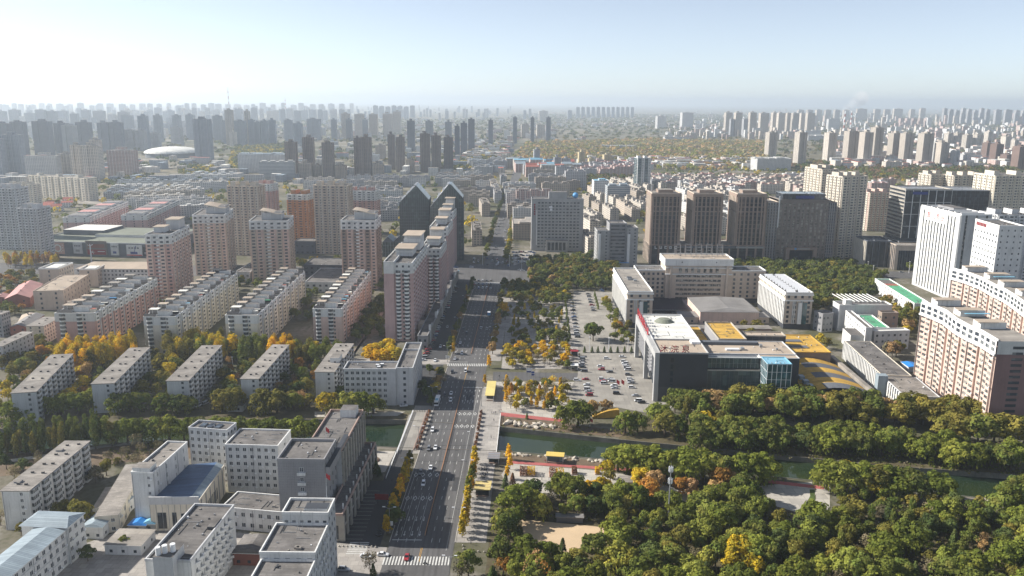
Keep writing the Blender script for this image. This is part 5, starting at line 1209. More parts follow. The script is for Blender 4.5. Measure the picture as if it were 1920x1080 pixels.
glyphs('沐浣泉', b.e, 4.6, 6, 'deep_red', lambda i: (4.4 + i * 6.3, .9, h + 1.0), ext=.3)
glyphs('沐浣泉国际水会', b.e, 5.4, 8, 'red_sign', lambda i: (.4, 84 - i * 7.6, h + .9), ext=.2, rot=(math.pi / 2, 0, -math.pi / 2))
q = MB(); q.box(.55, .75, 36, 87, h + .62, h + .8, 'metal_grey'); q.build('sign_rail', b.e)
for i in range(16): q = MB(); q.tube((.7, 35 + i * 3.5, h + .6), (2.2, 35 + i * 3.5, h + .7), .1, .1, 'metal_grey', 4); q.build('sign_brace', b.e)
# front glass wing, blue cube, rear volumes with yellow roofs
b.block(18.02, 60.9, 2, 9, 0, 18.5, 'slate_wall', 'grey_metal_roof', F=('curtain', 17, 5, 'slate_wall', {'w': .08}), R=None, L=None, par=.7, pane='green_glass', parm='stone')
b.block(18.1, 60.8, 4.5, 8.95, 19.25, 25.5, 'grey_white_wall', 'metal_grey', F=('curtain', 17, 2, 'metal_grey', {'w': .07}), L=('curtain', 2, 2, 'metal_grey', {'w': .07}), R=None, par=.5, pane='green_glass', parm='white_trim')
b.block(30.02, 83, 9.02, 36, 0, 26.4, 'slate_wall', 'tan_roof', F=None, R=None, par=.5, parm='grey_white_wall')
b.part('roof_gutter_block', (30.1, 66, 28, 32, 26.42, 28.2, 'slate_wall', 'slate_wall')); b.part('roof_duct', (44, 52, 16, 19, 26.41, 27.4, 'white_metal'), (53, 55, 17, 20, 26.42, 27.9, 'metal_grey'), (66, 67.5, 24, 26, 26.43, 28, 'metal_grey'), (74, 75.2, 18, 19.5, 26.43, 27.6, 'metal_grey'))
b.part('roof_hatch', (24, 29.5, 20, 26, h + .05, h + 1.4, 'white_metal'))
b.block(60.92, 74.4, -11, 2.3, 0, 27, 'slate_wall', 'sky_blue_roof', F=('curtain', 5, 6, 'white_metal', {'w': .16}), L=('curtain', 5, 6, 'white_metal', {'w': .16}), R=('curtain', 4, 6, 'white_metal', {'w': .16}), par=.4, pane='teal_glass', parm='sky_blue_roof')
b.block(60.92, 83, 2.31, 9.01, 0, 26.2, 'dark_wall', 'tan_roof', F=None, R=None, L='no', par=.4, parm='grey_white_wall')
b.block(31, 43.4, 37, 92, 0, 20, 'grey_wall', 'yellow_roof', F=None, R=None, L=None, par=.6, parm='grey_wall')
b.block(44, 61.2, 36.5, 77, 0, 27, 'grey_wall', 'yellow_roof', F=('curtain', 10, 4, 'slate_wall', {'w': .06}), R=None, L=None, par=1.0, pane='dark_wall', parm='stone')
b.block(66, 91.5, 56, 66, 0, 24, 'slate_wall', 'tan_roof', F=('curtain', 6, 2, 'slate_wall'), L=None, R=None, par=.8, pane='dark_wall', parm='stone')
b.block(61.3, 91.5, 36.1, 55.9, 0, 19, 'slate_wall', 'tan_roof', F=None, R=None, par=.5)
b.block(91.6, 117, 45, 85, 0, 17, 'dark_brown_wall', 'yellow_roof', F=None, L=None, R=None, par=.5, parm='yellow_roof')
for y in (54, 68): b.part('roof_light', (95, 106, y, y + 5, 17.01, 17.6, 'metal_grey', 'slate_wall'))
q = MB()                                              # barrel roof of the pool hall, yellow with dark lights
for i in range(10):
 z = lambda u: 8 + 6 * math.sin(math.pi * (.15 + .75 * u)); x0, x1 = 84 + 36 * i / 10, 84 + 36 * (i + 1) / 10
 for j in range(6): q.poly([(x0, -12 + 9.4 * j, z(i / 10)), (x1, -12 + 9.4 * j, z((i + 1) / 10)), (x1, -2.7 + 9.4 * j, z((i + 1) / 10)), (x0, -2.7 + 9.4 * j, z(i / 10))], 'yellow_roof' if not (j % 2 == 0 and i > 2) else 'slate_wall')
q.build('barrel_roof', b.e); b.part('pool_hall', (84, 119.5, -11.5, 44, 0, 9.5, 'slate_wall'))
for i in range(3): b.part('intake_hood', (86, 89, -8 + i * 8, -4 + i * 8, 9.51, 13.6, 'pale_blue_roof'))
b.part('roof_gutter', (121, 123.6, -20, 58, 9, 11.5, 'concrete_roof'), (121.8, 122.8, -20, 58, 0, 8.99, 'grey_wall')); b.done()
# low white school group right of the university
def sbox(name, cat, lab, FL, FR, BR, h, wall, roof, nF, nR, nL, fl, par=.8, main='depth', op=None, parm=None):
 O, a, w, d = plan(FL, FR, BR, h, main=main); b = Bld(name, lab, cat, O, a)
 g = lambda n: ('grid', n, fl, 1.6, 1.6) if n else None
 b.block(0, w, 0, d, 0, h, wall, roof, F=g(nF), R=g(nR), L=g(nL), par=par, parm=parm); return b, w, d
b, w, d = sbox('school_building', 'school', 'grey walled school block with an open roof pergola behind the university', (1574, 573), (1673, 573), (1668, 566), 20, 'grey_white_wall', 'felt_roof', 0, 4, 0, 5, main='front', parm='white_trim')
b.part('stair_house', (w * .12, w * .24, 1, 6, 20.01, 24, 'white_wall'))
for i in range(9): b.part('pergola_beam', (w * (.2 + .085 * i), w * (.2 + .085 * i) + .5, 8, 34, 21, 21.5, 'white_trim'))
b.done()
b, w, d = sbox('school_building', 'school', 'bright white school wing with grey roof beside a green roof terrace', (1623, 615), (1636, 616), (1597, 584), 17, 'white_wall', 'felt_roof', 0, 8, 9, 4); b.part('lower_wing', (-9, -.02, d * .05, d * .45, 0, 11, 'white_wall', 'felt_roof')); b.done()
b, w, d = sbox('school_terrace', 'school', 'green roofed school court building between the white wing and the brick stair towers', (1640, 616), (1668, 616), (1635, 592), 13, 'white_wall', 'green_roof', 0, 6, 0, 3, parm='white_trim'); b.done()
b, w, d = sbox('stair_tower', 'school', 'pair of brick stair towers behind the green roof terrace', (1654, 588), (1685, 588), (1683, 584), 19, 'brown_wall', 'felt_roof', 2, 3, 2, 4, main='front'); b.done()
b, w, d = sbox('school_building', 'school', 'low white school front with square windows behind the tan tree', (1640, 623), (1706, 621), (1700, 616), 13, 'grey_white_wall', 'white_roof', 6, 4, 0, 3, main='front'); b.done()
b, w, d = sbox('school_annex', 'school', 'small grey school block in the shade left of the white wing', (1543, 590), (1563, 588), (1561, 581), 14, 'grey_wall', 'felt_roof', 3, 2, 2, 3, main='front'); b.done()
b, w, d = sbox('kindergarten', 'school', 'long low building with green roof courts below the striped white tower', (1716, 571), (1746, 571), (1668, 524), 11, 'white_wall', 'green_roof', 0, 0, 12, 3, parm='white_trim'); b.part('roof_court', (1, w - 1, d * .72, d * .8, 11.02, 11.1, 'red_roof')); b.part('roof_court', (1, w - 1, d * .8, d * .98, 11.02, 11.12, 'felt_roof')); b.done()
O, a, w, d = plan((1655, 705), (1709, 705), (1633, 641), 12)
b = Bld('workshop', 'long workshop with dark felt roof and sunlit ribbed side left of the pink block', 'workshop', O, a)
b.block(0, w, 0, d, 0, 12, 'cream_wall', 'felt_roof', F=None, R=None, L=('vstrip', 26, .5, .9, 'white_wall', {'nf': 3, 'sp': 'cream_wall'}), par=.3, pane='mixed_glass'); b.block(1, w + 3, -34, -.02, 0, 11, 'grey_white_wall', 'pale_felt_roof', F=None, R=None, L=('vstrip', 10, .5, .6, 'white_wall', {'nf': 3, 'sp': 'cream_wall'}), par=.3)
b.part('porch', (-4.5, 1, -8, -3, 0, 14, 'pale_blue_roof')); b.vents(12.01, [(w * .5, d * .3), (w * .55, d * .5), (w * .4, d * .8)], (1, .8, .8)); b.done()

# curved pink blocks with white crowns
def curved_block(roofpts, h, wid, label, floors):
 """long slab whose sunlit side swings in and out; roofpts run along the roof edge of that side, near end last"""
 P_ = [G(x, y, h) for x, y in roofpts]
 O = P_[-1]; b = Bld('apartment_block', label, 'apartment block', (O.x, O.y)); P_ = [Vector((p.x - O.x, p.y - O.y)) for p in P_]
 pts = []
 for i in range(len(P_) - 1):                     # resample to flats about six metres wide
  n = max(1, round((P_[i + 1] - P_[i]).length / 6.5))
  pts += [P_[i].lerp(P_[i + 1], k / n) for k in range(n)]
 pts.append(P_[-1]); fh = (h - 7) / floors
 back = [p + Vector((wid, 0)) for p in pts]
 for i in range(len(pts) - 1):
  u, v = pts[i], pts[i + 1]; L = (v - u).length; t = (v - u) / L; nrm = Vector((t.y, -t.x)) * -1
  if nrm.x > 0: nrm = -nrm
  f = lambda s, z, o: (u.x + t.x * s + nrm.x * o, u.y + t.y * s + nrm.y * o, z)
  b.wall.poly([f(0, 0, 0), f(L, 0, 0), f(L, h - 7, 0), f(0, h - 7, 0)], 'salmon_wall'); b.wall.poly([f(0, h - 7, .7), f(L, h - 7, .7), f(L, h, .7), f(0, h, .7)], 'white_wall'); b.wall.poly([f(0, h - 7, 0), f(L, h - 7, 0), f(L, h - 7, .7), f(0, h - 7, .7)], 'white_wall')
  b.fbox(b.bay, f, 0, L, h - 7.9, h - 6.9, .72, 1.3, 'white_trim')
  if i % 3 == 0: b.fbox(b.bay, f, .1, .7, 0, h - 8, .01, .5, 'dark_brown_wall')
  if i % 3 == 1: b.fbox(b.bay, f, L * .12, L * .88, 0, h - 8, .01, 1.1, 'salmon_wall', False)
  o = 1.14 if i % 3 == 1 else .04
  for j in range(floors):
   z = fh * j + .9
   b.pane.poly([f(L * .2, z, o), f(L * .8, z, o), f(L * .8, z + fh * .5, o), f(L * .2, z + fh * .5, o)], 'mixed_glass')
   if (i * 7 + j * 3) % 5 == 0: b.fbox(b.mull, f, L * .82, L * .82 + .8, z, z + .6, o - .02, o + .4, 'white_metal')
  for j in range(2): z = h - 6 + j * 3; b.pane.poly([f(L * .15, z, .75), f(L * .75, z, .75), f(L * .75, z + 1.9, .75), f(L * .15, z + 1.9, .75)], 'window_glass')
  b.roof.poly([(u.x, u.y, h), (v.x, v.y, h), (v.x + wid, v.y, h), (u.x + wid, u.y, h)][::1 if v.y > u.y else -1], 'concrete_roof')
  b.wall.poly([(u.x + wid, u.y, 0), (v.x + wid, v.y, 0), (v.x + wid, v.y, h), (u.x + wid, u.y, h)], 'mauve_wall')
 u = pts[-1]; f = lambda s, z, o: (u.x + s, u.y - o, z)
 for z0, z1, m in ((0, h - 7, 'shaded_end_wall'), (h - 7, h, 'white_wall')): b.wall.poly([f(0, z0, .02), f(wid, z0, .02), f(wid, z1, .02), f(0, z1, .02)], m)
 for j in range(floors + 2): z = .9 + (h - 2) * j / (floors + 2); b.pane.poly([f(wid * .42, z, .06), f(wid * .72, z, .06), f(wid * .72, z + 1.5, .06), f(wid * .42, z + 1.5, .06)], 'window_glass')
 L_ = (pts[0] - pts[-1]).length
 for i in range(1, len(pts) - 2, 4):
  u = pts[i]
  b.part('rooftop_house', (u.x + 3, u.x + wid - 2, u.y - 5, u.y + 2.5, h + .02, h + 3.6, 'white_wall', 'tan_roof')); b.part('roof_canopy', (u.x + 1.2, u.x + wid * .62, u.y - 6.5, u.y - 1, h + 3.8, h + 4.1, 'tan_wall', 'tan_roof')); b.part('parapet_house', (u.x + 5, u.x + wid - 1, u.y + 3.2, u.y + 4.6, h + .02, h + 2.2, 'white_wall'))
  if i == 5: b.part('awning', (u.x + 4, u.x + wid - 1, u.y - 9, u.y - 6.6, h + 2.4, h + 2.6, 'sky_blue_roof'))
 q = MB()
 for i in range(len(pts) - 1): u, v = pts[i], pts[i + 1]; q.prism([(v.x - .2, v.y), (v.x + .2, v.y), (u.x + .2, u.y), (u.x - .2, u.y)], h + .01, h + 1.0, 'white_trim')
 q.build('parapet', b.e); b.done()
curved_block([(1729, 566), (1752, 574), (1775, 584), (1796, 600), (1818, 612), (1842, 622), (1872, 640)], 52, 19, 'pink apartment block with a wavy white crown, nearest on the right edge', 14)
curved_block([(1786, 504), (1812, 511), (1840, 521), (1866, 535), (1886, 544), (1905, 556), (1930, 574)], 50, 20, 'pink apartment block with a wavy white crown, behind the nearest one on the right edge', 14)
b = Bld('garage', 'small hut with a bright blue roof between the workshop and the pink block', 'hut', (G(1703, 697).x, G(1703, 697).y)); b.block(0, 7, 0, 10, 0, 3.2, 'grey_white_wall', 'tarp_blue', par=0, flat=False); hip(b.roof, 0, 7, 0, 10, 3.2, .8, 'tarp_blue'); b.done()
b = Bld('garage', 'low grey roofed garage under the near end of the pink block', 'hut', (G(1755, 742).x, G(1755, 742).y)); b.block(0, 15, 0, 12, 0, 4, 'grey_wall', 'grey_metal_roof', par=0, flat=False); hip(b.roof, 0, 15, 0, 12, 4, .6, 'grey_metal_roof'); b.done()
# ================================================================== middle distance and skyline
AUTO = []                                            # things whose label is completed with their place once everything stands
def auto(o, desc, cat, group=None):
 tag(o, None, cat, group); AUTO.append((o, desc)); return o
def box_thing(name, desc, cat, O, ang, w, d, h, wall, roof, group=None, extra=True, gab=0, parts=False, nw=None):
 """small far building: walls with their far facade, roof with its clutter"""
 e = link(name, None, None, None, (O[0], O[1], 0), ang); q = MB(); r = MB()
 k = [(0, 0, 0), (w, 0, 0), (w, d, 0), (0, d, 0)]
 for i in range(4):
  a, c = k[i], k[(i + 1) % 4]; q.poly([a, c, (c[0], c[1], h), (a[0], a[1], h)], wall)
 if gab:
  ax = w < d
  if ax:
   m0, m1 = (w / 2, 0, h + gab), (w / 2, d, h + gab)
   r.poly([(-.4, -.4, h), m0, m1, (-.4, d + .4, h)], roof); r.poly([(w + .4, d + .4, h), m1, m0, (w + .4, -.4, h)], roof); q.poly([k[0][:2] + (h,), k[1][:2] + (h,), m0], wall); q.poly([k[2][:2] + (h,), k[3][:2] + (h,), m1], wall)
  else:
   m0, m1 = (0, d / 2, h + gab), (w, d / 2, h + gab)
   r.poly([(-.4, -.4, h), (w + .4, -.4, h), m1, m0], roof); r.poly([(w + .4, d + .4, h), (-.4, d + .4, h), m0, m1], roof); q.poly([k[3][:2] + (h,), k[0][:2] + (h,), m0], wall); q.poly([k[1][:2] + (h,), k[2][:2] + (h,), m1], wall)
 else:
  r.poly([(0, 0, h), (w, 0, h), (w, d, h), (0, d, h)], roof)
  t = .3
  for x0, x1, y0, y1 in ((-.1, w + .1, -.1, t), (-.1, w + .1, d - t, d + .1), (-.1, t, t, d - t), (w - t, w + .1, t, d - t)): r.box(x0, x1, y0, y1, h + .002, h + .7, wall)
  if extra:
   n = max(1, int(max(w, d) / 16))
   for i in range(n):
    fx = (i + .5) / n; x, y = (w * fx, d * rnd.uniform(.35, .65)) if w > d else (w * rnd.uniform(.35, .65), d * fx); s = min(w, d) * .2 + .6
    r.box(x - s, x + s, y - s, y + s, h + .01, h + rnd.uniform(2, 4), wall, roof)
 q.build('wall', e); r.build('roof', e)
 return auto(e, desc, cat, group)
FARNAMES = {'far_blue': 'blue grey', 'far_dark': 'dark blue', 'far_brown': 'dark brown', 'far_cream': 'cream', 'far_white': 'white', 'far_beige': 'beige', 'far_pink': 'pink', 'far_umber': 'umber', 'far_tan': 'tan', 'far_stripe': 'white striped', 'far_yellow': 'yellow', 'far_grey': 'grey'}
def tower(xl, xr, yt, yb, m, ang=None, where='', dep=None, wide=False):
 g = G((xl + xr) / 2, yb); hh = max(8.0, HT((xl + xr) / 2, yb, yt)); w = (xr - xl) / PXM(yb); a = R(rnd.uniform(-7, 7) if ang is None else ang)
 d = dep or min(w * .8, 24.0); px = Vector((g.x, g.y))
 far = yb < 262
 w2 = w * (.93 if far else .86); ca, sa = math.cos(a), math.sin(a)
 O = (px.x - w2 / 2 * ca, px.y - w2 / 2 * sa)
 desc = FARNAMES[m] + (' slab building ' if wide else ' tower ') + where
 e = link('apartment_tower' if not wide else 'slab_building', None, None, None, (O[0], O[1], 0), a); q = MB()
 if far or wide: q.box(0, w2, 0, d, 0, hh, m, 'felt_roof')
 else:
  q.box(0, w2 * .36, 0, d, 0, hh, m, 'felt_roof'); q.box(w2 * .36 + .01, w2 * .64, 2.2, d + 2, 0, hh + 1.5, m, 'felt_roof'); q.box(w2 * .64 + .01, w2, .4, d + 1, 0, hh - .5, m, 'felt_roof')
 x = w2 * rnd.uniform(.2, .4)
 q2 = MB(); q2.box(x, x + w2 * .35, d * .3, d * .7, hh + 1.52, hh + rnd.uniform(4, 7), m, 'felt_roof')
 q.build('wall', e); q2.build('roof_house', e)
 return auto(e, desc, 'tower' if not wide else 'building', None)
def many(rows, m, where, **kw):
 for r_ in rows: tower(*r_, m, where=where, **kw)
# --- left, hazy
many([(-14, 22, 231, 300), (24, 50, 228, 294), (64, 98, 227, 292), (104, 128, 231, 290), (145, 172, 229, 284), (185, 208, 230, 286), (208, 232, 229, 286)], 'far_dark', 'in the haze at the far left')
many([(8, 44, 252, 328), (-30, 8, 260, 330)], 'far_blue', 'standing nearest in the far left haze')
many([(120, 143, 235, 302)], 'far_stripe', 'with a white edge in the far left haze')
many([(47, 112, 292, 335)], 'far_white', 'wide and low in the far left haze', wide=True, dep=22)
many([(112, 136, 288, 333)], 'far_cream', 'with striped floors in the far left haze')
many([(136, 156, 272, 338), (157, 190, 273, 342), (172, 191, 262, 330)], 'far_beige', 'left of the pinkish slab by the dome')
many([(198, 252, 282, 333)], 'far_pink', 'beside the white dome', wide=True, dep=30, ang=-12)
many([(230, 250, 216, 256), (262, 279, 217, 280), (290, 305, 216, 266), (325, 340, 216, 262), (350, 366, 215, 262), (400, 418, 217, 263), (415, 427, 228, 270), (440, 462, 226, 274), (467, 479, 225, 273), (478, 490, 228, 274), (490, 503, 226, 274), (505, 518, 225, 273), (533, 550, 225, 265), (551, 568, 231, 276), (575, 603, 223, 263), (621, 632, 224, 264)], 'far_blue', 'in the blue row behind the dome', ang=3)
many([(234, 252, 243, 283), (254, 272, 245, 283), (280, 299, 249, 279), (320, 341, 239, 273)], 'far_grey', 'low behind the white dome')
many([(424, 438, 206, 272), (460, 470, 208, 272), (430, 446, 247, 274)], 'far_cream', 'rising over the blue row behind the dome')
b0 = tower(365, 397, 223, 300, 'far_blue', ang=4, where='with a window grid and podium, right of the dome', dep=34)
xs = -6
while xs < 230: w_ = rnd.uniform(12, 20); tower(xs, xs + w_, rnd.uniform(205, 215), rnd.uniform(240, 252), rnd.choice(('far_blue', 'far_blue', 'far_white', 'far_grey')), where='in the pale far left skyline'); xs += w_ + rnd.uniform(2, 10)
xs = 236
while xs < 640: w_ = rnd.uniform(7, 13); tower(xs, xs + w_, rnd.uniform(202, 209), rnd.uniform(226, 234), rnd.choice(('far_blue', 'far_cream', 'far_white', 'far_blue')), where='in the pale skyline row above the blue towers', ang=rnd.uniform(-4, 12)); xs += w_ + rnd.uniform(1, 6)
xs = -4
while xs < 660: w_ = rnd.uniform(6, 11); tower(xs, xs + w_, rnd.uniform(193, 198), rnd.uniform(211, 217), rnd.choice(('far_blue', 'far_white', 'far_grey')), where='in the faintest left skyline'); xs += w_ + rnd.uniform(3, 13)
# --- brown groups
many([(535, 558, 266, 333), (568, 590, 257, 331), (604, 627, 267, 335), (664, 678, 258, 331), (675, 698, 257, 335), (727, 742, 252, 318), (742, 760, 257, 323), (787, 808, 250, 323), (808, 828, 254, 326), (831, 851, 257, 322)], 'far_brown', 'in the brown group left of the avenue', ang=2)
many([(558, 586, 305, 335), (588, 603, 310, 334), (627, 650, 310, 335), (697, 720, 307, 335), (760, 778, 300, 324), (703, 724, 272, 298)], 'far_tan', 'low among the brown towers', ang=2)
many([(640, 656, 213, 262), (665, 683, 214, 258), (692, 708, 214, 257), (718, 736, 213, 257), (737, 752, 209, 252)], 'far_beige', 'in the hazy cluster above the brown group')
many([(649, 661, 224, 264), (680, 690, 224, 260), (763, 779, 226, 284), (797, 813, 227, 262), (834, 848, 228, 270), (852, 863, 236, 300), (863, 877, 230, 293), (877, 891, 223, 287), (915, 925, 225, 278)], 'far_dark', 'between the brown group and the avenue', ang=2)
many([(700 + i * 11.5, 709 + i * 11.5, 198 + (i % 3), 222) for i in range(7)], 'far_blue', 'in the dense blue cluster over the brown group', ang=2)
many([(961, 970, 220, 269), (994, 1002, 220, 271), (1023, 1033, 220, 264)], 'far_dark', 'of the three slim ones beyond the avenue', ang=0)
# --- centre and right
many([(977, 992, 233, 259), (1006, 1022, 234, 258), (1010, 1028, 208, 228)], 'far_cream', 'among the three slim dark towers', ang=6)
many([(1064, 1073, 207, 224)] + [(1080 + 9.5 * i, 1087 + 9.5 * i, 201, 221) for i in range(6)] + [(1137 + 9 * i, 1143.5 + 9 * i, 201, 221) for i in range(6)], 'far_blue', 'in the distant cluster right of the avenue', ang=3)
many([(1229, 1252, 218, 241), (1274, 1303, 211, 242)], 'far_white', 'with one bright side beyond the wood', ang=28)
many([(1358, 1373, 211, 250), (1376, 1391, 211, 256), (1403, 1418, 211, 253), (1422, 1442, 212, 252), (1446, 1457, 211, 249), (1456, 1472, 212, 250), (1473, 1482, 212, 248), (1483, 1498, 212, 250), (1499, 1508, 212, 248), (1510, 1528, 212, 249)], 'far_beige', 'in the row at the far edge of the wood', ang=14)
many([(1368, 1376, 223, 256), (1392, 1402, 223, 257)], 'far_grey', 'low in front of the row at the wood edge', ang=14)
many([(1494 + 17 * i, 1508 + 17 * i, 206, 227) for i in range(6)] + [(1602, 1628, 204, 226), (1636, 1652, 205, 226), (1655, 1670, 205, 226), (1671, 1695, 204, 226), (1704, 1716, 205, 226), (1722, 1736, 203, 226)], 'far_beige', 'in the long pale row behind the chimneys', ang=14)
many([(1549, 1577, 223, 242)], 'far_white', 'box shaped beside the striped chimneys', wide=True, ang=14)
many([(1437, 1458, 248, 296), (1492, 1513, 248, 311), (1547, 1569, 249, 306)], 'far_cream', 'of the three alone in front of the chimneys', ang=16)
many([(1583, 1612, 246, 310), (1613, 1636, 248, 313), (1633, 1655, 239, 305), (1667, 1692, 250, 304), (1689, 1713, 250, 307), (1722, 1750, 250, 314), (1757, 1780, 267, 313)], 'far_beige', 'in the big estate on the right', ang=16)
many([(1746, 1757, 268, 312), (1785, 1800, 283, 314), (1801, 1817, 290, 312)], 'far_white', 'beside the big estate on the right', ang=16)
many([(1773, 1788, 250, 277), (1790, 1805, 250, 277), (1807, 1824, 253, 281), (1826, 1845, 253, 281), (1848, 1862, 247, 274), (1880, 1896, 256, 284), (1898, 1910, 262, 287)], 'far_cream', 'in the cream rows behind the big estate', ang=16)
many([(1845, 1862, 268, 302), (1861, 1882, 270, 308), (1882, 1902, 290, 312), (1903, 1926, 275, 318)], 'far_umber', 'in the umber group at the right edge', ang=16)
many([(1686 + 12 * i, 1695 + 12 * i, 222, 239) for i in range(5)], 'far_pink', 'in the short pink row on the far right', ang=14)
many([(1766 + 11.5 * i, 1775 + 11.5 * i, 203 + (i % 3) * 2, 233) for i in range(8)] + [(1862, 1878, 206, 235), (1880, 1898, 206, 235), (1900, 1911, 207, 235), (1913, 1925, 207, 235)], 'far_grey', 'in the far right skyline', ang=14)
many([(1084, 1098, 285, 318), (1131, 1148, 290, 314), (1103, 1116, 297, 317)], 'far_yellow', 'with a pale side among the coloured houses', ang=10)
many([(1038, 1053, 295, 324), (1053, 1071, 297, 324), (1000, 1013, 280, 318)], 'far_grey', 'dull and square among the coloured houses', ang=6)
# left white towers near the mall
slab_tower((-22, 353), (27, 354), 70, 22, 'grey_white_wall', 'white eighteen storey tower cut by the left edge above the golden poplars', 4, 3)
slab_tower((32, 391), (67, 392), 56, 22, 'grey_white_wall', 'white fifteen storey tower behind the golden poplars at the left', 3, 3)
slab_tower((53, 329), (163, 335), 38, 20, 'cream_wall', 'wide white twelve storey slab behind the red roofed houses at the left', 9, 3, name='slab_building', cat='building')
slab_tower((10, 346), (60, 347), 34, 20, 'cream_wall', 'white ten storey block left of the wide white slab', 4, 2, name='slab_building', cat='building')
for FL, FR, BR, lab in (((135, 402), (166, 408), (240, 378), 'mauve and white nine storey slab behind the mall, left one of two'), ((242, 398), (274, 404), (336, 375), 'mauve and white nine storey slab behind the mall, right one of two')):
 O, a, w, d = plan(FL, FR, BR, 27); b = Bld('apartment_block', lab, 'apartment block', O, a)
 b.block(0, w, 0, d, 0, 21, 'mauve_wall', 'felt_roof', F=('flat', 3, 7, 1.3, 1.5), R=('resi', 14, 7, {'bay': 'mauve_wall'}), par=0, flat=False); b.block(0, w, 0, d, 21, 27, 'white_wall', 'felt_roof', F=('flat', 3, 2, 1.3, 1.5), R=('resi', 14, 2, {'bay': 'white_wall'}), par=.5)
 for i in range(5): b.part('pitched_roof', (w * .15, w * .85, d * (i + .15) / 5, d * (i + .8) / 5, 27.02, 29.5, 'white_wall', 'pink_roof' if i % 2 else 'grey_metal_roof'))
 b.done()
# --- domes, halls, chimneys
g = G(309, 296); e = thing('arena', 'large arena under a shallow white dome in the left haze', 'arena', (g.x, g.y + 60, 0)); q = MB(); n1, n2 = 32, 6; rx, ry, rh = 47 / PXM(296) * 1.02, 90, 17
for i in range(n1):
 for j in range(n2):
  p = lambda u, v: (rx * math.cos(2 * math.pi * u / n1) * math.cos(v * math.pi / 2 / n2), ry * math.sin(2 * math.pi * u / n1) * math.cos(v * math.pi / 2 / n2), 13 + rh * math.sin(v * math.pi / 2 / n2))
  q.poly([p(i, j), p(i + 1, j), p(i + 1, j + 1), p(i, j + 1)], 'white_roof')
q.build('dome', e); q = MB(); q.prism([(rx * .95 * math.cos(t * math.pi / 12), ry * .95 * math.sin(t * math.pi / 12)) for t in range(24)], 0, 13, 'slate_wall'); q.build('wall', e)
def chimney(px, yb, yt, label, r=4.0):
 g = G(px, yb); h = HT(px, yb, yt); e = thing('chimney', label, 'chimney', (g.x, g.y, 0)); n = 9
 for i in range(n):
  q = MB(); q.tube((0, 0, h * i / n), (0, 0, h * (i + 1) / n), r * (1.25 - .5 * i / n), r * (1.25 - .5 * (i + 1) / n), 'white_metal' if (i % 2 == 0) or i < 3 else 'red_roof', 10); q.build('band', e)
chimney(430, 212, 164, 'tall thin chimney standing above the left skyline', 7); chimney(536, 214, 183, 'short thin chimney above the left skyline', 5)
chimney(1581, 256, 208, 'red and white striped chimney, left one of two beside the white box'); chimney(1594, 247, 207, 'red and white striped chimney, right one of two beside the white box')
for nm, cat, lab, px, py, w, d, h, wall, roof, ang in (
 ('city_hall', 'city hall', 'pale city hall with a colonnade, left of the brown towers', 447, 324, 110, 60, 42, 'far_white', 'pale_blue_roof', -3),
 ('office_slab', 'office', 'white stub tower with striped balconies in front of the brown towers', 487, 337, 75, 24, 38, 'far_stripe', 'white_roof', 8),
 ('stadium_stand', 'stadium', 'long low stadium stand with pale roof stripes in the wood', 1128, 279, 130, 30, 10, 'far_grey', 'white_roof', 2),
 ('theatre', 'theatre', 'white theatre with a curved roof at the edge of the wood', 1419, 320, 90, 50, 30, 'far_white', 'white_roof', 4),
 ('villa', 'villa', 'cream villa with a little tower in front of the big estate', 1660, 318, 45, 22, 20, 'far_cream', 'tan_roof', 4),
 ('white_hall', 'hall', 'bright white halls beside the striped chimneys', 1515, 264, 190, 70, 22, 'far_white', 'white_roof', 10),
 ('exhibition_hall', 'hall', 'grey exhibition hall behind the wood', 1247, 265, 110, 40, 16, 'far_white', 'pale_felt_roof', 4)):
 g = G(px, py); o = box_thing(nm, '', cat, g, R(ang), w, d, h, wall, roof); AUTO.pop(); tag(o, lab, cat)
# --- rows of low blocks
def district(polypx, ang, wl, dl, gap, h, walls, roofs, desc, name='apartment_block', cat='apartment block', gab=0, skip=.08, jit=.2, maxn=60):
 pts = [G(*p) for p in polypx]; a = R(ang); ca, sa = math.cos(a), math.sin(a)
 loc = [(p.x * ca + p.y * sa, -p.x * sa + p.y * ca) for p in pts]
 def inside(x, y):
  c = False
  for i in range(len(loc)):
   (x1, y1), (x2, y2) = loc[i], loc[i - 1]
   if (y1 > y) != (y2 > y) and x < (x2 - x1) * (y - y1) / (y2 - y1) + x1: c = not c
  return c
 v = min(p[1] for p in loc); n = 0
 while v < max(p[1] for p in loc):
  u = min(p[0] for p in loc) + rnd.uniform(0, 10); dd = rnd.uniform(*dl)
  while u < max(p[0] for p in loc):
   w = rnd.uniform(*wl)
   if inside(u + w / 2, v + dd / 2) and rnd.random() > skip and n < maxn:
    x, y = u, v + rnd.uniform(-jit, jit) * gap[1]
    i = rnd.randrange(len(walls)); wl_ = walls[i]
    nm = FARNAMES[wl_]
    box_thing(name, nm + ' ' + desc, cat, (x * ca - y * sa, x * sa + y * ca), a + R(rnd.uniform(-2, 2)), w, dd, rnd.uniform(*h), wl_, rnd.choice(roofs), gab=gab * rnd.uniform(.7, 1.3)); n += 1
   u += w + rnd.uniform(*gap[:1] * 2) * rnd.uniform(.6, 1.4)
  v += dd + gap[1] * rnd.uniform(.8, 1.2)
FLATS = ('pale_felt_roof', 'concrete_roof', 'felt_roof'); 
district([(70, 432), (130, 402), (420, 350), (430, 372), (345, 420), (240, 378), (160, 400), (70, 436)], 24, (70, 120), (11, 13), (16, 26), (16, 19), ('far_white', 'far_cream'), ('white_roof', 'pale_felt_roof'), 'slab in the slanting rows behind the mall', maxn=26)
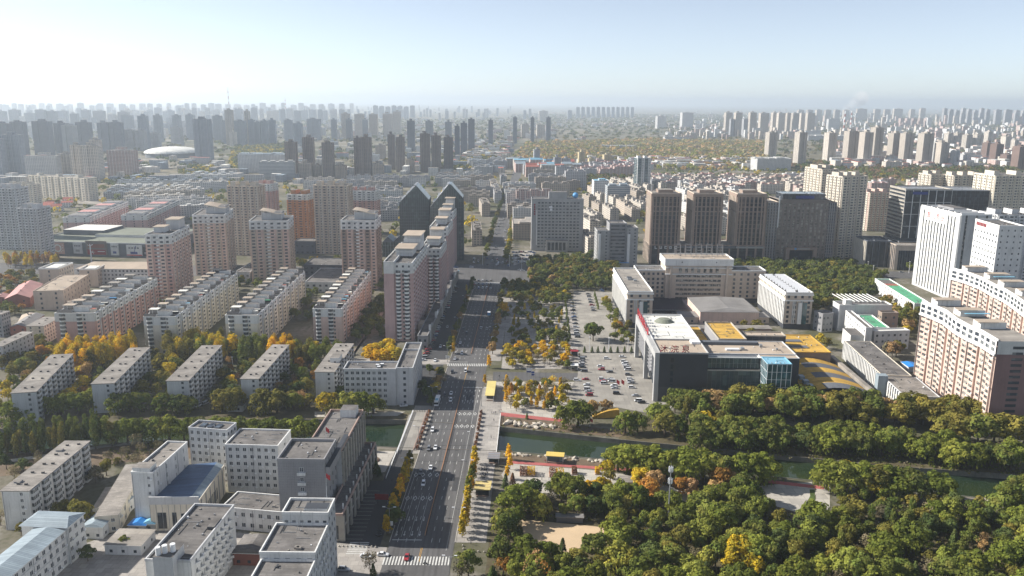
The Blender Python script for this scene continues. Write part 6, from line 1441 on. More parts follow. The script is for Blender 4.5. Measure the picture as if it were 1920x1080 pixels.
district([(215, 352), (420, 332), (420, 350), (230, 378)], 20, (70, 130), (12, 16), (16, 30), (9, 14), ('far_white', 'far_grey'), ('white_roof', 'pale_blue_roof', 'white_roof'), 'block in the rows behind the slanting slabs', maxn=16)
district([(70, 393), (130, 378), (135, 390), (70, 408)], 15, (14, 20), (10, 12), (8, 12), (7, 9), ('far_cream', 'far_white'), ('red_roof',), 'villa with a red roof behind the left white tower', 'villa', 'villa', gab=3, maxn=18)
district([(500, 352), (735, 340), (745, 400), (700, 440), (520, 345)], 12, (40, 80), (12, 14), (18, 26), (14, 20), ('far_white', 'far_grey', 'far_cream'), FLATS, 'slab behind the beige and pink towers', maxn=34)
district([(700, 345), (925, 335), (898, 400), (840, 352), (750, 350)], 4, (30, 60), (12, 14), (16, 24), (16, 20), ('far_white', 'far_grey', 'far_tan'), FLATS, 'block behind the slanted glass towers', maxn=26)
district([(868, 488), (905, 395), (930, 338), (945, 340), (935, 400), (905, 470), (890, 490)], 94, (60, 90), (12, 13), (14, 12), (17, 19), ('far_tan', 'far_grey'), ('pale_felt_roof', 'concrete_roof'), 'long block along the west side of the far street', maxn=16)
district([(962, 465), (955, 380), (990, 340), (1095, 330), (1090, 368), (994, 372), (994, 465)], 2, (34, 60), (14, 20), (14, 24), (18, 30), ('far_grey', 'far_white', 'far_tan'), ('pale_felt_roof', 'felt_roof', 'concrete_roof'), 'office block beside the grey slab hotel', 'office_block', 'office', maxn=34)
district([(1098, 480), (1096, 375), (1130, 345), (1240, 340), (1245, 362), (1213, 372), (1213, 425), (1118, 425), (1118, 480)], 97, (44, 76), (12, 14), (18, 17), (14, 20), ('far_cream', 'far_tan', 'far_cream'), ('concrete_roof', 'pale_felt_roof'), 'old block in the courts behind the grey offices', name='courtyard_block', maxn=52, skip=.02)
district([(1275, 440), (1275, 362), (1300, 345), (1440, 345), (1440, 362), (1380, 364), (1380, 440)], 99, (40, 70), (12, 14), (16, 18), (15, 20), ('far_cream', 'far_white', 'far_beige'), FLATS, 'old block seen between the dark towers', name='courtyard_block', maxn=40, skip=.02)
district([(1240, 362), (1200, 345), (1290, 318), (1545, 318), (1545, 372), (1440, 365)], 14, (26, 50), (12, 14), (14, 17), (15, 20), ('far_pink', 'far_cream', 'far_white', 'far_tan'), ('pale_felt_roof', 'red_roof', 'concrete_roof', 'pink_roof'), 'block in the low quarter behind the dark towers', maxn=58)
district([(1630, 365), (1625, 340), (1745, 330), (1860, 372), (1865, 400), (1680, 352)], 12, (24, 44), (12, 14), (12, 15), (16, 21), ('far_pink', 'far_white', 'far_cream'), ('pale_felt_roof', 'pink_roof', 'concrete_roof'), 'block in the low quarter behind the black glass tower', maxn=30)
district([(955, 312), (1060, 300), (1085, 322), (990, 335)], 10, (20, 34), (14, 18), (14, 18), (18, 26), ('far_cream', 'far_grey', 'far_pink'), ('sky_blue_roof', 'pale_blue_roof', 'red_roof'), 'house with a coloured roof beyond the far street', 'terrace_house', 'house', gab=4, maxn=24)
district([(1090, 332), (1080, 315), (1195, 300), (1195, 330)], 10, (24, 44), (13, 15), (12, 16), (16, 22), ('far_pink', 'far_pink', 'far_grey', 'far_white'), ('pale_felt_roof', 'pink_roof', 'red_roof'), 'block left of the slim white tower', maxn=28)
district([(880, 318), (955, 275), (970, 312), (905, 330)], 6, (30, 50), (14, 16), (16, 20), (18, 22), ('far_grey', 'far_cream', 'far_white'), ('pale_blue_roof', 'pale_felt_roof'), 'block west of the coloured houses', maxn=14)
for lab, px, py, w, d, h, wall, roof in (('white six storey office with striped floors behind the courts', 1138, 388, 38, 28, 34, 'far_stripe', 'pale_blue_roof'), ('white office with a pale blue roof behind the striped office', 1113, 378, 26, 30, 36, 'far_white', 'sky_blue_roof'),
  ('grey office pair with square windows behind the grey slab hotel, nearer one', 1060, 356, 40, 24, 36, 'far_grey', 'felt_roof'), ('grey office pair with square windows behind the grey slab hotel, farther one', 1042, 352, 30, 24, 42, 'far_grey', 'felt_roof'),
  ('pink and white corner office on the east side of the far street', 968, 400, 56, 26, 34, 'far_pink', 'felt_roof'), ('old brown office with a flat wing beside the grey slab hotel', 962, 450, 42, 50, 20, 'far_tan', 'concrete_roof')):
 g = G(px, py); o = box_thing('office_block', '', 'office', g, R(2), w, d, h, wall, roof); AUTO.pop(); tag(o, lab, 'office')

# --- the countless small houses of the outer city, as one mass
q = MB(); HOLES = ((960, 263, 1445, 300), (1040, 240, 1250, 262), (420, 272, 540, 318), (960, 285, 1100, 300))
mats_l = ('far_white', 'far_grey', 'far_blue', 'far_cream'); mats_r = ('far_white', 'far_cream', 'far_pink', 'far_tan', 'far_white')
def loose(n, x0, x1, y0, y1, mats, hh=(8, 20)):
 for _ in range(n):
  px = rnd.uniform(x0, x1); py = y0 + (y1 - y0) * rnd.random() ** .8
  if any(a < px < c and b_ < py < d for a, b_, c, d in HOLES): continue
  g = G(px, py); w = rnd.uniform(12, 46); d = rnd.uniform(11, 16)
  if rnd.random() < .5: w, d = d, w
  q.box(g.x - w / 2, g.x + w / 2, g.y, g.y + d, 0, rnd.uniform(*hh), rnd.choice(mats), rnd.choice(('white_roof', 'pale_felt_roof', 'concrete_roof', 'red_roof', 'pale_blue_roof')))
loose(420, -20, 640, 208, 262, mats_l, (10, 40)); loose(500, 640, 1300, 203, 262, mats_r, (8, 26)); loose(700, 1300, 1940, 205, 262, mats_r, (8, 40)); loose(420, 1560, 1940, 246, 318, mats_r, (10, 24))
def loose_towers(n, x0, x1, y0, y1, mats, hh):
 for _ in range(n):
  px, py = rnd.uniform(x0, x1), rnd.uniform(y0, y1); g = G(px, py); w = rnd.uniform(16, 34); q.box(g.x - w / 2, g.x + w / 2, g.y, g.y + 18, 0, rnd.uniform(*hh), rnd.choice(mats), 'felt_roof')
loose_towers(130, -20, 660, 209, 228, ('far_blue', 'far_white', 'far_blue', 'far_cream'), (55, 105)); loose_towers(60, 0, 480, 230, 262, ('far_blue', 'far_grey', 'far_white'), (45, 85)); loose_towers(60, 640, 1000, 206, 226, ('far_blue', 'far_grey'), (50, 100)); loose_towers(70, 1450, 1930, 210, 240, ('far_beige', 'far_white', 'far_pink'), (45, 80))
loose(160, 530, 960, 255, 330, mats_l); loose(240, 860, 1100, 262, 300, mats_r); loose(120, 0, 560, 300, 345, mats_l, (8, 18)); loose(120, 1100, 1440, 300, 318, mats_r, (10, 16)); loose(200, 980, 1340, 232, 262, mats_r, (8, 20))
q.build('distant_town', kind='stuff')
# ================================================================== trees
FOOT = []                                            # building footprints, kept free of trees
for o in list(SC.objects):
 if o.parent is None and o.type == 'EMPTY' and o.get('category') not in ('railing', 'planter', 'chimney'):
  xs, ys = [], []
  for c in o.children:
   if c.type != 'MESH' or c.name.split('.')[0] not in ('wall', 'bays', 'window_panes'): continue
   for v in c.bound_box: xs.append(v[0]); ys.append(v[1])
  if xs: FOOT.append((o.location.x, o.location.y, math.cos(o.rotation_euler.z), math.sin(o.rotation_euler.z), min(xs), max(xs), min(ys), max(ys)))
def blocked(x, y, m=1.5):
 for ox, oy, c, s, x0, x1, y0, y1 in FOOT:
  dx, dy = x - ox, y - oy
  if abs(dx) > 260 or abs(dy) > 260: continue
  u, v = dx * c + dy * s, -dx * s + dy * c
  if x0 - m < u < x1 + m and y0 - m < v < y1 + m: return True
 return False
def in_poly(x, y, loc):
 c = False
 for i in range(len(loc)):
  (x1, y1), (x2, y2) = loc[i][:2], loc[i - 1][:2]
  if (y1 > y) != (y2 > y) and x < (x2 - x1) * (y - y1) / (y2 - y1) + x1: c = not c
 return c
def leaf_quad(v, f, p, n, s, rr, stretch=1.0):
 n = (n + Vector((rr.gauss(0, .33), rr.gauss(0, .33), rr.gauss(0, .33)))).normalized(); a = n.orthogonal().normalized(); b_ = n.cross(a)
 t = rr.uniform(0, 6.28); u = (a * math.cos(t) + b_ * math.sin(t)) * s; w = (b_ * math.cos(t) - a * math.sin(t)) * s * rr.uniform(.55, .95)
 if stretch != 1.0: u = Vector((u.x * .5, u.y * .5, u.z)) + Vector((0, 0, s * stretch)); w = Vector((w.x, w.y, w.z * .3))
 k = len(v); v += [tuple(p - u - w * .6), tuple(p + u * .2 - w), tuple(p + u + w * .5), tuple(p - u * .3 + w)]; f.append((k, k + 1, k + 2, k + 3))
def blob(v, f, c, r, n, s, rr, low=-.55, stretch=1.0):
 for _ in range(n):
  z = rr.uniform(low, 1); t = rr.uniform(0, 6.2832); q = math.sqrt(max(0, 1 - z * z)); d = Vector((q * math.cos(t), q * math.sin(t), z))
  leaf_quad(v, f, c + Vector((d.x * r.x, d.y * r.y, d.z * r.z)) * rr.uniform(.80, 1.05), d, s * rr.uniform(.7, 1.25), rr, stretch)
def V(*a): return Vector(a)
def crown_mesh(kind, seed):
 rr = random.Random(seed * 31 + len(kind)); v, f = [], []
 if kind == 'round':                              # 9 m tall, 8 m wide
  blob(v, f, V(0, 0, 5.4), V(2.6, 2.6, 2.7), 170, .5, rr)
  for i in range(13):
   t = i * 2.4 + rr.uniform(-.6, .6); rad = rr.uniform(1.2, 3.5); z = rr.uniform(2.9, 7.9)
   if z > 6.2: rad *= .6
   k = rr.uniform(.8, 1.8); blob(v, f, V(rad * math.cos(t), rad * math.sin(t), z), V(k, k, k * .85), int(56 * k), .38, rr)
 elif kind == 'willow':                           # 11 m tall, 11 m wide, rounded clumps with hanging skirts
  blob(v, f, V(0, 0, 6.0), V(3.6, 3.6, 3.4), 170, .6, rr)
  for i in range(20):
   t = i * 2.4 + rr.uniform(-.3, .3); rad = rr.uniform(1.6, 4.5); z = 9.0 - (rad / 4.2) ** 2 * 4.2 + rr.uniform(-1.3, 1.1)
   k = rr.uniform(.95, 2.0); c = V(rad * math.cos(t), rad * math.sin(t), z); blob(v, f, c, V(k, k, k * .95), int(48 * k), .40, rr, -.2)
   if rad > 2.6:
    for _ in range(20): leaf_quad(v, f, c + V(rr.uniform(-k, k), rr.uniform(-k, k), -rr.uniform(.8, 3.0)), V(math.cos(t), math.sin(t), .2), .42, rr, .9)
 elif kind == 'poplar':                           # 15 m tall, 4 m wide
  for i in range(12):
   z = 3.0 + i * .98; k = (.75 + .75 * math.sin(math.pi * min(1, (i + 2) / 13))) * rr.uniform(.85, 1.15)
   blob(v, f, V(rr.uniform(-.5, .5), rr.uniform(-.5, .5), z), V(k * 1.15, k * 1.15, 1.5), 84, .38, rr, -.8, .5)
 elif kind == 'tall':                             # 18 m tall, 8 m wide, feathery upright crown
  blob(v, f, V(0, 0, 10), V(2.2, 2.2, 6), 200, .55, rr, -.8, .4)
  for i in range(16):
   t = i * 2.4; z = rr.uniform(6, 15.5); rad = rr.uniform(1.2, 2.8) * (1.25 - z / 20); k = rr.uniform(1.1, 1.7)
   blob(v, f, V(rad * math.cos(t), rad * math.sin(t), z), V(k, k, k * 1.5), 78, .42, rr, -.7, .35)
 elif kind == 'ginkgo':                           # 8 m tall, 3.6 m wide, loose cone
  for i in range(11):
   z = 2.4 + i * .5; k = (1.75 - i * .12) * rr.uniform(.7, 1.1); t = i * 2.4
   blob(v, f, V(.55 * math.cos(t), .55 * math.sin(t), z), V(k * .75, k * .75, .9), 58, .30, rr, -.7)
 elif kind == 'conifer':                          # 7 m tall
  for i in range(9):
   z = 1.0 + i * .68; k = 2.1 - i * .21
   for _ in range(66):
    t = rr.uniform(0, 6.2832); q = k * math.sqrt(rr.uniform(.15, 1)); leaf_quad(v, f, V(q * math.cos(t), q * math.sin(t), z - q * .25 + rr.uniform(-.2, .2)), V(math.cos(t), math.sin(t), .9), .30, rr)
 elif kind == 'bare':                             # 7 m tall, thin crown
  for i in range(12):
   t = i * 2.4; rad = rr.uniform(.6, 2.5); k = rr.uniform(.8, 1.4); blob(v, f, V(rad * math.cos(t), rad * math.sin(t), rr.uniform(3, 6.4)), V(k, k, k * 1.1), 54, .27, rr, -.9, .3)
 elif kind == 'shrub':                            # 1.6 m tall
  for i in range(5): t = i * 2.4; blob(v, f, V(.6 * math.cos(t), .6 * math.sin(t), .75), V(.7, .7, .75), 40, .22, rr, -.4)
 me = D.meshes.new('crown'); me.from_pydata(v, [], f); me.materials.append(MATS['leaf_green']); me.update(); return me
def trunk_mesh(kind):
 top, r = {'round': (5, .24), 'willow': (6, .42), 'poplar': (11, .2), 'tall': (13, .26), 'ginkgo': (5.5, .13), 'conifer': (5.5, .16), 'bare': (5, .17), 'shrub': (.8, .06)}[kind]
 q = MB(); q.tube((0, 0, -.1), (.05, .05, top * .55), r * 1.25, r * .8, 'bark', 6); q.tube((.05, .05, top * .55), (0, 0, top), r * .8, r * .3, 'bark', 5)
 if kind in ('round', 'willow', 'bare', 'tall'):
  for i in range(4): t = i * 1.7; q.tube((0, 0, top * (.42 + .08 * i)), (top * .36 * math.cos(t), top * .36 * math.sin(t), top * (.82 + .05 * i)), r * .5, r * .15, 'bark', 4)
 return q.mesh('trunk')
CROWN = {}; TRUNK = {}
HREF = {'round': 9, 'willow': 11, 'poplar': 15.5, 'tall': 18, 'ginkgo': 8, 'conifer': 7, 'bare': 7.5, 'shrub': 1.6}
TNAME = {'round': 'broadleaf_tree', 'willow': 'willow_tree', 'poplar': 'poplar_tree', 'tall': 'tall_poplar', 'ginkgo': 'ginkgo_tree', 'conifer': 'conifer_tree', 'bare': 'thin_crowned_tree', 'shrub': 'shrub'}
TCAT = {'round': 'broadleaf tree', 'willow': 'willow', 'poplar': 'poplar', 'tall': 'poplar', 'ginkgo': 'ginkgo', 'conifer': 'conifer', 'bare': 'tree', 'shrub': 'shrub'}
LADJ = {'leaf_willow': 'olive green', 'leaf_green': 'green', 'leaf_dark': 'dark green', 'leaf_olive': 'olive', 'leaf_yellow': 'yellowing', 'leaf_gold': 'golden', 'leaf_orange': 'orange', 'leaf_rust': 'rust brown', 'leaf_bare': 'grey brown', 'leaf_pale': 'pale green', 'leaf_plum': 'plum red'}
NTREE = [0]
def tree(kind, x, y, h, m, wide=1.0, z=0.0):
 i = NTREE[0] = NTREE[0] + 1; k = (kind, i % 5)
 if k not in CROWN: CROWN[k] = crown_mesh(*k)
 if kind not in TRUNK: TRUNK[kind] = trunk_mesh(kind)
 s = h / HREF[kind]; e = link(TNAME[kind], None, None, None, (x, y, z), rnd.uniform(0, 6.28), (s * wide, s * wide, s))
 link('trunk', TRUNK[kind], e); c = link('crown', CROWN[k], e)
 c.material_slots[0].link = 'OBJECT'; c.material_slots[0].material = MATS[m]
 e['auto'] = '%s %s' % (LADJ[m], {'round': 'broadleaf tree', 'willow': 'willow', 'poplar': 'slim poplar', 'tall': 'tall feathery poplar', 'ginkgo': 'ginkgo', 'conifer': 'conifer', 'bare': 'thin crowned tree', 'shrub': 'shrub'}[kind])
 tag(e, None, TCAT[kind]); return e
def tree_px(kind, px, py, h, m, wide=1.0): g = G(px, py); return tree(kind, g.x, g.y, h, m, wide)
KEEP = [[G(*p) for p in q] for q in (
 [(975, 968), (1148, 984), (1140, 1030), (1100, 1044), (1040, 1040), (978, 1014)], [(950, 866), (1200, 882), (1180, 905), (1120, 918), (950, 915)],
 [(1416, 905), (1556, 905), (1560, 950), (1536, 978), (1500, 972), (1440, 948)], [(1225, 900), (1310, 930), (1322, 946), (1270, 950)], [(1160, 900), (1205, 905), (1205, 940), (1150, 940)],
 [(945, 1040), (1010, 1040), (1010, 1062), (945, 1062)], [(905, 1080), (900, 850), (935, 850), (945, 930), (925, 1080)])]
def grove(polypx, sp, mix, keep=True, jit=.35, mar=1.5, maxn=400):
 loc = [G(*p) for p in polypx]; x0, x1 = min(p.x for p in loc), max(p.x for p in loc); y0, y1 = min(p.y for p in loc), max(p.y for p in loc)
 tot = sum(q[4] for q in mix); n = 0; y = y0; row = 0
 while y < y1 and n < maxn:
  x = x0 + (row % 2) * sp / 2
  while x < x1:
   u, w = x + rnd.uniform(-jit, jit) * sp, y + rnd.uniform(-jit, jit) * sp
   if in_poly(u, w, loc) and not blocked(u, w, mar) and not (keep and any(in_poly(u, w, k) for k in KEEP)):
    r = rnd.uniform(0, tot)
    for kind, m, h0, h1, wt in mix:
     r -= wt
     if r <= 0: break
    tree(kind, u, w, rnd.uniform(h0, h1), m, rnd.uniform(.82, 1.25)); n += 1
   x += sp
  y += sp * .87; row += 1
# west bank poplar grove and canal willows
grove([(-30, 870), (-30, 842), (190, 822), (222, 836), (100, 856)], 4.4, [('poplar', 'leaf_green', 12, 17, 3), ('poplar', 'leaf_olive', 11, 15, 2), ('poplar', 'leaf_dark', 12, 16, 1)], maxn=95)
for px, py, h, m in ((218, 832, 13, 'leaf_green'), (240, 829, 14, 'leaf_willow'), (266, 828, 14, 'leaf_willow'), (291, 827, 14, 'leaf_green'), (318, 824, 15, 'leaf_willow'), (346, 826, 14, 'leaf_willow'), (372, 826, 14, 'leaf_green'), (398, 826, 14, 'leaf_willow'), (424, 828, 14, 'leaf_willow'), (452, 829, 15, 'leaf_green'),
     (480, 829, 15, 'leaf_willow'), (506, 830, 15, 'leaf_willow'), (532, 832, 15, 'leaf_willow'), (560, 832, 15, 'leaf_willow'), (585, 832, 15, 'leaf_willow'), (200, 826, 12, 'leaf_dark'), (180, 828, 14, 'leaf_green')): tree_px('willow', px, py, h * .95, m, rnd.uniform(1, 1.15))
for px, py, h, m in ((-8, 790, 14, 'leaf_olive'), (22, 794, 13, 'leaf_willow'), (52, 788, 12, 'leaf_green'), (86, 780, 13, 'leaf_willow'), (114, 778, 13, 'leaf_willow'), (145, 776, 13, 'leaf_willow'), (172, 770, 13, 'leaf_willow'), (186, 768, 12, 'leaf_green'), (222, 775, 13, 'leaf_green'), (246, 773, 13, 'leaf_willow'), (268, 772, 12, 'leaf_green'), (306, 774, 12, 'leaf_green'), (332, 774, 12, 'leaf_dark'), (352, 773, 11, 'leaf_green'),
     (416, 772, 14, 'leaf_olive'), (438, 770, 15, 'leaf_olive'), (492, 775, 15, 'leaf_olive'), (520, 774, 15, 'leaf_olive'), (551, 770, 12, 'leaf_pale'), (617, 776, 14, 'leaf_yellow'), (655, 780, 15, 'leaf_pale'), (676, 778, 14, 'leaf_willow'), (700, 776, 13, 'leaf_willow'), (632, 778, 13, 'leaf_olive')): tree_px('willow', px, py, h * .98, m, 1.08)
# yellow poplars behind the slabs
grove([(104, 692), (118, 676), (255, 668), (262, 688), (150, 706)], 6.0, [('tall', 'leaf_yellow', 17, 22, 5), ('tall', 'leaf_gold', 18, 21, 2), ('tall', 'leaf_olive', 15, 18, 1.5)])
grove([(302, 676), (318, 662), (440, 656), (444, 676), (330, 692)], 6.0, [('tall', 'leaf_yellow', 16, 20, 2.5), ('tall', 'leaf_olive', 16, 20, 2.5), ('tall', 'leaf_pale', 15, 19, 1)])
grove([(446, 690), (446, 668), (500, 664), (505, 690)], 6.5, [('tall', 'leaf_green', 16, 19, 1), ('tall', 'leaf_pale', 14, 18, .5)])
grove([(506, 688), (508, 672), (552, 670), (555, 688)], 6.0, [('tall', 'leaf_gold', 17, 20, 2), ('tall', 'leaf_yellow', 15, 19, 1)])
grove([(556, 692), (556, 674), (588, 674), (588, 692)], 6.0, [('tall', 'leaf_olive', 15, 18, 1), ('tall', 'leaf_pale', 15, 18, .5)]); grove([(596, 690), (600, 672), (640, 662), (644, 685)], 6.5, [('tall', 'leaf_pale', 13, 16, 1), ('tall', 'leaf_green', 13, 16, 1)])
grove([(682, 688), (690, 672), (740, 668), (742, 688)], 5.5, [('round', 'leaf_yellow', 10, 14, 2), ('round', 'leaf_gold', 10, 13, 1), ('round', 'leaf_olive', 10, 13, 1)])
# yards among the slabs, left edge
grove([(0, 762), (0, 690), (60, 640), (120, 660), (600, 655), (640, 660), (640, 765), (590, 768)], 10.5, [('round', 'leaf_green', 6, 10, 3), ('round', 'leaf_dark', 6, 9, 2), ('round', 'leaf_olive', 7, 11, 2), ('bare', 'leaf_rust', 6, 9, 1), ('round', 'leaf_yellow', 7, 10, 1), ('round', 'leaf_orange', 6, 9, .5)], mar=2.5)
for px, py, h, m in ((163, 712, 11, 'leaf_rust'), (152, 700, 10, 'leaf_orange'), (318, 712, 12, 'leaf_yellow'), (302, 728, 12, 'leaf_olive'), (330, 694, 11, 'leaf_yellow'), (80, 676, 11, 'leaf_orange'), (62, 690, 12, 'leaf_olive'), (45, 706, 13, 'leaf_green'), (95, 672, 10, 'leaf_yellow'), (28, 690, 11, 'leaf_olive'), (570, 720, 11, 'leaf_green'), (575, 736, 10, 'leaf_olive'), (562, 745, 10, 'leaf_dark'), (12, 738, 9, 'leaf_yellow')): tree_px('round', px, py, h, m)
grove([(-20, 600), (-20, 545), (70, 560), (60, 585), (20, 600)], 11, [('round', 'leaf_dark', 7, 10, 2), ('round', 'leaf_green', 7, 10, 2), ('round', 'leaf_orange', 7, 9, 1), ('round', 'leaf_olive', 7, 9, 1)], mar=2)
grove([(8, 505), (14, 488), (118, 486), (118, 502)], 7.5, [('tall', 'leaf_orange', 12, 16, 1), ('tall', 'leaf_yellow', 12, 16, 1.5), ('tall', 'leaf_rust', 12, 15, 1)], maxn=30)
grove([(-10, 550), (-10, 515), (70, 520), (72, 545)], 12, [('round', 'leaf_orange', 7, 10, 1), ('round', 'leaf_olive', 7, 10, 1), ('round', 'leaf_dark', 7, 10, 1)])
grove([(555, 505), (640, 500), (645, 492), (556, 494)], 8, [('round', 'leaf_green', 6, 9, 2), ('round', 'leaf_olive', 6, 9, 1), ('ginkgo', 'leaf_gold', 7, 9, .5)])
grove([(572, 600), (640, 545), (722, 560), (722, 640), (660, 640)], 9, [('round', 'leaf_dark', 6, 10, 3), ('round', 'leaf_green', 6, 10, 2), ('conifer', 'leaf_dark', 5, 8, 1)], mar=3)
for q in ([(305, 590), (350, 560), (452, 520), (440, 560), (395, 620), (345, 640)], [(445, 640), (500, 560), (575, 520), (600, 540), (585, 580), (500, 640)], [(240, 560), (300, 522), (370, 545), (300, 600)], [(360, 520), (440, 500), (640, 495), (640, 520), (580, 545), (440, 545)], [(700, 540), (722, 470), (760, 470), (735, 560)]):
 grove(q, 10, [('round', 'leaf_dark', 6, 10, 3), ('round', 'leaf_green', 6, 10, 3), ('round', 'leaf_olive', 6, 9, 1)], mar=2.5, maxn=26)
# hospital yard
for k, px, py, h, m in (('willow', 120, 982, 11, 'leaf_olive'), ('willow', 152, 984, 11.5, 'leaf_olive'), ('round', 180, 905, 8, 'leaf_bare'), ('round', 200, 892, 8, 'leaf_olive'), ('round', 232, 1030, 6, 'leaf_green'), ('round', 40, 1000, 5, 'leaf_olive'), ('bare', 205, 870, 7, 'leaf_bare'), ('bare', 235, 858, 6, 'leaf_bare'), ('conifer', 706, 888, 7, 'leaf_dark'), ('conifer', 690, 846, 7, 'leaf_dark'), ('conifer', 712, 893, 5, 'leaf_dark'), ('round', 664, 830, 8, 'leaf_dark'), ('bare', 694, 1072, 8, 'leaf_bare'), ('conifer', 700, 1078, 5, 'leaf_dark'), ('round', 165, 1052, 7, 'leaf_dark')): tree_px(k, px, py, h, m)
grove([(0, 990), (0, 880), (60, 866), (100, 860), (20, 940)], 10, [('bare', 'leaf_bare', 5, 8, 2), ('round', 'leaf_dark', 5, 8, 1)], mar=3)
grove([(205, 870), (240, 835), (330, 830), (260, 880)], 9, [('bare', 'leaf_bare', 5, 8, 2), ('shrub', 'leaf_olive', 1.5, 2.5, 2)], mar=2)
# ginkgo rows on the road
for i in range(15):
 y = 300 + i * 4.9; tree('ginkgo', road_x(y) + 15.2 + rnd.uniform(-.4, .4), y, rnd.uniform(7.5, 9.8), rnd.choice(('leaf_yellow', 'leaf_gold', 'leaf_yellow', 'leaf_pale')), 1.15)
for i in range(12):
 y = 302 + i * 5.4; tree('ginkgo', road_x(y) - 15.3 + rnd.uniform(-.5, .5), y, rnd.uniform(8, 10), rnd.choice(('leaf_gold', 'leaf_gold', 'leaf_orange', 'leaf_yellow', 'leaf_olive')), 1.2)
for px, py, h, m, k in ((741, 985, 9, 'leaf_dark', 'round'), (731, 992, 8, 'leaf_dark', 'round'), (878, 1080, 11, 'leaf_green', 'round'), (866, 1092, 9, 'leaf_bare', 'bare'), (850, 664, 8, 'leaf_gold', 'ginkgo'), (851, 650, 8, 'leaf_yellow', 'ginkgo'), (917, 690, 9, 'leaf_gold', 'ginkgo'), (909, 722, 7, 'leaf_gold', 'ginkgo'), (944, 590, 11, 'leaf_gold', 'round'), (947, 600, 8, 'leaf_dark', 'round'), (875, 548, 7, 'leaf_yellow', 'ginkgo'),
      (806, 702, 7, 'leaf_dark', 'round'), (822, 704, 6, 'leaf_olive', 'round'), (830, 722, 8, 'leaf_bare', 'bare'), (818, 738, 8, 'leaf_yellow', 'bare'), (800, 748, 8, 'leaf_dark', 'round'), (792, 735, 8, 'leaf_dark', 'round')): tree_px(k, px, py, h, m)
for i in range(20):
 y = 445 + i * 17; x = road_x(y) - 15.2
 if not 500 < y < 540: tree('round', x, y, rnd.uniform(6, 8.5), rnd.choice(('leaf_dark', 'leaf_dark', 'leaf_green', 'leaf_rust')), .8)
for i in range(14):
 y = 545 + i * 17; tree('round', road_x(y) + 14.6, y, rnd.uniform(7, 10), rnd.choice(('leaf_dark', 'leaf_green', 'leaf_olive', 'leaf_rust')), .85)
for i in range(60):                                  # beyond the junction
 y = 885 + i * 15
 tree('round', road_x(y) + 12.5, y, rnd.uniform(8, 11), rnd.choice(('leaf_olive', 'leaf_green', 'leaf_yellow', 'leaf_pale')), 1.0)
 if i % 2: tree('round', road_x(y) - 13.5 if i > 12 else road_x(y) - 11.5, y, rnd.uniform(7, 10), rnd.choice(('leaf_green', 'leaf_dark', 'leaf_olive')), 1.0)
# square, plazas, car parks
grove([(948, 560), (950, 530), (1060, 545), (1068, 570), (1000, 580)], 8, [('round', 'leaf_green', 6, 9, 2), ('round', 'leaf_olive', 6, 9, 2), ('round', 'leaf_yellow', 6, 8, .7), ('round', 'leaf_dark', 6, 9, 1)])
grove([(955, 655), (955, 575), (1058, 580), (1066, 655)], 9.5, [('round', 'leaf_olive', 4.5, 6.5, 2), ('round', 'leaf_green', 4.5, 7.5, 2), ('ginkgo', 'leaf_yellow', 5, 7, 1), ('round', 'leaf_dark', 5, 8, 1)], jit=.3)
grove([(945, 692), (950, 655), (1070, 652), (1078, 690)], 7.5, [('round', 'leaf_gold', 5, 7, 1.2), ('round', 'leaf_yellow', 5, 7, 1.6), ('round', 'leaf_olive', 5, 7.5, 2), ('bare', 'leaf_bare', 5, 7, 1)])
for px, py, h, m in ((1016, 640, 10, 'leaf_green'), (1046, 645, 11, 'leaf_green'), (1032, 636, 9, 'leaf_dark'), (1112, 640, 15, 'leaf_green'), (1106, 636, 13, 'leaf_dark'), (1161, 620, 8, 'leaf_orange'), (1155, 616, 7, 'leaf_yellow'), (1060, 684, 8, 'leaf_gold'), (1064, 692, 7, 'leaf_green')): tree_px('round', px, py, h, m)
for i in range(12): y0 = 552 + i * 7.6; tree_px('conifer', 1058 + i * .9 + rnd.uniform(-1, 1), y0, 5.5, 'leaf_dark' if i % 3 else 'leaf_green', .8)
for i in range(5): tree_px('conifer', 1115 + i * 1.6, 556 + i * 6, 6, 'leaf_green', .7)
for px in (1096, 1110, 1121, 1133, 1145, 1158, 1171, 1184): tree_px('conifer', px, 661, 4.8, 'leaf_dark', 1.0)
grove([(990, 520), (995, 492), (1150, 480), (1165, 505), (1152, 545), (1080, 548), (1000, 535)], 8.5, [('round', 'leaf_green', 7, 11, 3), ('round', 'leaf_olive', 7, 10, 2), ('round', 'leaf_dark', 7, 11, 2), ('round', 'leaf_rust', 7, 9, .6)], mar=3)
for px, py, h, m in ((949, 757, 8, 'leaf_gold'), (972, 752, 7, 'leaf_gold'), (959, 741, 8, 'leaf_orange'), (990, 745, 9, 'leaf_gold'), (996, 762, 6, 'leaf_gold'), (1006, 766, 7, 'leaf_gold'), (1020, 770, 6, 'leaf_gold'), (1028, 766, 10, 'leaf_gold'), (1034, 764, 10, 'leaf_yellow'), (1012, 742, 7, 'leaf_orange'), (968, 738, 7, 'leaf_yellow'), (956, 880, 8, 'leaf_gold'), (951, 898, 7, 'leaf_gold'), (954, 862, 8, 'leaf_gold'), (1052, 752, 8, 'leaf_yellow')): tree_px('ginkgo', px, py, h, m, 1.05)
grove([(940, 738), (945, 720), (1060, 722), (1075, 745), (1040, 752)], 8, [('round', 'leaf_green', 5, 7, 1), ('round', 'leaf_olive', 5, 7, 1), ('bare', 'leaf_bare', 5, 7, 1.3), ('bare', 'leaf_yellow', 5, 7, .6)])
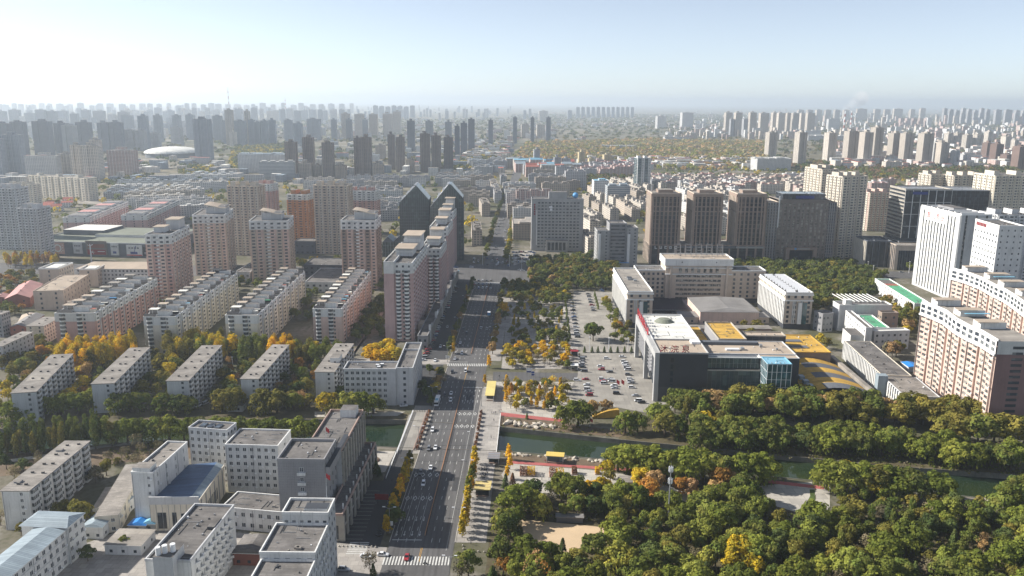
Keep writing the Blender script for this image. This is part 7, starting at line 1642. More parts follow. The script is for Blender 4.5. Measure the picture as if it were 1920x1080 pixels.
# east banks
for k, px, py, h, m in (('willow', 1056, 800, 13, 'leaf_willow'), ('willow', 1084, 798, 15, 'leaf_willow'), ('round', 1112, 778, 9, 'leaf_rust'), ('round', 1135, 776, 9, 'leaf_rust'), ('willow', 1172, 812, 13, 'leaf_green'), ('willow', 1195, 810, 12, 'leaf_green'), ('willow', 1232, 800, 14, 'leaf_pale'), ('willow', 1246, 818, 14, 'leaf_olive'), ('willow', 1272, 820, 13, 'leaf_green'), ('round', 1318, 812, 12, 'leaf_yellow'), ('round', 1332, 818, 11, 'leaf_yellow'), ('round', 1350, 800, 10, 'leaf_olive'),
      ('willow', 1158, 884, 14, 'leaf_willow'), ('willow', 1186, 890, 16, 'leaf_willow'), ('willow', 1216, 896, 17, 'leaf_willow'), ('willow', 1250, 900, 16, 'leaf_willow'), ('willow', 1284, 902, 17, 'leaf_willow'), ('willow', 1318, 905, 16, 'leaf_willow'), ('willow', 1350, 906, 15, 'leaf_green'), ('willow', 1400, 908, 17, 'leaf_willow'), ('willow', 1430, 905, 15, 'leaf_willow'),
      ('willow', 1550, 918, 15, 'leaf_willow'), ('willow', 1578, 924, 16, 'leaf_pale'), ('willow', 1608, 926, 16, 'leaf_willow'), ('willow', 1640, 930, 16, 'leaf_olive'), ('willow', 1672, 934, 16, 'leaf_willow'), ('willow', 1704, 936, 15, 'leaf_green'), ('willow', 1760, 944, 15, 'leaf_willow'), ('willow', 1905, 950, 15, 'leaf_green'), ('willow', 1930, 940, 15, 'leaf_green'), ('round', 1584, 898, 9, 'leaf_yellow'), ('round', 1630, 935, 11, 'leaf_yellow'),
      ('round', 1140, 896, 9, 'leaf_yellow'), ('round', 1144, 906, 7, 'leaf_olive'), ('willow', 1108, 934, 9.5, 'leaf_gold'), ('willow', 1128, 926, 9, 'leaf_yellow'), ('willow', 1216, 942, 12, 'leaf_orange'), ('willow', 1200, 916, 11, 'leaf_yellow'), ('willow', 1225, 926, 12, 'leaf_rust'), ('round', 1275, 930, 9, 'leaf_orange'), ('round', 1296, 934, 9, 'leaf_rust'), ('willow', 1352, 918, 12, 'leaf_orange'), ('willow', 1366, 912, 11, 'leaf_rust'), ('willow', 1395, 945, 14, 'leaf_green'), ('round', 1340, 940, 10, 'leaf_rust'),
      ('bare', 1004, 1096, 12, 'leaf_rust'), ('bare', 1016, 1100, 12, 'leaf_orange'), ('bare', 944, 1080, 9, 'leaf_orange'), ('bare', 1116, 1030, 7, 'leaf_rust'), ('conifer', 1097, 1034, 8, 'leaf_dark'), ('willow', 1378, 1078, 13, 'leaf_yellow'), ('willow', 1384, 1056, 12, 'leaf_yellow'), ('willow', 1412, 1086, 10, 'leaf_yellow'), ('willow', 1366, 1010, 9, 'leaf_olive'),
      ('conifer', 948, 914, 7, 'leaf_dark'), ('conifer', 961, 912, 7, 'leaf_plum'), ('round', 1076, 922, 8, 'leaf_olive'), ('round', 1542, 962, 3.5, 'leaf_dark'), ('conifer', 988, 786, 4, 'leaf_dark')): tree_px(k, px, py, h, m, 1.2 if k == 'willow' and h > 13 else 1.0)
grove([(1285, 842), (1300, 806), (1500, 822), (1930, 868), (1930, 892), (1790, 876), (1560, 858), (1440, 848)], 8.2, [('willow', 'leaf_green', 11, 15, 3), ('willow', 'leaf_willow', 11, 15, 2.4), ('round', 'leaf_dark', 9, 12, .7)], maxn=110)
grove([(1268, 790), (1262, 772), (1420, 768), (1640, 776), (1920, 790), (1920, 812), (1640, 800), (1400, 792)], 7.0, [('round', 'leaf_green', 13, 17, 3), ('round', 'leaf_olive', 13, 17, 3), ('round', 'leaf_rust', 12, 15, .7), ('tall', 'leaf_olive', 13, 17, 1)], maxn=120, mar=2)
for px, py, h, m in ((1800, 800, 17, 'leaf_olive'), (1830, 806, 18, 'leaf_olive'), (1850, 800, 17, 'leaf_yellow'), (1780, 808, 16, 'leaf_olive'), (1700, 802, 15, 'leaf_olive'), (1672, 674, 13, 'leaf_rust'), (1680, 668, 12, 'leaf_olive'), (1664, 668, 11, 'leaf_bare'), (1600, 660, 9, 'leaf_olive'), (1548, 655, 9, 'leaf_olive'), (1538, 645, 8, 'leaf_yellow'), (1605, 690, 6, 'leaf_dark')): tree_px('round', px, py, h, m)
# park in the lower right
grove([(915, 1110), (928, 960), (940, 930), (1140, 930), (1155, 948), (1420, 945), (1470, 985), (1560, 975), (1920, 960), (1960, 1010), (1960, 1180), (915, 1180)], 7.8,
 [('round', 'leaf_green', 6, 13, 4.0), ('round', 'leaf_dark', 5, 11, 2.6), ('willow', 'leaf_willow', 9, 15, 3.4), ('willow', 'leaf_pale', 8, 14, 1.9), ('round', 'leaf_olive', 6, 11, 1.4), ('bare', 'leaf_bare', 6, 9.5, 1.0), ('conifer', 'leaf_dark', 6, 10, 1.3), ('bare', 'leaf_rust', 5, 7, .18), ('tall', 'leaf_green', 10, 13, .6), ('round', 'leaf_yellow', 6, 8, .08)], maxn=330)
grove([(1560, 975), (1560, 920), (1620, 938), (1760, 950), (1880, 965), (1920, 975), (1800, 985)], 7.4, [('round', 'leaf_olive', 6, 9, 2), ('bare', 'leaf_bare', 6, 9, 2), ('round', 'leaf_green', 6, 9, 2), ('bare', 'leaf_rust', 6, 8, .6)], maxn=60)
for px, py, h in ((1800, 832, 17), (1832, 838, 18), (1862, 834, 18), (1890, 838, 17), (1920, 836, 17), (1770, 826, 15)): tree_px('round', px, py, h, rnd.choice(('leaf_olive', 'leaf_green')), 1.15)
grove([(945, 775), (948, 720), (1080, 724), (1070, 770)], 9, [('round', 'leaf_green', 5, 7, 1), ('ginkgo', 'leaf_gold', 6, 8, 1), ('round', 'leaf_yellow', 5, 7, 1), ('bare', 'leaf_bare', 5, 7, .6)], maxn=26)
grove([(1150, 640), (1122, 548), (1150, 552), (1182, 610), (1188, 652)], 9, [('round', 'leaf_green', 5, 8, 2), ('round', 'leaf_olive', 5, 8, 1), ('round', 'leaf_yellow', 4, 6, 1)], mar=2, maxn=22)
# groves by the offices
grove([(1480, 590), (1440, 510), (1385, 500), (1580, 496), (1660, 520), (1640, 560), (1560, 585)], 8.6, [('round', 'leaf_green', 8, 12, 3), ('round', 'leaf_dark', 8, 12, 3), ('round', 'leaf_olive', 8, 11, 1.4), ('bare', 'leaf_bare', 7, 10, .5)], mar=2.5, maxn=230)
grove([(1366, 512), (1366, 498), (1600, 500), (1600, 510)], 8.5, [('round', 'leaf_green', 9, 12, 3), ('round', 'leaf_dark', 9, 12, 2), ('round', 'leaf_olive', 8, 11, 1)], mar=2)
grove([(1655, 580), (1668, 545), (1722, 590), (1722, 640), (1700, 640)], 9, [('round', 'leaf_olive', 8, 12, 2), ('round', 'leaf_yellow', 8, 10, 1), ('round', 'leaf_green', 8, 12, 1), ('round', 'leaf_rust', 8, 11, 1)], mar=2)
grove([(1668, 500), (1668, 494), (1712, 494), (1708, 512)], 8, [('round', 'leaf_green', 8, 11, 1)]); grove([(1368, 590), (1360, 565), (1425, 560), (1430, 620), (1400, 640)], 8, [('round', 'leaf_olive', 7, 11, 1), ('round', 'leaf_yellow', 6, 9, .7)], mar=2)
grove([(1280, 432), (1280, 415), (1320, 415), (1325, 435)], 11, [('round', 'leaf_olive', 9, 13, 1)], mar=1)

# woods and street greenery farther off, one mass each
def wood(name, polys, sp, mats, h=(6, 11), skip=.1, big=1.0):
 v, f, ms = [], [], []; rr = random.Random(len(name) + 5)
 for poly_ in polys:
  loc = [G(*p) for p in poly_]; x0, x1 = min(p.x for p in loc), max(p.x for p in loc); y0, y1 = min(p.y for p in loc), max(p.y for p in loc); y = y0
  while y < y1:
   x = x0
   while x < x1:
    u, w = x + rr.uniform(-.5, .5) * sp, y + rr.uniform(-.5, .5) * sp
    if rr.random() > skip and in_poly(u, w, loc) and not blocked(u, w, 1.0):
     hh = rr.uniform(*h); r = hh * rr.uniform(.38, .55) * big; k0 = len(f)
     blob(v, f, V(u, w, hh * .62), V(r, r, hh * .42), 20, r * .42, rr, -.5); ms += [rr.randrange(len(mats))] * (len(f) - k0)
    x += sp
   y += sp
 me = D.meshes.new(name); me.from_pydata(v, [], f)
 for m in mats: me.materials.append(MATS[m])
 me.polygons.foreach_set('material_index', ms); me.update(); link(name, me, None, 'stuff')
wood('woodland', [[(960, 300), (990, 268), (1250, 262), (1445, 268), (1440, 300), (1180, 305)], [(1180, 318), (1200, 300), (1440, 298), (1440, 318), (1330, 322)]], 20, ['leaf_green', 'leaf_olive', 'leaf_rust', 'leaf_bare', 'leaf_bare'], (8, 13), .12, 1.5)
wood('avenue_trees', [[(850, 318), (880, 285), (945, 268), (955, 275), (905, 320), (880, 335)], [(425, 320), (440, 278), (540, 272), (540, 318)], [(330, 340), (345, 312), (440, 322), (430, 345)], [(300, 330), (250, 345), (165, 352), (240, 330)]], 15, ['leaf_green', 'leaf_dark', 'leaf_olive', 'leaf_yellow'], (7, 12), .15, 1.3)
wood('estate_trees', [[(1590, 318), (1600, 306), (1900, 312), (1920, 335), (1640, 338)], [(1440, 320), (1450, 300), (1590, 306), (1590, 322)], [(1060, 340), (1080, 330), (1200, 335), (1190, 345)]], 14, ['leaf_green', 'leaf_dark', 'leaf_rust', 'leaf_olive'], (7, 11), .15, 1.2)
wood('courtyard_trees', [[(500, 480), (500, 345), (930, 335), (900, 480)], [(1000, 470), (970, 340), (1240, 340), (1240, 480)], [(1240, 440), (1240, 320), (1720, 320), (1720, 400), (1500, 400)], [(60, 480), (60, 345), (500, 335), (500, 480)]], 26, ['leaf_green', 'leaf_dark', 'leaf_olive', 'leaf_yellow', 'leaf_green'], (6, 11), .45, 1.15)
wood('outer_greenery', [[(0, 320), (0, 232), (960, 222), (960, 320)], [(960, 262), (960, 215), (1920, 215), (1920, 300), (1450, 300), (1440, 262)]], 62, ['leaf_green', 'leaf_dark', 'leaf_bare', 'leaf_olive'], (7, 12), .45, 2.2)
# ground cover: shrubs and leaf litter on the banks and in the park
v, f, ms = [], [], []; rr = random.Random(3)
for poly_, n in (([(915, 1100), (928, 960), (1140, 935), (1420, 945), (1560, 975), (1920, 960), (1930, 1100)], 2600), ([(1150, 880), (1440, 900), (1440, 945), (1150, 940)], 420), ([(1290, 845), (1920, 895), (1920, 860), (1300, 800)], 900), ([(0, 770), (600, 770), (600, 690), (60, 690)], 1100), ([(930, 800), (1180, 825), (1180, 812), (940, 785)], 90), ([(200, 880), (330, 832), (200, 842)], 120)):
 loc = [G(*p) for p in poly_]; x0, x1 = min(p.x for p in loc), max(p.x for p in loc); y0, y1 = min(p.y for p in loc), max(p.y for p in loc); k = 0
 while k < n:
  x, y = rr.uniform(x0, x1), rr.uniform(y0, y1); n -= .2
  if in_poly(x, y, loc) and not blocked(x, y, .5) and not any(in_poly(x, y, q) for q in KEEP):
   s = rr.uniform(.4, 1.1); k0 = len(f); blob(v, f, V(x, y, .25), V(s * 1.3, s * 1.3, s * .7), 9, .34, rr, -.1); ms += [rr.randrange(4)] * (len(f) - k0); k += 1
me = D.meshes.new('undergrowth'); me.from_pydata(v, [], f)
for m_ in ('leaf_dark', 'leaf_bare', 'leaf_green', 'leaf_olive'): me.materials.append(MATS[m_])
me.polygons.foreach_set('material_index', ms); me.update(); link('undergrowth', me, None, 'stuff')
# past three hundred of one kind: the ones that show smallest become one mass of the same trees
def merge_small(kind, keep=290):
 es = [o for o in SC.objects if o.parent is None and o.name.split('.')[0] == kind]
 if len(es) <= keep: return
 def size(e): px, py = P((e.location.x, e.location.y, 0)); return e.scale.z * PXM(min(py, 1100)) * (1 if -20 < px < 1940 and py < 1180 else .05)
 es.sort(key=size, reverse=True); v, f, ms, mats = [], [], [], []
 for e in es[keep:]:
  M = Matrix.Translation(e.location) @ Matrix.Rotation(e.rotation_euler.z, 4, 'Z') @ Matrix.Diagonal((*e.scale, 1))
  for c in list(e.children):
   me = c.data; mt = c.material_slots[0].material
   if mt not in mats: mats.append(mt)
   i = mats.index(mt); vs = [M @ q.co for q in me.vertices]
   for n, p in enumerate(me.polygons):
    if c.name.startswith('crown'):
     if n % 3: continue
     q = [vs[j] for j in p.vertices]; ctr = sum(q, Vector()) / len(q); q = [ctr + (w - ctr) * 1.6 for w in q]
    else: q = [vs[j] for j in p.vertices]
    k = len(v); v += [tuple(w) for w in q]; f.append(tuple(range(k, k + len(q)))); ms.append(i)
   D.objects.remove(c)
  D.objects.remove(e)
 me = D.meshes.new('small_trees'); me.from_pydata(v, [], f)
 for m in mats: me.materials.append(m)
 me.polygons.foreach_set('material_index', ms); me.update(); link('small_trees', me, None, 'stuff')
for k in ('broadleaf_tree', 'willow_tree', 'poplar_tree', 'tall_poplar', 'ginkgo_tree'): merge_small(k)

# ================================================================== vehicles
for nm, c in dict(white=(.72, .73, .74), silver=(.38, .39, .41), grey=(.16, .165, .175), black=(.018, .018, .022), red=(.34, .025, .03), blue=(.05, .12, .30), beige=(.36, .31, .24)).items():
 m, n, b = new_mat('paint_' + nm); b.inputs['Base Color'].default_value = (*c, 1); b.inputs['Roughness'].default_value = .28
 b.inputs['Coat Weight'].default_value = .5; b.inputs['Coat Roughness'].default_value = .08
def loft(mb, secs, m):
 """car shell from cross sections (x, z0, z1, half width at z0, half width at z1)"""
 rings = [[(x, -a, z0), (x, a, z0), (x, b_, z1), (x, -b_, z1)] for x, z0, z1, a, b_ in secs]
 for r0, r1 in zip(rings, rings[1:]):
  for i in range(4): j = (i + 1) % 4; mb.poly([r0[i], r0[j], r1[j], r1[i]][::-1], m)
 mb.poly(rings[0][::-1], m); mb.poly(rings[-1], m)
def car_meshes(kind):
 hi = {'sedan': 1.45, 'suv': 1.7, 'van': 1.95}[kind]; L = {'sedan': 2.3, 'suv': 2.3, 'van': 2.35}[kind]; w = .9
 body = MB(); bz = .95 if kind != 'sedan' else .86
 loft(body, [(-L, .42, .72, .74, .70), (-L + .12, .30, bz - .02, .86, .80), (-1.2, .26, bz, w, w - .04), (.9, .26, bz, w, w - .04), (L - .55, .28, bz - .10, .88, .82), (L - .1, .32, bz - .22, .82, .76), (L, .42, bz - .32, .72, .68)], 'paint_white')
 a, c = {'sedan': ((-1.75, -1.15), (.95, .25)), 'suv': ((-2.1, -1.8), (1.0, .4)), 'van': ((-2.2, -2.05), (1.75, 1.15))}[kind]
 body.poly([(a[1], -.66, hi), (c[1], -.66, hi), (c[1], .66, hi), (a[1], .66, hi)], 'paint_white')
 for s in (-1, 1):
  for x0, x1 in ((a[0], a[1]), (c[0], c[1])): body.tube((x0, s * .8, bz - .02), (x1, s * .67, hi - .01), .045, .045, 'paint_white', 4)
  xm = (a[1] + c[1]) / 2; body.tube((xm, s * .83, bz - .02), (xm, s * .675, hi - .01), .045, .045, 'paint_white', 4); body.box(.45, .68, s * .98 - .07, s * .98 + .07, bz, bz + .15, 'paint_white', bottom=True)
 g = MB(); p = [(a[0], -.80, bz), (c[0], -.80, bz), (c[0], .80, bz), (a[0], .80, bz)]; q = [(a[1], -.655, hi - .012), (c[1], -.655, hi - .012), (c[1], .655, hi - .012), (a[1], .655, hi - .012)]
 for i in range(4): j = (i + 1) % 4; g.poly([p[i], p[j], q[j], q[i]], 'dark_glass')
 wh = MB(); wh.tube((0, -.11, 0), (0, .11, 0), .33, .33, 'black_rubber', 10); wh.tube((0, -.125, 0), (0, .125, 0), .19, .19, 'metal_grey', 8)
 hl = MB(); hl.box(L - .2, L - .03, -.12, .12, bz - .36, bz - .24, 'white_metal'); tl = MB(); tl.box(-L - .005, -L + .1, -.12, .12, .62, .76, 'red_sign')
 one = MB(); one.v = list(body.v); one.f = list(body.f); one.m = list(body.m); one.mi = dict(body.mi)
 k = len(one.v); one.v += g.v; one.f += [tuple(x + k for x in t) for t in g.f]; one.m += [one.mid('dark_glass')] * len(g.f)
 for x in (-1.4, 1.4):
  for y in (-.8, .8): one.tube((x, y - .1, .33), (x, y + .1, .33), .33, .33, 'black_rubber', 8)
 return body.mesh('body'), g.mesh('cabin_glass'), wh.mesh('wheel'), hl.mesh('headlight'), tl.mesh('tail_light'), one.mesh('car')
CARM = {k: car_meshes(k) for k in ('sedan', 'suv', 'van')}
def car(x, y, ang, colour, kind='sedan', near=False, where='', z=.07, name='car'):
 bm_, gm, wm, hm, tm, one = CARM[kind]; nm = {'sedan': 'sedan', 'suv': 'suv', 'van': 'minivan'}[kind]
 if near:
  e = link(name, None, None, None, (x, y, z), ang); b = link('body', bm_, e); link('cabin_glass', gm, e)
  for wx in (-1.4, 1.4):
   for wy in (-.8, .8): link('wheel', wm, e, None, (wx, wy, .33))
  for wy in (-.6, .6): link('headlight', hm, e, None, (0, wy, 0)); link('tail_light', tm, e, None, (0, wy, 0))
 else: e = b = link(name, one, None, None, (x, y, z), ang)
 b.material_slots[0].link = 'OBJECT'; b.material_slots[0].material = MATS['paint_' + colour]
 AUTO.append((tag(e, None, 'car'), '%s %s %s' % (colour, {'suv': 'tall car', 'sedan': 'saloon car', 'van': 'minivan'}[kind], where))); return e
ROADA = math.pi / 2 - R(1.5)
def rcol(): return rnd.choice(('white', 'white', 'white', 'silver', 'silver', 'grey', 'black', 'black', 'red', 'blue', 'beige'))
def rkind(): return rnd.choice(('sedan', 'sedan', 'suv', 'suv', 'van'))
for px, py, c, k in ((846, 739, 'white', 'sedan'), (845, 752, 'white', 'suv'), (848, 699, 'black', 'suv'), (873, 697, 'white', 'van'), (811, 808, 'white', 'suv'), (804, 843, 'grey', 'suv'), (816.5, 841, 'white', 'sedan'), (807.5, 879, 'white', 'sedan'), (789, 888, 'grey', 'suv'), (794, 909, 'white', 'suv'), (763, 1047, 'red', 'sedan'),
     (863, 644, 'white', 'sedan'), (866, 664, 'white', 'suv'), (853, 674, 'silver', 'sedan'), (913, 618, 'silver', 'sedan'), (826, 651, 'white', 'sedan'), (816, 677, 'white', 'sedan'), (875, 626, 'black', 'suv'), (869, 618, 'black', 'sedan'), (902, 616, 'white', 'sedan'), (893, 588, 'black', 'sedan'), (839, 614, 'silver', 'sedan'), (834, 742, 'black', 'sedan'), (824, 737, 'black', 'sedan')):
 g = G(px, py); car(g.x, g.y, ROADA if px > road_x(g.y) * 0 + P((road_x(g.y), g.y, 0))[0] else ROADA + math.pi, c, k, py > 690, 'driving on the main road', .09)
for px, py, a, c, k, w_ in ((686, 1045, -12, 'white', 'sedan', 'turning on the pale forecourt crossing'), (718, 1042, -4, 'white', 'sedan', 'turning on the pale forecourt crossing'), (645, 1070, -8, 'silver', 'suv', 'waiting in the shade at the bottom edge'), (967, 1046, 20, 'white', 'sedan', 'parked under trees by the sand court')):
 g = G(px, py); car(g.x, g.y, R(a), c, k, True, w_, .1)
for i, (px, py, c) in enumerate(((712, 415, 'white'), (828, 400, 'white'), (840, 437, 'white'), (846, 450, 'white'), (852, 462, 'silver'), (858, 474, 'white'), (863, 486, 'silver'), (868, 498, 'white'), (873, 536, 'grey'), (884, 568, 'white'), (890, 584, 'white'), (893, 597, 'silver'), (900, 632, 'white'), (926, 692, 'silver'), (946, 732, 'white'), (972, 745, 'black'), (664, 472, 'white'), (672, 497, 'red'), (733, 516, 'grey'), (676, 568, 'white'), (683, 584, 'red'), (690, 602, 'white'), (740, 570, 'grey'), (747, 585, 'white'),
        (765, 618, 'white'), (770, 636, 'silver'), (785, 678, 'black'), (552, 570, 'red'), (487, 577, 'white'), (562, 612, 'white'), (566, 645, 'white'), (572, 662, 'silver'), (580, 690, 'red'), (525, 418, 'silver'), (526, 436, 'grey'), (530, 478, 'black'), (542, 510, 'grey'), (522, 455, 'white'))):
 g = G(960 + px / 4, 570 + py / 4); car(g.x, g.y, R(rnd.choice((0, 180)) + rnd.uniform(-3, 3) - 4), c, rkind(), True, 'parked in front of the bath house')
for i in range(14): g = G(1069 + i * 1.05, 551 + i * 6.3); car(g.x, g.y, R(rnd.uniform(-3, 3) + 178 * (i % 2)), rcol(), rkind(), False, 'parked along the hedge of the upper car park')
for i in range(7): g = G(1103 + i * 1.7, 552 + i * 5.2); car(g.x, g.y, R(rnd.uniform(-3, 3)), rcol(), rkind(), False, 'in the middle row of the upper car park')
for i in range(4): g = G(1122 + i * 3, 545 + i * .4); car(g.x, g.y, R(88), rcol(), rkind(), False, 'parked at the head of the upper car park')
g = G(1164, 626); car(g.x, g.y, R(2), 'black', 'sedan', True, 'crossing the upper car park')
for i in range(24):
 t = i / 23; g = G(793 + 41 * t ** .9, 676 - 94 * t); car(g.x, g.y, R(18 + rnd.uniform(-5, 5) + 180 * (i % 2)), rcol(), rkind(), i < 10, 'parked by the shops under the mauve towers')
for i in range(14): t = i / 13; g = G(838 + 10 * t, 578 - 50 * t); car(g.x, g.y, R(16 + rnd.uniform(-5, 5)), rcol(), rkind(), False, 'parked far up the shop row')
for i in range(9): g = G(757 + i * 3.1, 762 - i * 6.2); car(g.x, g.y, R(14 + rnd.uniform(-4, 4)), rcol(), rkind(), True, 'parked beside the L shaped office')
for i in range(20): g = G(rnd.uniform(884, 962), rnd.uniform(484, 500)); car(g.x, g.y, ROADA + rnd.choice((0, math.pi)) + rnd.uniform(-.3, .3), rcol(), rkind(), False, 'in the shade beyond the junction')
for i in range(15): g = G(890 + (i % 5) * 7.5, 527 + (i // 5) * 7 + rnd.uniform(-1, 1)); car(g.x, g.y, ROADA, rcol(), rkind(), False, 'queueing at the junction')
for i in range(12): g = G(846 + rnd.uniform(-2, 10), 522 + i * 2.4); car(g.x, g.y, R(10), rcol(), rkind(), False, 'parked by the corner of the junction')
for i in range(34): g = G(964 + (i % 9) * 4.6 + rnd.uniform(-1, 1), 474 + (i // 9) * 6.2 + rnd.uniform(-1, 1)); car(g.x, g.y, R(rnd.choice((0, 90)) + rnd.uniform(-8, 8)), rcol(), rkind(), False, 'parked in the forecourt left of the grey hotel')
for i in range(30): y = 900 + i * 24; car(road_x(y) + rnd.choice((-7, -3.5, 3.5, 7)), y, ROADA, rcol(), rkind(), False, 'on the far shaded street')
for px, py, a, c in ((975, 507, 5, 'white'), (992, 512, 0, 'silver'), (884, 502, 0, 'white'), (980, 508, 0, 'white'), (1122, 495, 0, 'white'), (1605, 508, 5, 'white'), (1650, 510, 4, 'black'), (1690, 746 - 235, 0, 'silver'), (696, 771, 0, 'white'), (855, 502, 0, 'blue'), (385, 758, 70, 'silver'), (372, 762, 70, 'white'), (392, 742, 70, 'grey'), (1320, 586, 0, 'white')): g = G(px, py); car(g.x, g.y, R(a), c, rkind(), False, 'standing alone by a side road')
# bus and truck
def bus(px, py, label, col, L=11.5, ang=ROADA):
 g = G(px, py); e = thing('bus', label, 'bus', (g.x, g.y, .09), ang); q = MB(); q.box(-L / 2, L / 2, -1.25, 1.25, .35, 1.3, col, bottom=True); q.box(-L / 2 + .02, L / 2 - .02, -1.22, 1.22, 2.5, 3.0, 'white_metal'); q.build('body', e)
 q = MB(); q.box(-L / 2 + .05, L / 2 - .05, -1.2, 1.2, 1.3, 2.5, 'dark_glass'); q.build('window_band', e)
 q = MB(); q.box(-L * .3, -L * .08, -.8, .8, 3.0, 3.3, 'sky_blue_roof'); q.box(L * .05, L * .2, -.6, .6, 3.0, 3.2, 'white_metal'); q.build('roof_units', e)
 for x in (-L * .28, L * .3):
  for y in (-1.12, 1.12): link('wheel', CARM['sedan'][2], e, None, (x, y, .42), None, 1.3)
bus(820, 756, 'pale blue and white city bus in the shade on the main road', 'white_metal')
bus(845, 708 - 212, 'white city bus beyond the junction in the far shade', 'white_metal')
g = G(917, 592); e = thing('box_truck', 'blue box truck with a white cab roof on the shaded boulevard', 'truck', (g.x, g.y, .09), ROADA)
q = MB(); q.box(-3.4, 1.6, -1.2, 1.2, .9, 3.5, 'bright_blue_roof', 'white_metal', True); q.build('cargo_box', e); q = MB(); q.box(1.7, 3.4, -1.1, 1.1, .5, 2.4, 'bright_blue_roof', bottom=True); q.build('cab', e); q = MB(); q.box(3.0, 3.42, -.95, .95, 1.5, 2.3, 'dark_glass'); q.build('windscreen', e)
for x in (-2.4, 2.4):
 for y in (-1, 1): link('wheel', CARM['sedan'][2], e, None, (x, y, .45), None, 1.35)
g = G(855, 513); e = thing('market_stall', 'small stall with a bright blue canopy at the corner of the junction', 'stall', (g.x, g.y, .1)); q = MB(); q.box(-3.2, 3.2, -2, 2, 2.7, 3.0, 'sky_blue_roof', bottom=True); q.build('canopy', e); q = MB(); [q.box(x - .1, x + .1, y - .1, y + .1, 0, 2.69, 'metal_grey') for x in (-3, 3) for y in (-1.8, 1.8)]; q.box(-2.8, 2.8, -1, 1, 0, 1, 'grey_wall'); q.build('frame', e)

# ================================================================== street furniture
def lamp(x, y, label, h=11, arm=2.2, boards=None):
 e = thing('street_lamp', label, 'street lamp', (x, y, .05), R(-1.5)); e['group'] = 'double armed street lamps'
 q = MB(); q.tube((0, 0, 0), (0, 0, h), .14, .08, 'metal_grey', 8); q.tube((0, 0, 0), (0, 0, 1.2), .24, .22, 'metal_grey', 8); q.build('pole', e)
 for s in (-1, 1):
  q = MB(); q.tube((0, 0, h - .5), (s * arm, 0, h + .35), .06, .05, 'metal_grey', 6); a = q.build('arm', e)
  q = MB(); q.box(s * arm - .55, s * arm + .55, -.2, .2, h + .28, h + .45, 'white_metal', bottom=True); q.build('lamp_head', a)
 if boards:
  for s in (-1, 1): q = MB(); q.box(s * .75 - .55, s * .75 + .55, -.06, .06, boards, boards + 1.9, 'white_trim', bottom=True); q.build('sign_board', e)
for k, (px, py, side, lab, bd) in enumerate(((727, 999, 0, 'double armed lamp with two white boards on the forecourt kerb', 3.2), (751, 902, 0, 'double armed lamp rising among the golden ginkgos on the west kerb', None), (771, 838, 0, 'double armed lamp on the west bridge pavement', None), (806, 760, 0, 'double armed lamp with white boards beside the bus', 2.6), (834, 679, 0, 'double armed lamp with white boards at the shaded zebra crossing', 2.6), (851, 622, 0, 'double armed lamp by the slim golden tree in the shade', None), (862, 579, 0, 'double armed lamp on the west kerb near the junction', None),
          (846, 1095, 1, 'double armed lamp at the bottom edge beside the zebra crossing', None), (866, 1000, 1, 'double armed lamp before the nearest ginkgo row on the east kerb', None), (878, 906, 1, 'double armed lamp on the east kerb near the striped kiosk', None), (889, 850, 1, 'double armed lamp on the east bridge kerb', None), (904, 762, 1, 'double armed lamp behind the yellow bus shelter', None), (922, 641, 1, 'double armed lamp with a white board on the shaded east kerb', 2.4), (934, 588, 1, 'double armed lamp beside the big golden tree', None))):
 g = G(px, py); lamp(road_x(g.y) + (-14.4 if side == 0 else 13.4), g.y, lab, boards=bd)
for i, (px, py, lab) in enumerate(((1105, 658, 'tall white lamp mast at the left of the car park hedge'), (1141, 660, 'tall white lamp mast in the middle of the car park hedge'), (1177, 660, 'tall white lamp mast at the right of the car park hedge'), (437, 698, 'single lamp mast on the sunlit strip between two balcony slabs'), (1626, 512, 'white lamp mast in front of the museum, left one'), (1636, 520, 'white lamp mast in front of the museum, right one'), (1704, 512, 'white lamp mast left of the striped white tower'), (978, 505, 'pale lamp mast at the right edge of the junction'), (992, 508, 'pale lamp mast by the trees right of the junction'), (905, 497, 'pale lamp mast in the middle of the junction'), (955, 500, 'pale lamp mast at the far kerb of the junction'))):
 g = G(px, py); e = thing('lamp_mast', lab, 'lamp mast', (g.x, g.y, 0)); q = MB(); h = 10 if py > 600 else 12; q.tube((0, 0, 0), (0, 0, h), .2, .12, 'white_metal', 7); q.build('pole', e); q = MB(); q.box(-.5, .5, -.5, .5, h, h + .25, 'white_metal', bottom=True); q.build('lamp_head', e)
# phone mast in the park
g = G(1253, 975); e = thing('phone_mast', 'tall slender grey phone mast with antenna panels rising from the park', 'phone mast', (g.x, g.y, 0)); H_ = HT(1253, 975, 877)
q = MB(); q.tube((0, 0, 0), (0, 0, H_ * .55), .45, .32, 'metal_grey', 10); q.tube((0, 0, H_ * .55), (0, 0, H_ * .97), .32, .2, 'metal_grey', 10); q.tube((0, 0, H_ * .97), (0, 0, H_ + 3), .06, .03, 'metal_grey', 5); q.build('pole', e)
for zz in (.70, .92):
 q = MB(); q.tube((0, 0, H_ * zz), (0, 0, H_ * zz + .2), .9, .9, 'metal_grey', 10); p_ = q.build('platform', e)
 for i in range(6): t = i * math.pi / 3; q = MB(); q.box(.8 * math.cos(t) - .16, .8 * math.cos(t) + .16, .8 * math.sin(t) - .16, .8 * math.sin(t) + .16, H_ * zz + .3, H_ * zz + 2.3, 'white_metal', bottom=True); q.build('antenna_panel', p_)
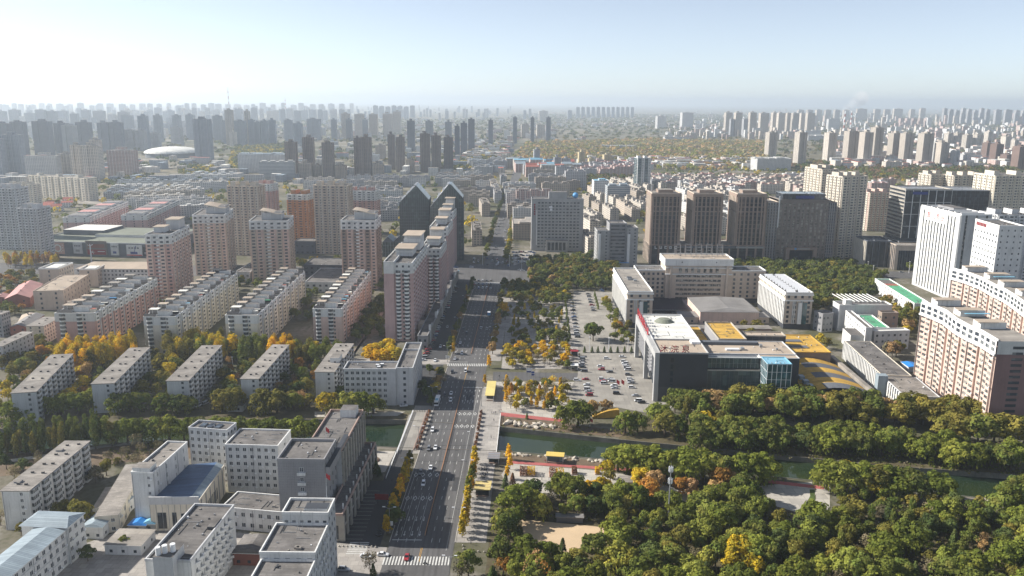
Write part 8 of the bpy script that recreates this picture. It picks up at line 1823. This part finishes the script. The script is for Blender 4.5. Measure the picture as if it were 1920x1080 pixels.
# shelters, kiosks
def shelter(name, cat, px, py, w, d, h, roof, lab, ang=0, stripes=0, glassm='dark_glass', ov=.4):
 g = G(px, py); e = thing(name, lab, cat, (g.x, g.y, .09), R(ang)); q = MB()
 q.box(-w / 2 - ov, w / 2 + ov, -ov, d + ov, h, h + .25, roof, bottom=True)
 for i in range(stripes): y = -ov + (d + 2 * ov) * (i + .5) / stripes; q.box(-w / 2 - ov, w / 2 + ov, y - .12, y + .12, h + .251, h + .33, 'planter_stone')
 q.build('roof', e); q = MB()
 for x in (-w / 2, w / 2 - .15):
  for y in (0, d / 2, d - .15): q.box(x, x + .15, y, y + .15, 0, h - .002, 'white_metal')
 q.build('posts', e, 'stuff'); q = MB(); q.box(-w / 2 + .3, w / 2 - .3, d * .15, d * .9, .02, h * .86, glassm); q.build('glazing', e)
 q = MB(); q.box(-w / 2 + .5, w / 2 - .5, .1, .5, .02, .5, 'planter_stone'); q.build('bench', e); return e
shelter('bus_shelter', 'bus shelter', 918, 752, 4.6, 25, 3.2, 'yellow_awning', 'long bus shelter with a pale yellow roof on the east pavement', -1.5)
shelter('kiosk', 'kiosk', 904, 932, 6.4, 8, 3.4, 'yellow_awning', 'kiosk with a striped yellow roof beside the dark trees on the east pavement', -3, 6)
shelter('kiosk', 'kiosk', 1040, 869, 8, 4.2, 3.6, 'yellow_panel', 'waterside glass kiosk with a yellow roof on the canal bank', -8, 0, 'teal_glass')
shelter('bike_shed', 'bike shed', 925, 870, 5, 7, 2.6, 'metal_grey', 'grey bicycle shed in the speckled shade at the bridge end', -3, 4)
shelter('gatehouse', 'gatehouse', 1077, 695, 4.4, 4, 3.2, 'white_trim', 'small white gatehouse at the car park entrance', 0, 0, 'mixed_glass'); shelter('gatehouse', 'gatehouse', 1077, 669, 4.6, 3.5, 3.6, 'deep_red', 'small dark red hut at the edge of the car park', 0, 0, 'dark_wall')
for px, py, w, d, h, roof, lab in ((1180, 920, 7.5, 6, 4, 'pale_felt_roof', 'small white pump house on the dry lawn beside the yellow willows'), (1136, 928, 6.5, 4, 2.8, 'white_trim', 'low open pavilion with a white frame roof in the garden'), (1068, 980, 11, 3, 2.4, 'grey_metal_roof', 'long dark stand at the far side of the sand court')):
 g = G(px, py); e = thing('garden_house', lab, 'garden house', (g.x - w / 2, g.y, 0), R(-3)); q = MB(); q.box(0, w, 0, d, 0, h, 'white_wall' if 'pump' in lab else 'slate_wall'); q.build('wall', e); q = MB(); q.box(-.4, w + .4, -.4, d + .4, h + .002, h + .3, roof, bottom=True); q.build('roof', e)
for px, py, w, m, lab in ((982, 889, 3.4, 'leaf_plum', 'clipped brown hedge cube on the pale plaza, left of the first yellow cube'), (996, 889, 3.4, 'leaf_gold', 'clipped yellow hedge cube nearest the red path bend'), (1037, 891, 3.4, 'leaf_plum', 'clipped brown hedge cube beside the kiosk on the plaza'), (1050, 892, 3.4, 'leaf_gold', 'clipped yellow hedge cube beside the kiosk on the plaza'), (1077, 888, 2.2, 'leaf_plum', 'small brown hedge cube right of the kiosk'), (1120, 888, 2.0, 'leaf_gold', 'small yellow hedge cube at the east end of the plaza')):
 g = G(px, py); e = thing('hedge_cube', lab, 'hedge', (g.x, g.y, .05)); v, f = [], []; rr = random.Random(px)
 for _ in range(420):
  ax = rr.randrange(5); p = [rr.uniform(-w / 2, w / 2), rr.uniform(-w * .7, w * .7), rr.uniform(.5, 3.0)]; n_ = Vector((0, 0, 1))
  if ax < 2: p[0] = (ax * 2 - 1) * w / 2; n_ = Vector((ax * 2 - 1, 0, .2))
  elif ax < 4: p[1] = (ax * 2 - 5) * w * .7; n_ = Vector((0, ax * 2 - 5, .2))
  else: p[2] = 3.0
  leaf_quad(v, f, Vector(p), n_, .26, rr)
 me = D.meshes.new('foliage'); me.from_pydata(v, [], f); me.materials.append(MATS[m]); me.update(); link('foliage', me, e); q = MB(); q.box(-w / 2 - .2, w / 2 + .2, -w * .7 - .2, w * .7 + .2, 0, .45, 'planter_stone'); q.build('box', e)
# flags, gantry signs, slide, fountain, billboards
def flag(px, py, z0, h, lab, sc=1.0):
 g = G(px, py, z0); e = thing('flag', lab, 'flag', (g.x, g.y, z0)); q = MB(); q.tube((0, 0, 0), (0, 0, h), .09, .05, 'white_metal', 6); q.build('flagpole', e); q = MB(); n = 7
 for i in range(n):
  a, c = i / n, (i + 1) / n; k = lambda t: (t * 1.5 * sc, .25 * math.sin(t * 7) * sc, -t * .9 * sc); p, r = k(a), k(c)
  q.poly([(p[0], p[1], h - 1.9 * sc + p[2]), (r[0], r[1], h - 1.9 * sc + r[2]), (r[0], r[1], h + r[2]), (p[0], p[1], h + p[2])], 'red_sign')
 q.build('cloth', e)
flag(612, 838, 26.6, 9, 'red flag flying over the rear roof of the tiled court house'); flag(613, 935, 28.1, 10, 'red flag on the stepped office roof before the court house'); flag(1155, 738, .06, 9, 'red flag in the middle of the bath house car park, left of two', 1.3); flag(1164, 738, .06, 9, 'red flag in the middle of the bath house car park, right of two', 1.3); flag(1106, 800, .06, 5, 'small red banner under the willows on the north bank', 1.0)
for px, py, w, lab in ((992, 706, 3.4, 'blue and white road sign board over the side street, wider one'), (999, 712, 2.2, 'tall blue road sign with a white frame at the side street')):
 g = G(px, py); e = thing('road_sign', lab, 'road sign', (g.x, g.y, .07)); q = MB(); q.tube((0, 0, 0), (0, 0, 5.8), .12, .1, 'metal_grey', 6); q.build('pole', e); q = MB(); q.box(-w / 2, w / 2, -.16, -.1, 2.6, 5.6, 'white_trim', bottom=True); q.build('frame', e); q = MB()
 if w > 3: q.box(-w / 2 + .1, w / 2 - .1, -.2, -.165, 2.7, 3.6, 'blue_sign'); q.box(-.9, .9, -.21, -.205, 3.7, 5.2, 'white_metal')
 else: q.box(-w / 2 + .15, w / 2 - .15, -.2, -.165, 2.75, 4.0, 'blue_sign'); q.box(-w / 2 + .15, w / 2 - .15, -.2, -.165, 4.2, 5.45, 'blue_sign')
 q.build('panel', e)
g = G(1136, 782); e = thing('slide', 'yellow inflatable slide arching between the willows on the north bank', 'slide', (g.x, g.y, 0), R(8)); q = MB()
for i in range(8):
 a, c = i / 8, (i + 1) / 8; z = lambda t: 1.2 + 3.4 * math.sin(t * 1.8); x = lambda t: -8 + 15 * t
 q.poly([(x(a), -1.6, z(a)), (x(c), -1.6, z(c)), (x(c), 1.6, z(c)), (x(a), 1.6, z(a))], 'yellow_roof'); q.poly([(x(a), -1.6, 0), (x(c), -1.6, 0), (x(c), -1.6, z(c)), (x(a), -1.6, z(a))], 'yellow_roof')
q.build('chute', e)
g = G(699, 863); e = thing('fountain', 'round brick planter with a red sculpture on the small white plaza', 'planter', (g.x, g.y, .05)); q = MB(); q.prism([(3.2 * math.cos(t * math.pi / 10), 3.2 * math.sin(t * math.pi / 10)) for t in range(20)], 0, .5, 'red_brick_wall', 'soil'); q.build('basin', e); q = MB(); q.tube((0, 0, .5), (.3, 0, 2.4), .5, .3, 'red_brick_wall', 7); q.tube((.3, 0, 2.4), (-.2, 0, 3.2), .25, .15, 'deep_red', 6); q.build('sculpture', e)
g = G(716, 945); e = thing('billboard', 'dark red banner board on posts beside the forecourt ginkgos', 'billboard', (g.x, g.y, .05), R(-4)); q = MB(); q.box(-3, 3, -.15, .15, 2, 4.6, 'deep_red', bottom=True); q.build('panel', e); q = MB(); [q.tube((x, 0, 0), (x, 0, 2), .1, .1, 'metal_grey', 6) for x in (-2.5, 2.5)]; q.build('posts', e)
g = G(172, 492); e = thing('sign_mast', 'white mast with a three way head in front of the mall posters', 'mast', (g.x, g.y, 0)); h = HT(172, 492, 461); q = MB(); q.tube((0, 0, 0), (0, 0, h), .8, .5, 'white_metal', 8); q.build('pole', e); q = MB()
for i in range(3): t = i * 2.1; q.tube((0, 0, h), (3 * math.cos(t), 3 * math.sin(t), h + 1.5), .4, .3, 'white_metal', 6)
q.build('mast_head', e)
# bollard stones and bank rocks: alike, so they share a label
def rocks(poly_, n, r0, r1, lab, grp, name='rock'):
 loc = [G(*p) for p in poly_]; x0, x1 = min(p.x for p in loc), max(p.x for p in loc); y0, y1 = min(p.y for p in loc), max(p.y for p in loc); k = 0
 if 'ROCK' not in MESHES:
  for j in range(4):
   bm = bmesh.new(); bmesh.ops.create_icosphere(bm, subdivisions=1, radius=1); rr = random.Random(j)
   for v in bm.verts: v.co *= rr.uniform(.7, 1.2)
   me = D.meshes.new('rock'); bm.to_mesh(me); bm.free(); me.materials.append(MATS['rock']); MESHES['ROCK%d' % j] = me
  MESHES['ROCK'] = 1
 while k < n:
  x, y = rnd.uniform(x0, x1), rnd.uniform(y0, y1)
  if in_poly(x, y, loc): s = rnd.uniform(r0, r1); o = link(name, MESHES['ROCK%d' % (k % 4)], None, None, (x, y, s * .3), rnd.uniform(0, 6), (s * 1.3, s, s * .8)); tag(o, lab, 'rock', grp); k += 1
rocks([(942, 788), (1050, 800), (1050, 806), (940, 798)], 46, .6, 1.7, 'pale boulder on the bank between the red path and the canal', 'boulders on the north canal bank')
rocks([(940, 847), (1130, 864), (1130, 868), (940, 853)], 40, .5, 1.2, 'pale boulder along the south edge of the canal by the plaza', 'boulders on the south canal edge')
rocks([(1820, 936), (1890, 938), (1888, 946), (1822, 942)], 12, .6, 1.4, 'pale boulder at the water edge below the right hand willow', 'boulders at the eastern bank')
bol = MB(); bol.tube((0, 0, 0), (0, 0, .45), .32, .36, 'stone', 8); bol.tube((0, 0, .45), (0, 0, .62), .36, .15, 'stone', 8); bolm = bol.mesh('bollard')
for i in range(7): tag(link('bollard', bolm, None, None, (road_x(440) - 24 + i * 1.45, 437 + rnd.uniform(-.2, .2), .09)), 'round stone bollard closing the west bridge pavement', 'bollard', 'stone bollards at the bridge corner')
for i in range(12): tag(link('bollard', bolm, None, None, (-70 + i * 1.6, 292 + rnd.uniform(-.3, .3), .07)), 'round stone bollard along the forecourt edge', 'bollard', 'stone bollards of the forecourt')
for px, py in ((868, 1024), (869, 1030), (876, 1013), (886, 1013), (895, 1013), (880, 1034), (889, 1035), (897, 1035), (908, 1036)): g = G(px, py); tag(link('bollard', bolm, None, None, (g.x, g.y, .09)), 'round stone bollard on the east pavement near the zebra crossing', 'bollard', 'stone bollards of the east corner')
# benches of the dark forecourt: scooters and bicycles under the trees
def bike_mesh():
 q = MB()
 for x in (-.5, .5): q.tube((x, -.03, .32), (x, .03, .32), .32, .32, 'black_rubber', 10)
 q.tube((-.5, 0, .32), (-.1, 0, .75), .03, .03, 'metal_grey', 4); q.tube((.5, 0, .32), (.35, 0, .95), .03, .03, 'metal_grey', 4); q.tube((-.1, 0, .72), (.4, 0, .78), .05, .05, 'paint_blue', 4); q.box(-.3, .02, -.09, .09, .78, .86, 'black_rubber'); q.tube((.34, -.3, .98), (.34, .3, .98), .025, .025, 'black_rubber', 4); return q.mesh('bicycle')
BIKE = bike_mesh()
for i in range(10): g = G(708 + rnd.uniform(-6, 8), 1002 + rnd.uniform(-5, 5)); tag(link('bicycle', BIKE, None, None, (g.x, g.y, .07), rnd.uniform(0, 3)), 'bicycle parked in the dark under the forecourt trees', 'bicycle', 'bicycles on the forecourt')
for i in range(14): g = G(903 + rnd.uniform(-8, 14), 885 + rnd.uniform(-10, 14)); tag(link('bicycle', BIKE, None, None, (g.x, g.y, .11), rnd.uniform(0, 3)), 'bicycle parked in the speckled shade at the bridge end', 'bicycle', 'bicycles at the bridge end')
# smoke above the striped chimneys
bm = bmesh.new()
for i in range(7): bmesh.ops.create_icosphere(bm, subdivisions=2, radius=14 + i * 4, matrix=Matrix.Translation((i * 13, 0, i * 8 + rnd.uniform(-5, 5))))
me = D.meshes.new('smoke'); bm.to_mesh(me); bm.free(); m = D.materials.new('smoke'); m.use_nodes = True; n = m.node_tree; n.nodes.clear(); o_ = n.nodes.new('ShaderNodeOutputMaterial'); v_ = n.nodes.new('ShaderNodeVolumePrincipled'); v_.inputs['Density'].default_value = .010; v_.inputs['Color'].default_value = (.95, .95, .96, 1); n.links.new(v_.outputs[0], o_.inputs['Volume']); me.materials.append(m)
g = G(1581, 256); link('smoke', me, None, 'stuff', (g.x, g.y, HT(1581, 256, 208) + 14))

# ================================================================== people
def person_mesh(pose, top, legs):
 """walking figure grown from a skeleton: one continuous body, coloured by height"""
 me = D.meshes.new('skeleton'); s = 1 if pose == 0 else -1
 vs = [(0, 0, .95), (0, 0, 1.2), (0, 0, 1.42), (0, .01, 1.52), (0, .03, 1.63), (-.1, 0, .90), (-.11, .14 * s, .50), (-.11, -.02 * s, .09), (-.11, .12 * s, .04), (.1, 0, .90), (.11, .02 * s, .50), (.11, -.24 * s, .12), (.11, -.12 * s, .05),
  (-.19, 0, 1.40), (-.24, -.08 * s, 1.12), (-.24, .02 * s, .88), (.19, 0, 1.40), (.24, .10 * s, 1.13), (.24, .20 * s, .92)]
 ed = [(0, 1), (1, 2), (2, 3), (3, 4), (0, 5), (5, 6), (6, 7), (7, 8), (0, 9), (9, 10), (10, 11), (11, 12), (2, 13), (13, 14), (14, 15), (2, 16), (16, 17), (17, 18)]
 rad = [.14, .14, .15, .06, .105, .10, .07, .05, .045, .10, .07, .05, .045, .07, .05, .035, .07, .05, .035]
 me.from_pydata(vs, ed, []); o = D.objects.new('skeleton', me); COL.objects.link(o)
 sk = o.modifiers.new('skin', 'SKIN'); o.modifiers.new('smooth', 'SUBSURF').levels = 1
 for i, r in enumerate(rad): me.skin_vertices[0].data[i].radius = (r, r * (.75 if i in (0, 1, 2) else 1))
 me.skin_vertices[0].data[0].use_root = True
 dg = bpy.context.evaluated_depsgraph_get(); out = D.meshes.new_from_object(o.evaluated_get(dg)); D.objects.remove(o); out.name = 'person'
 out.materials.clear()
 for m in (legs, top, 'skin', 'black_rubber'): out.materials.append(MATS[m])
 for p in out.polygons:
  z = p.center.z; x = abs(p.center.x)
  p.material_index = 3 if z < .09 else 0 if z < .92 and x < .2 else 2 if (z > 1.49 and p.center.y > .0 and z < 1.66) or (x > .2 and z < .93) else 3 if z > 1.6 else 1
 return out
PEOPLE = [person_mesh(0, 'cloth_dark', 'cloth_dark'), person_mesh(1, 'cloth_blue', 'cloth_dark'), person_mesh(0, 'cloth_red', 'cloth_grey'), person_mesh(1, 'cloth_grey', 'cloth_blue')]
for px, py, k, lab in ((922, 776, 0, 'person in dark clothes walking on the east pavement, first of a file of three'), (926, 777, 1, 'person in a blue top in the middle of three walking on the east pavement'), (929.5, 776, 0, 'person in dark clothes last of three walking towards the red path'), (936, 773, 3, 'person in a grey top at the corner of the red path'), (939.5, 772, 2, 'person in a red top beside the start of the red path'), (926, 790, 0, 'person in dark clothes alone by the bridge balustrade corner'), (921, 822, 0, 'person in dark clothes walking alone on the east bridge pavement'), (883, 1021, 0, 'person in dark clothes near the stone bollards east of the zebra'), (674, 1024, 0, 'person in dark clothes at the edge of the forecourt shade'),
     (1016, 901, 0, 'person in dark clothes crossing the pale plaza'), (1150, 694, 1, 'person in a blue top standing in the car park, left of two'), (1154, 694, 0, 'person in dark clothes standing in the car park, right of two'), (936, 708, 0, 'person in dark clothes waiting at the side street corner'), (934, 713, 3, 'person in a grey top near the bus shelter corner'), (682, 857, 0, 'person in dark clothes on the small white plaza'), (735, 902, 1, 'person in a blue top on the west pavement beside the ginkgos'), (924, 664, 0, 'person in dark clothes in the shade of the square'), (1022, 868, 2, 'person in a red top beside the waterside kiosk')):
 g = G(px, py); o = link('person', PEOPLE[k], None, None, (g.x, g.y, .1), rnd.uniform(0, 6.28)); tag(o, lab, 'person')
g = G(797, 1058); e = thing('scooter', 'dark motor scooter crossing the near zebra', 'scooter', (g.x, g.y, .1), R(5)); link('frame', BIKE, e); q = MB(); q.box(-.6, .1, -.18, .18, .4, .75, 'paint_grey', bottom=True); q.box(.25, .42, -.2, .2, .25, .95, 'paint_grey', bottom=True); q.build('body', e)
o = link('person', PEOPLE[0], None, None, (g.x - .15, g.y, .28), R(-85)); tag(o, 'rider in dark clothes on the motor scooter at the near zebra', 'person')

# ================================================================== haze
HAZE_TOP = max(o.matrix_world.translation.z + max((v[2] for v in o.bound_box), default=0) for o in SC.objects if o.type == 'MESH' and o.name.split('.')[0] in ('band', 'smoke')) + 12
bm = bmesh.new(); bmesh.ops.create_cube(bm, size=1.0, matrix=Matrix.Translation((0, 21700, HAZE_TOP / 2 - 2.5)) @ Matrix.Diagonal((79000, 46000, HAZE_TOP + 5, 1)))
me = D.meshes.new('haze'); bm.to_mesh(me); bm.free(); me.materials.append(MATS['haze_air']); hz = link('haze', me, None, 'stuff')

# ================================================================== labels: every thing says which one it is
LM = [(60, 860, 'the old balcony slab'), (100, 690, 'the westernmost canal slab'), (230, 690, 'the second canal slab'), (365, 690, 'the middle canal slab'), (495, 690, 'the fourth canal slab'), (610, 690, 'the shedded block'), (700, 720, 'the L shaped office'), (590, 900, 'the court house'), (470, 880, 'the white hospital block'), (350, 900, 'the blue roofed hall'), (90, 1020, 'the pale blue roofed school'), (355, 1020, 'the dormitory'), (550, 1010, 'the stepped office'), (710, 815, 'the west canal basin'),
 (680, 865, 'the small white plaza'), (765, 910, 'the west kerb'), (885, 920, 'the east kerb'), (918, 735, 'the bus shelter'), (1040, 825, 'the east canal basin'), (1040, 860, 'the waterside kiosk'), (1050, 900, 'the pale plaza'), (1060, 1000, 'the sand court'), (1180, 925, 'the pump house'), (1253, 930, 'the phone mast'), (1470, 925, 'the round plaza'), (1490, 875, 'the canal bend'), (1820, 910, 'the eastern canal reach'), (1150, 720, 'the bath house car park'), (1240, 720, 'the bath house portal'), (1400, 720, 'the bath house glass front'),
 (1560, 700, 'the yellow barrel roof'), (1690, 700, 'the workshop'), (1810, 680, 'the nearest wavy block'), (1500, 570, 'the university right wing'), (1190, 570, 'the university left wing'), (1330, 600, 'the canteen hall'), (1640, 600, 'the white school wing'), (1120, 600, 'the upper car park'), (1010, 610, 'the square'), (1000, 750, 'the north plaza'), (945, 600, 'the boulevard kerb'), (850, 600, 'the shop row'), (740, 560, 'the nearest mauve tower'), (640, 560, 'the salmon slab'), (500, 550, 'the cream slab'), (360, 570, 'the white and cream slab'), (200, 580, 'the pink slab'),
 (180, 660, 'the first yellow poplars'), (370, 660, 'the middle yellow poplars'), (540, 660, 'the third yellow poplars'), (100, 840, 'the poplar grove'), (300, 820, 'the canal path'), (500, 815, 'the hospital canal bank'), (60, 490, 'the shopping mall'), (40, 560, 'the pink roofed house'), (930, 510, 'the junction'), (930, 420, 'the far street'), (1045, 420, 'the grey slab hotel'), (1160, 460, 'the grey offices'), (1330, 420, 'the dark towers'), (1500, 430, 'the brown bank tower'), (1630, 460, 'the museum'), (1760, 470, 'the striped white tower'),
 (1300, 1000, 'the park below the mast'), (1500, 1030, 'the park corner'), (1700, 1000, 'the eastern park'), (1850, 1030, 'the park edge'), (1150, 1050, 'the lower park trees'), (960, 1000, 'the kiosk trees'), (1700, 860, 'the north bank willows'), (1350, 840, 'the first north bank willows'), (1180, 860, 'the big bank willows'), (1640, 905, 'the middle bank willows')]
ORD = ['first', 'second', 'third', 'fourth', 'fifth', 'sixth', 'seventh', 'eighth', 'ninth', 'tenth', 'eleventh', 'twelfth', 'thirteenth', 'fourteenth', 'fifteenth', 'sixteenth', 'seventeenth', 'eighteenth', 'nineteenth', 'twentieth']
def ordinal(i):
 if i < 20: return ORD[i]
 t = {2: 'twenty', 3: 'thirty', 4: 'forty', 5: 'fifty', 6: 'sixty', 7: 'seventy'}[(i + 1) // 10]
 return t + ('th' if (i + 1) % 10 == 0 else '-' + ORD[(i + 1) % 10 - 1]) if (i + 1) % 10 else t.replace('y', 'ieth')
byl = {}
for o in list(SC.objects):
 if o.parent is None and 'auto' in o and o.get('category'):
  px, py = P(o.location)
  if o['category'] == 'planter': base = o['auto']
  else:
   best = min(LM, key=lambda q: (q[0] - px) ** 2 + ((q[1] - py) * 1.7) ** 2); dx, dy = px - best[0], py - best[1]
   rel = ('right of ' if dx > 0 else 'left of ') if abs(dx) > abs(dy) * 1.6 else ('in front of ' if dy > 0 else 'behind ')
   base = o['auto'] + ' ' + rel + best[2]
  byl.setdefault(base, []).append((px, o)); del o['auto']
for o, desc in AUTO: byl.setdefault(' '.join(desc.split()), []).append((P(o.location)[0], o))
for base, lst in byl.items():
 lst.sort(key=lambda q: q[0])
 for i, (px, o) in enumerate(lst):
  o['label'] = base if len(lst) == 1 else base + (', ' + ordinal(i) + ' from left' if i else ', leftmost')
  if len(lst) > 1 and 'group' not in o: o['group'] = base + ' group'
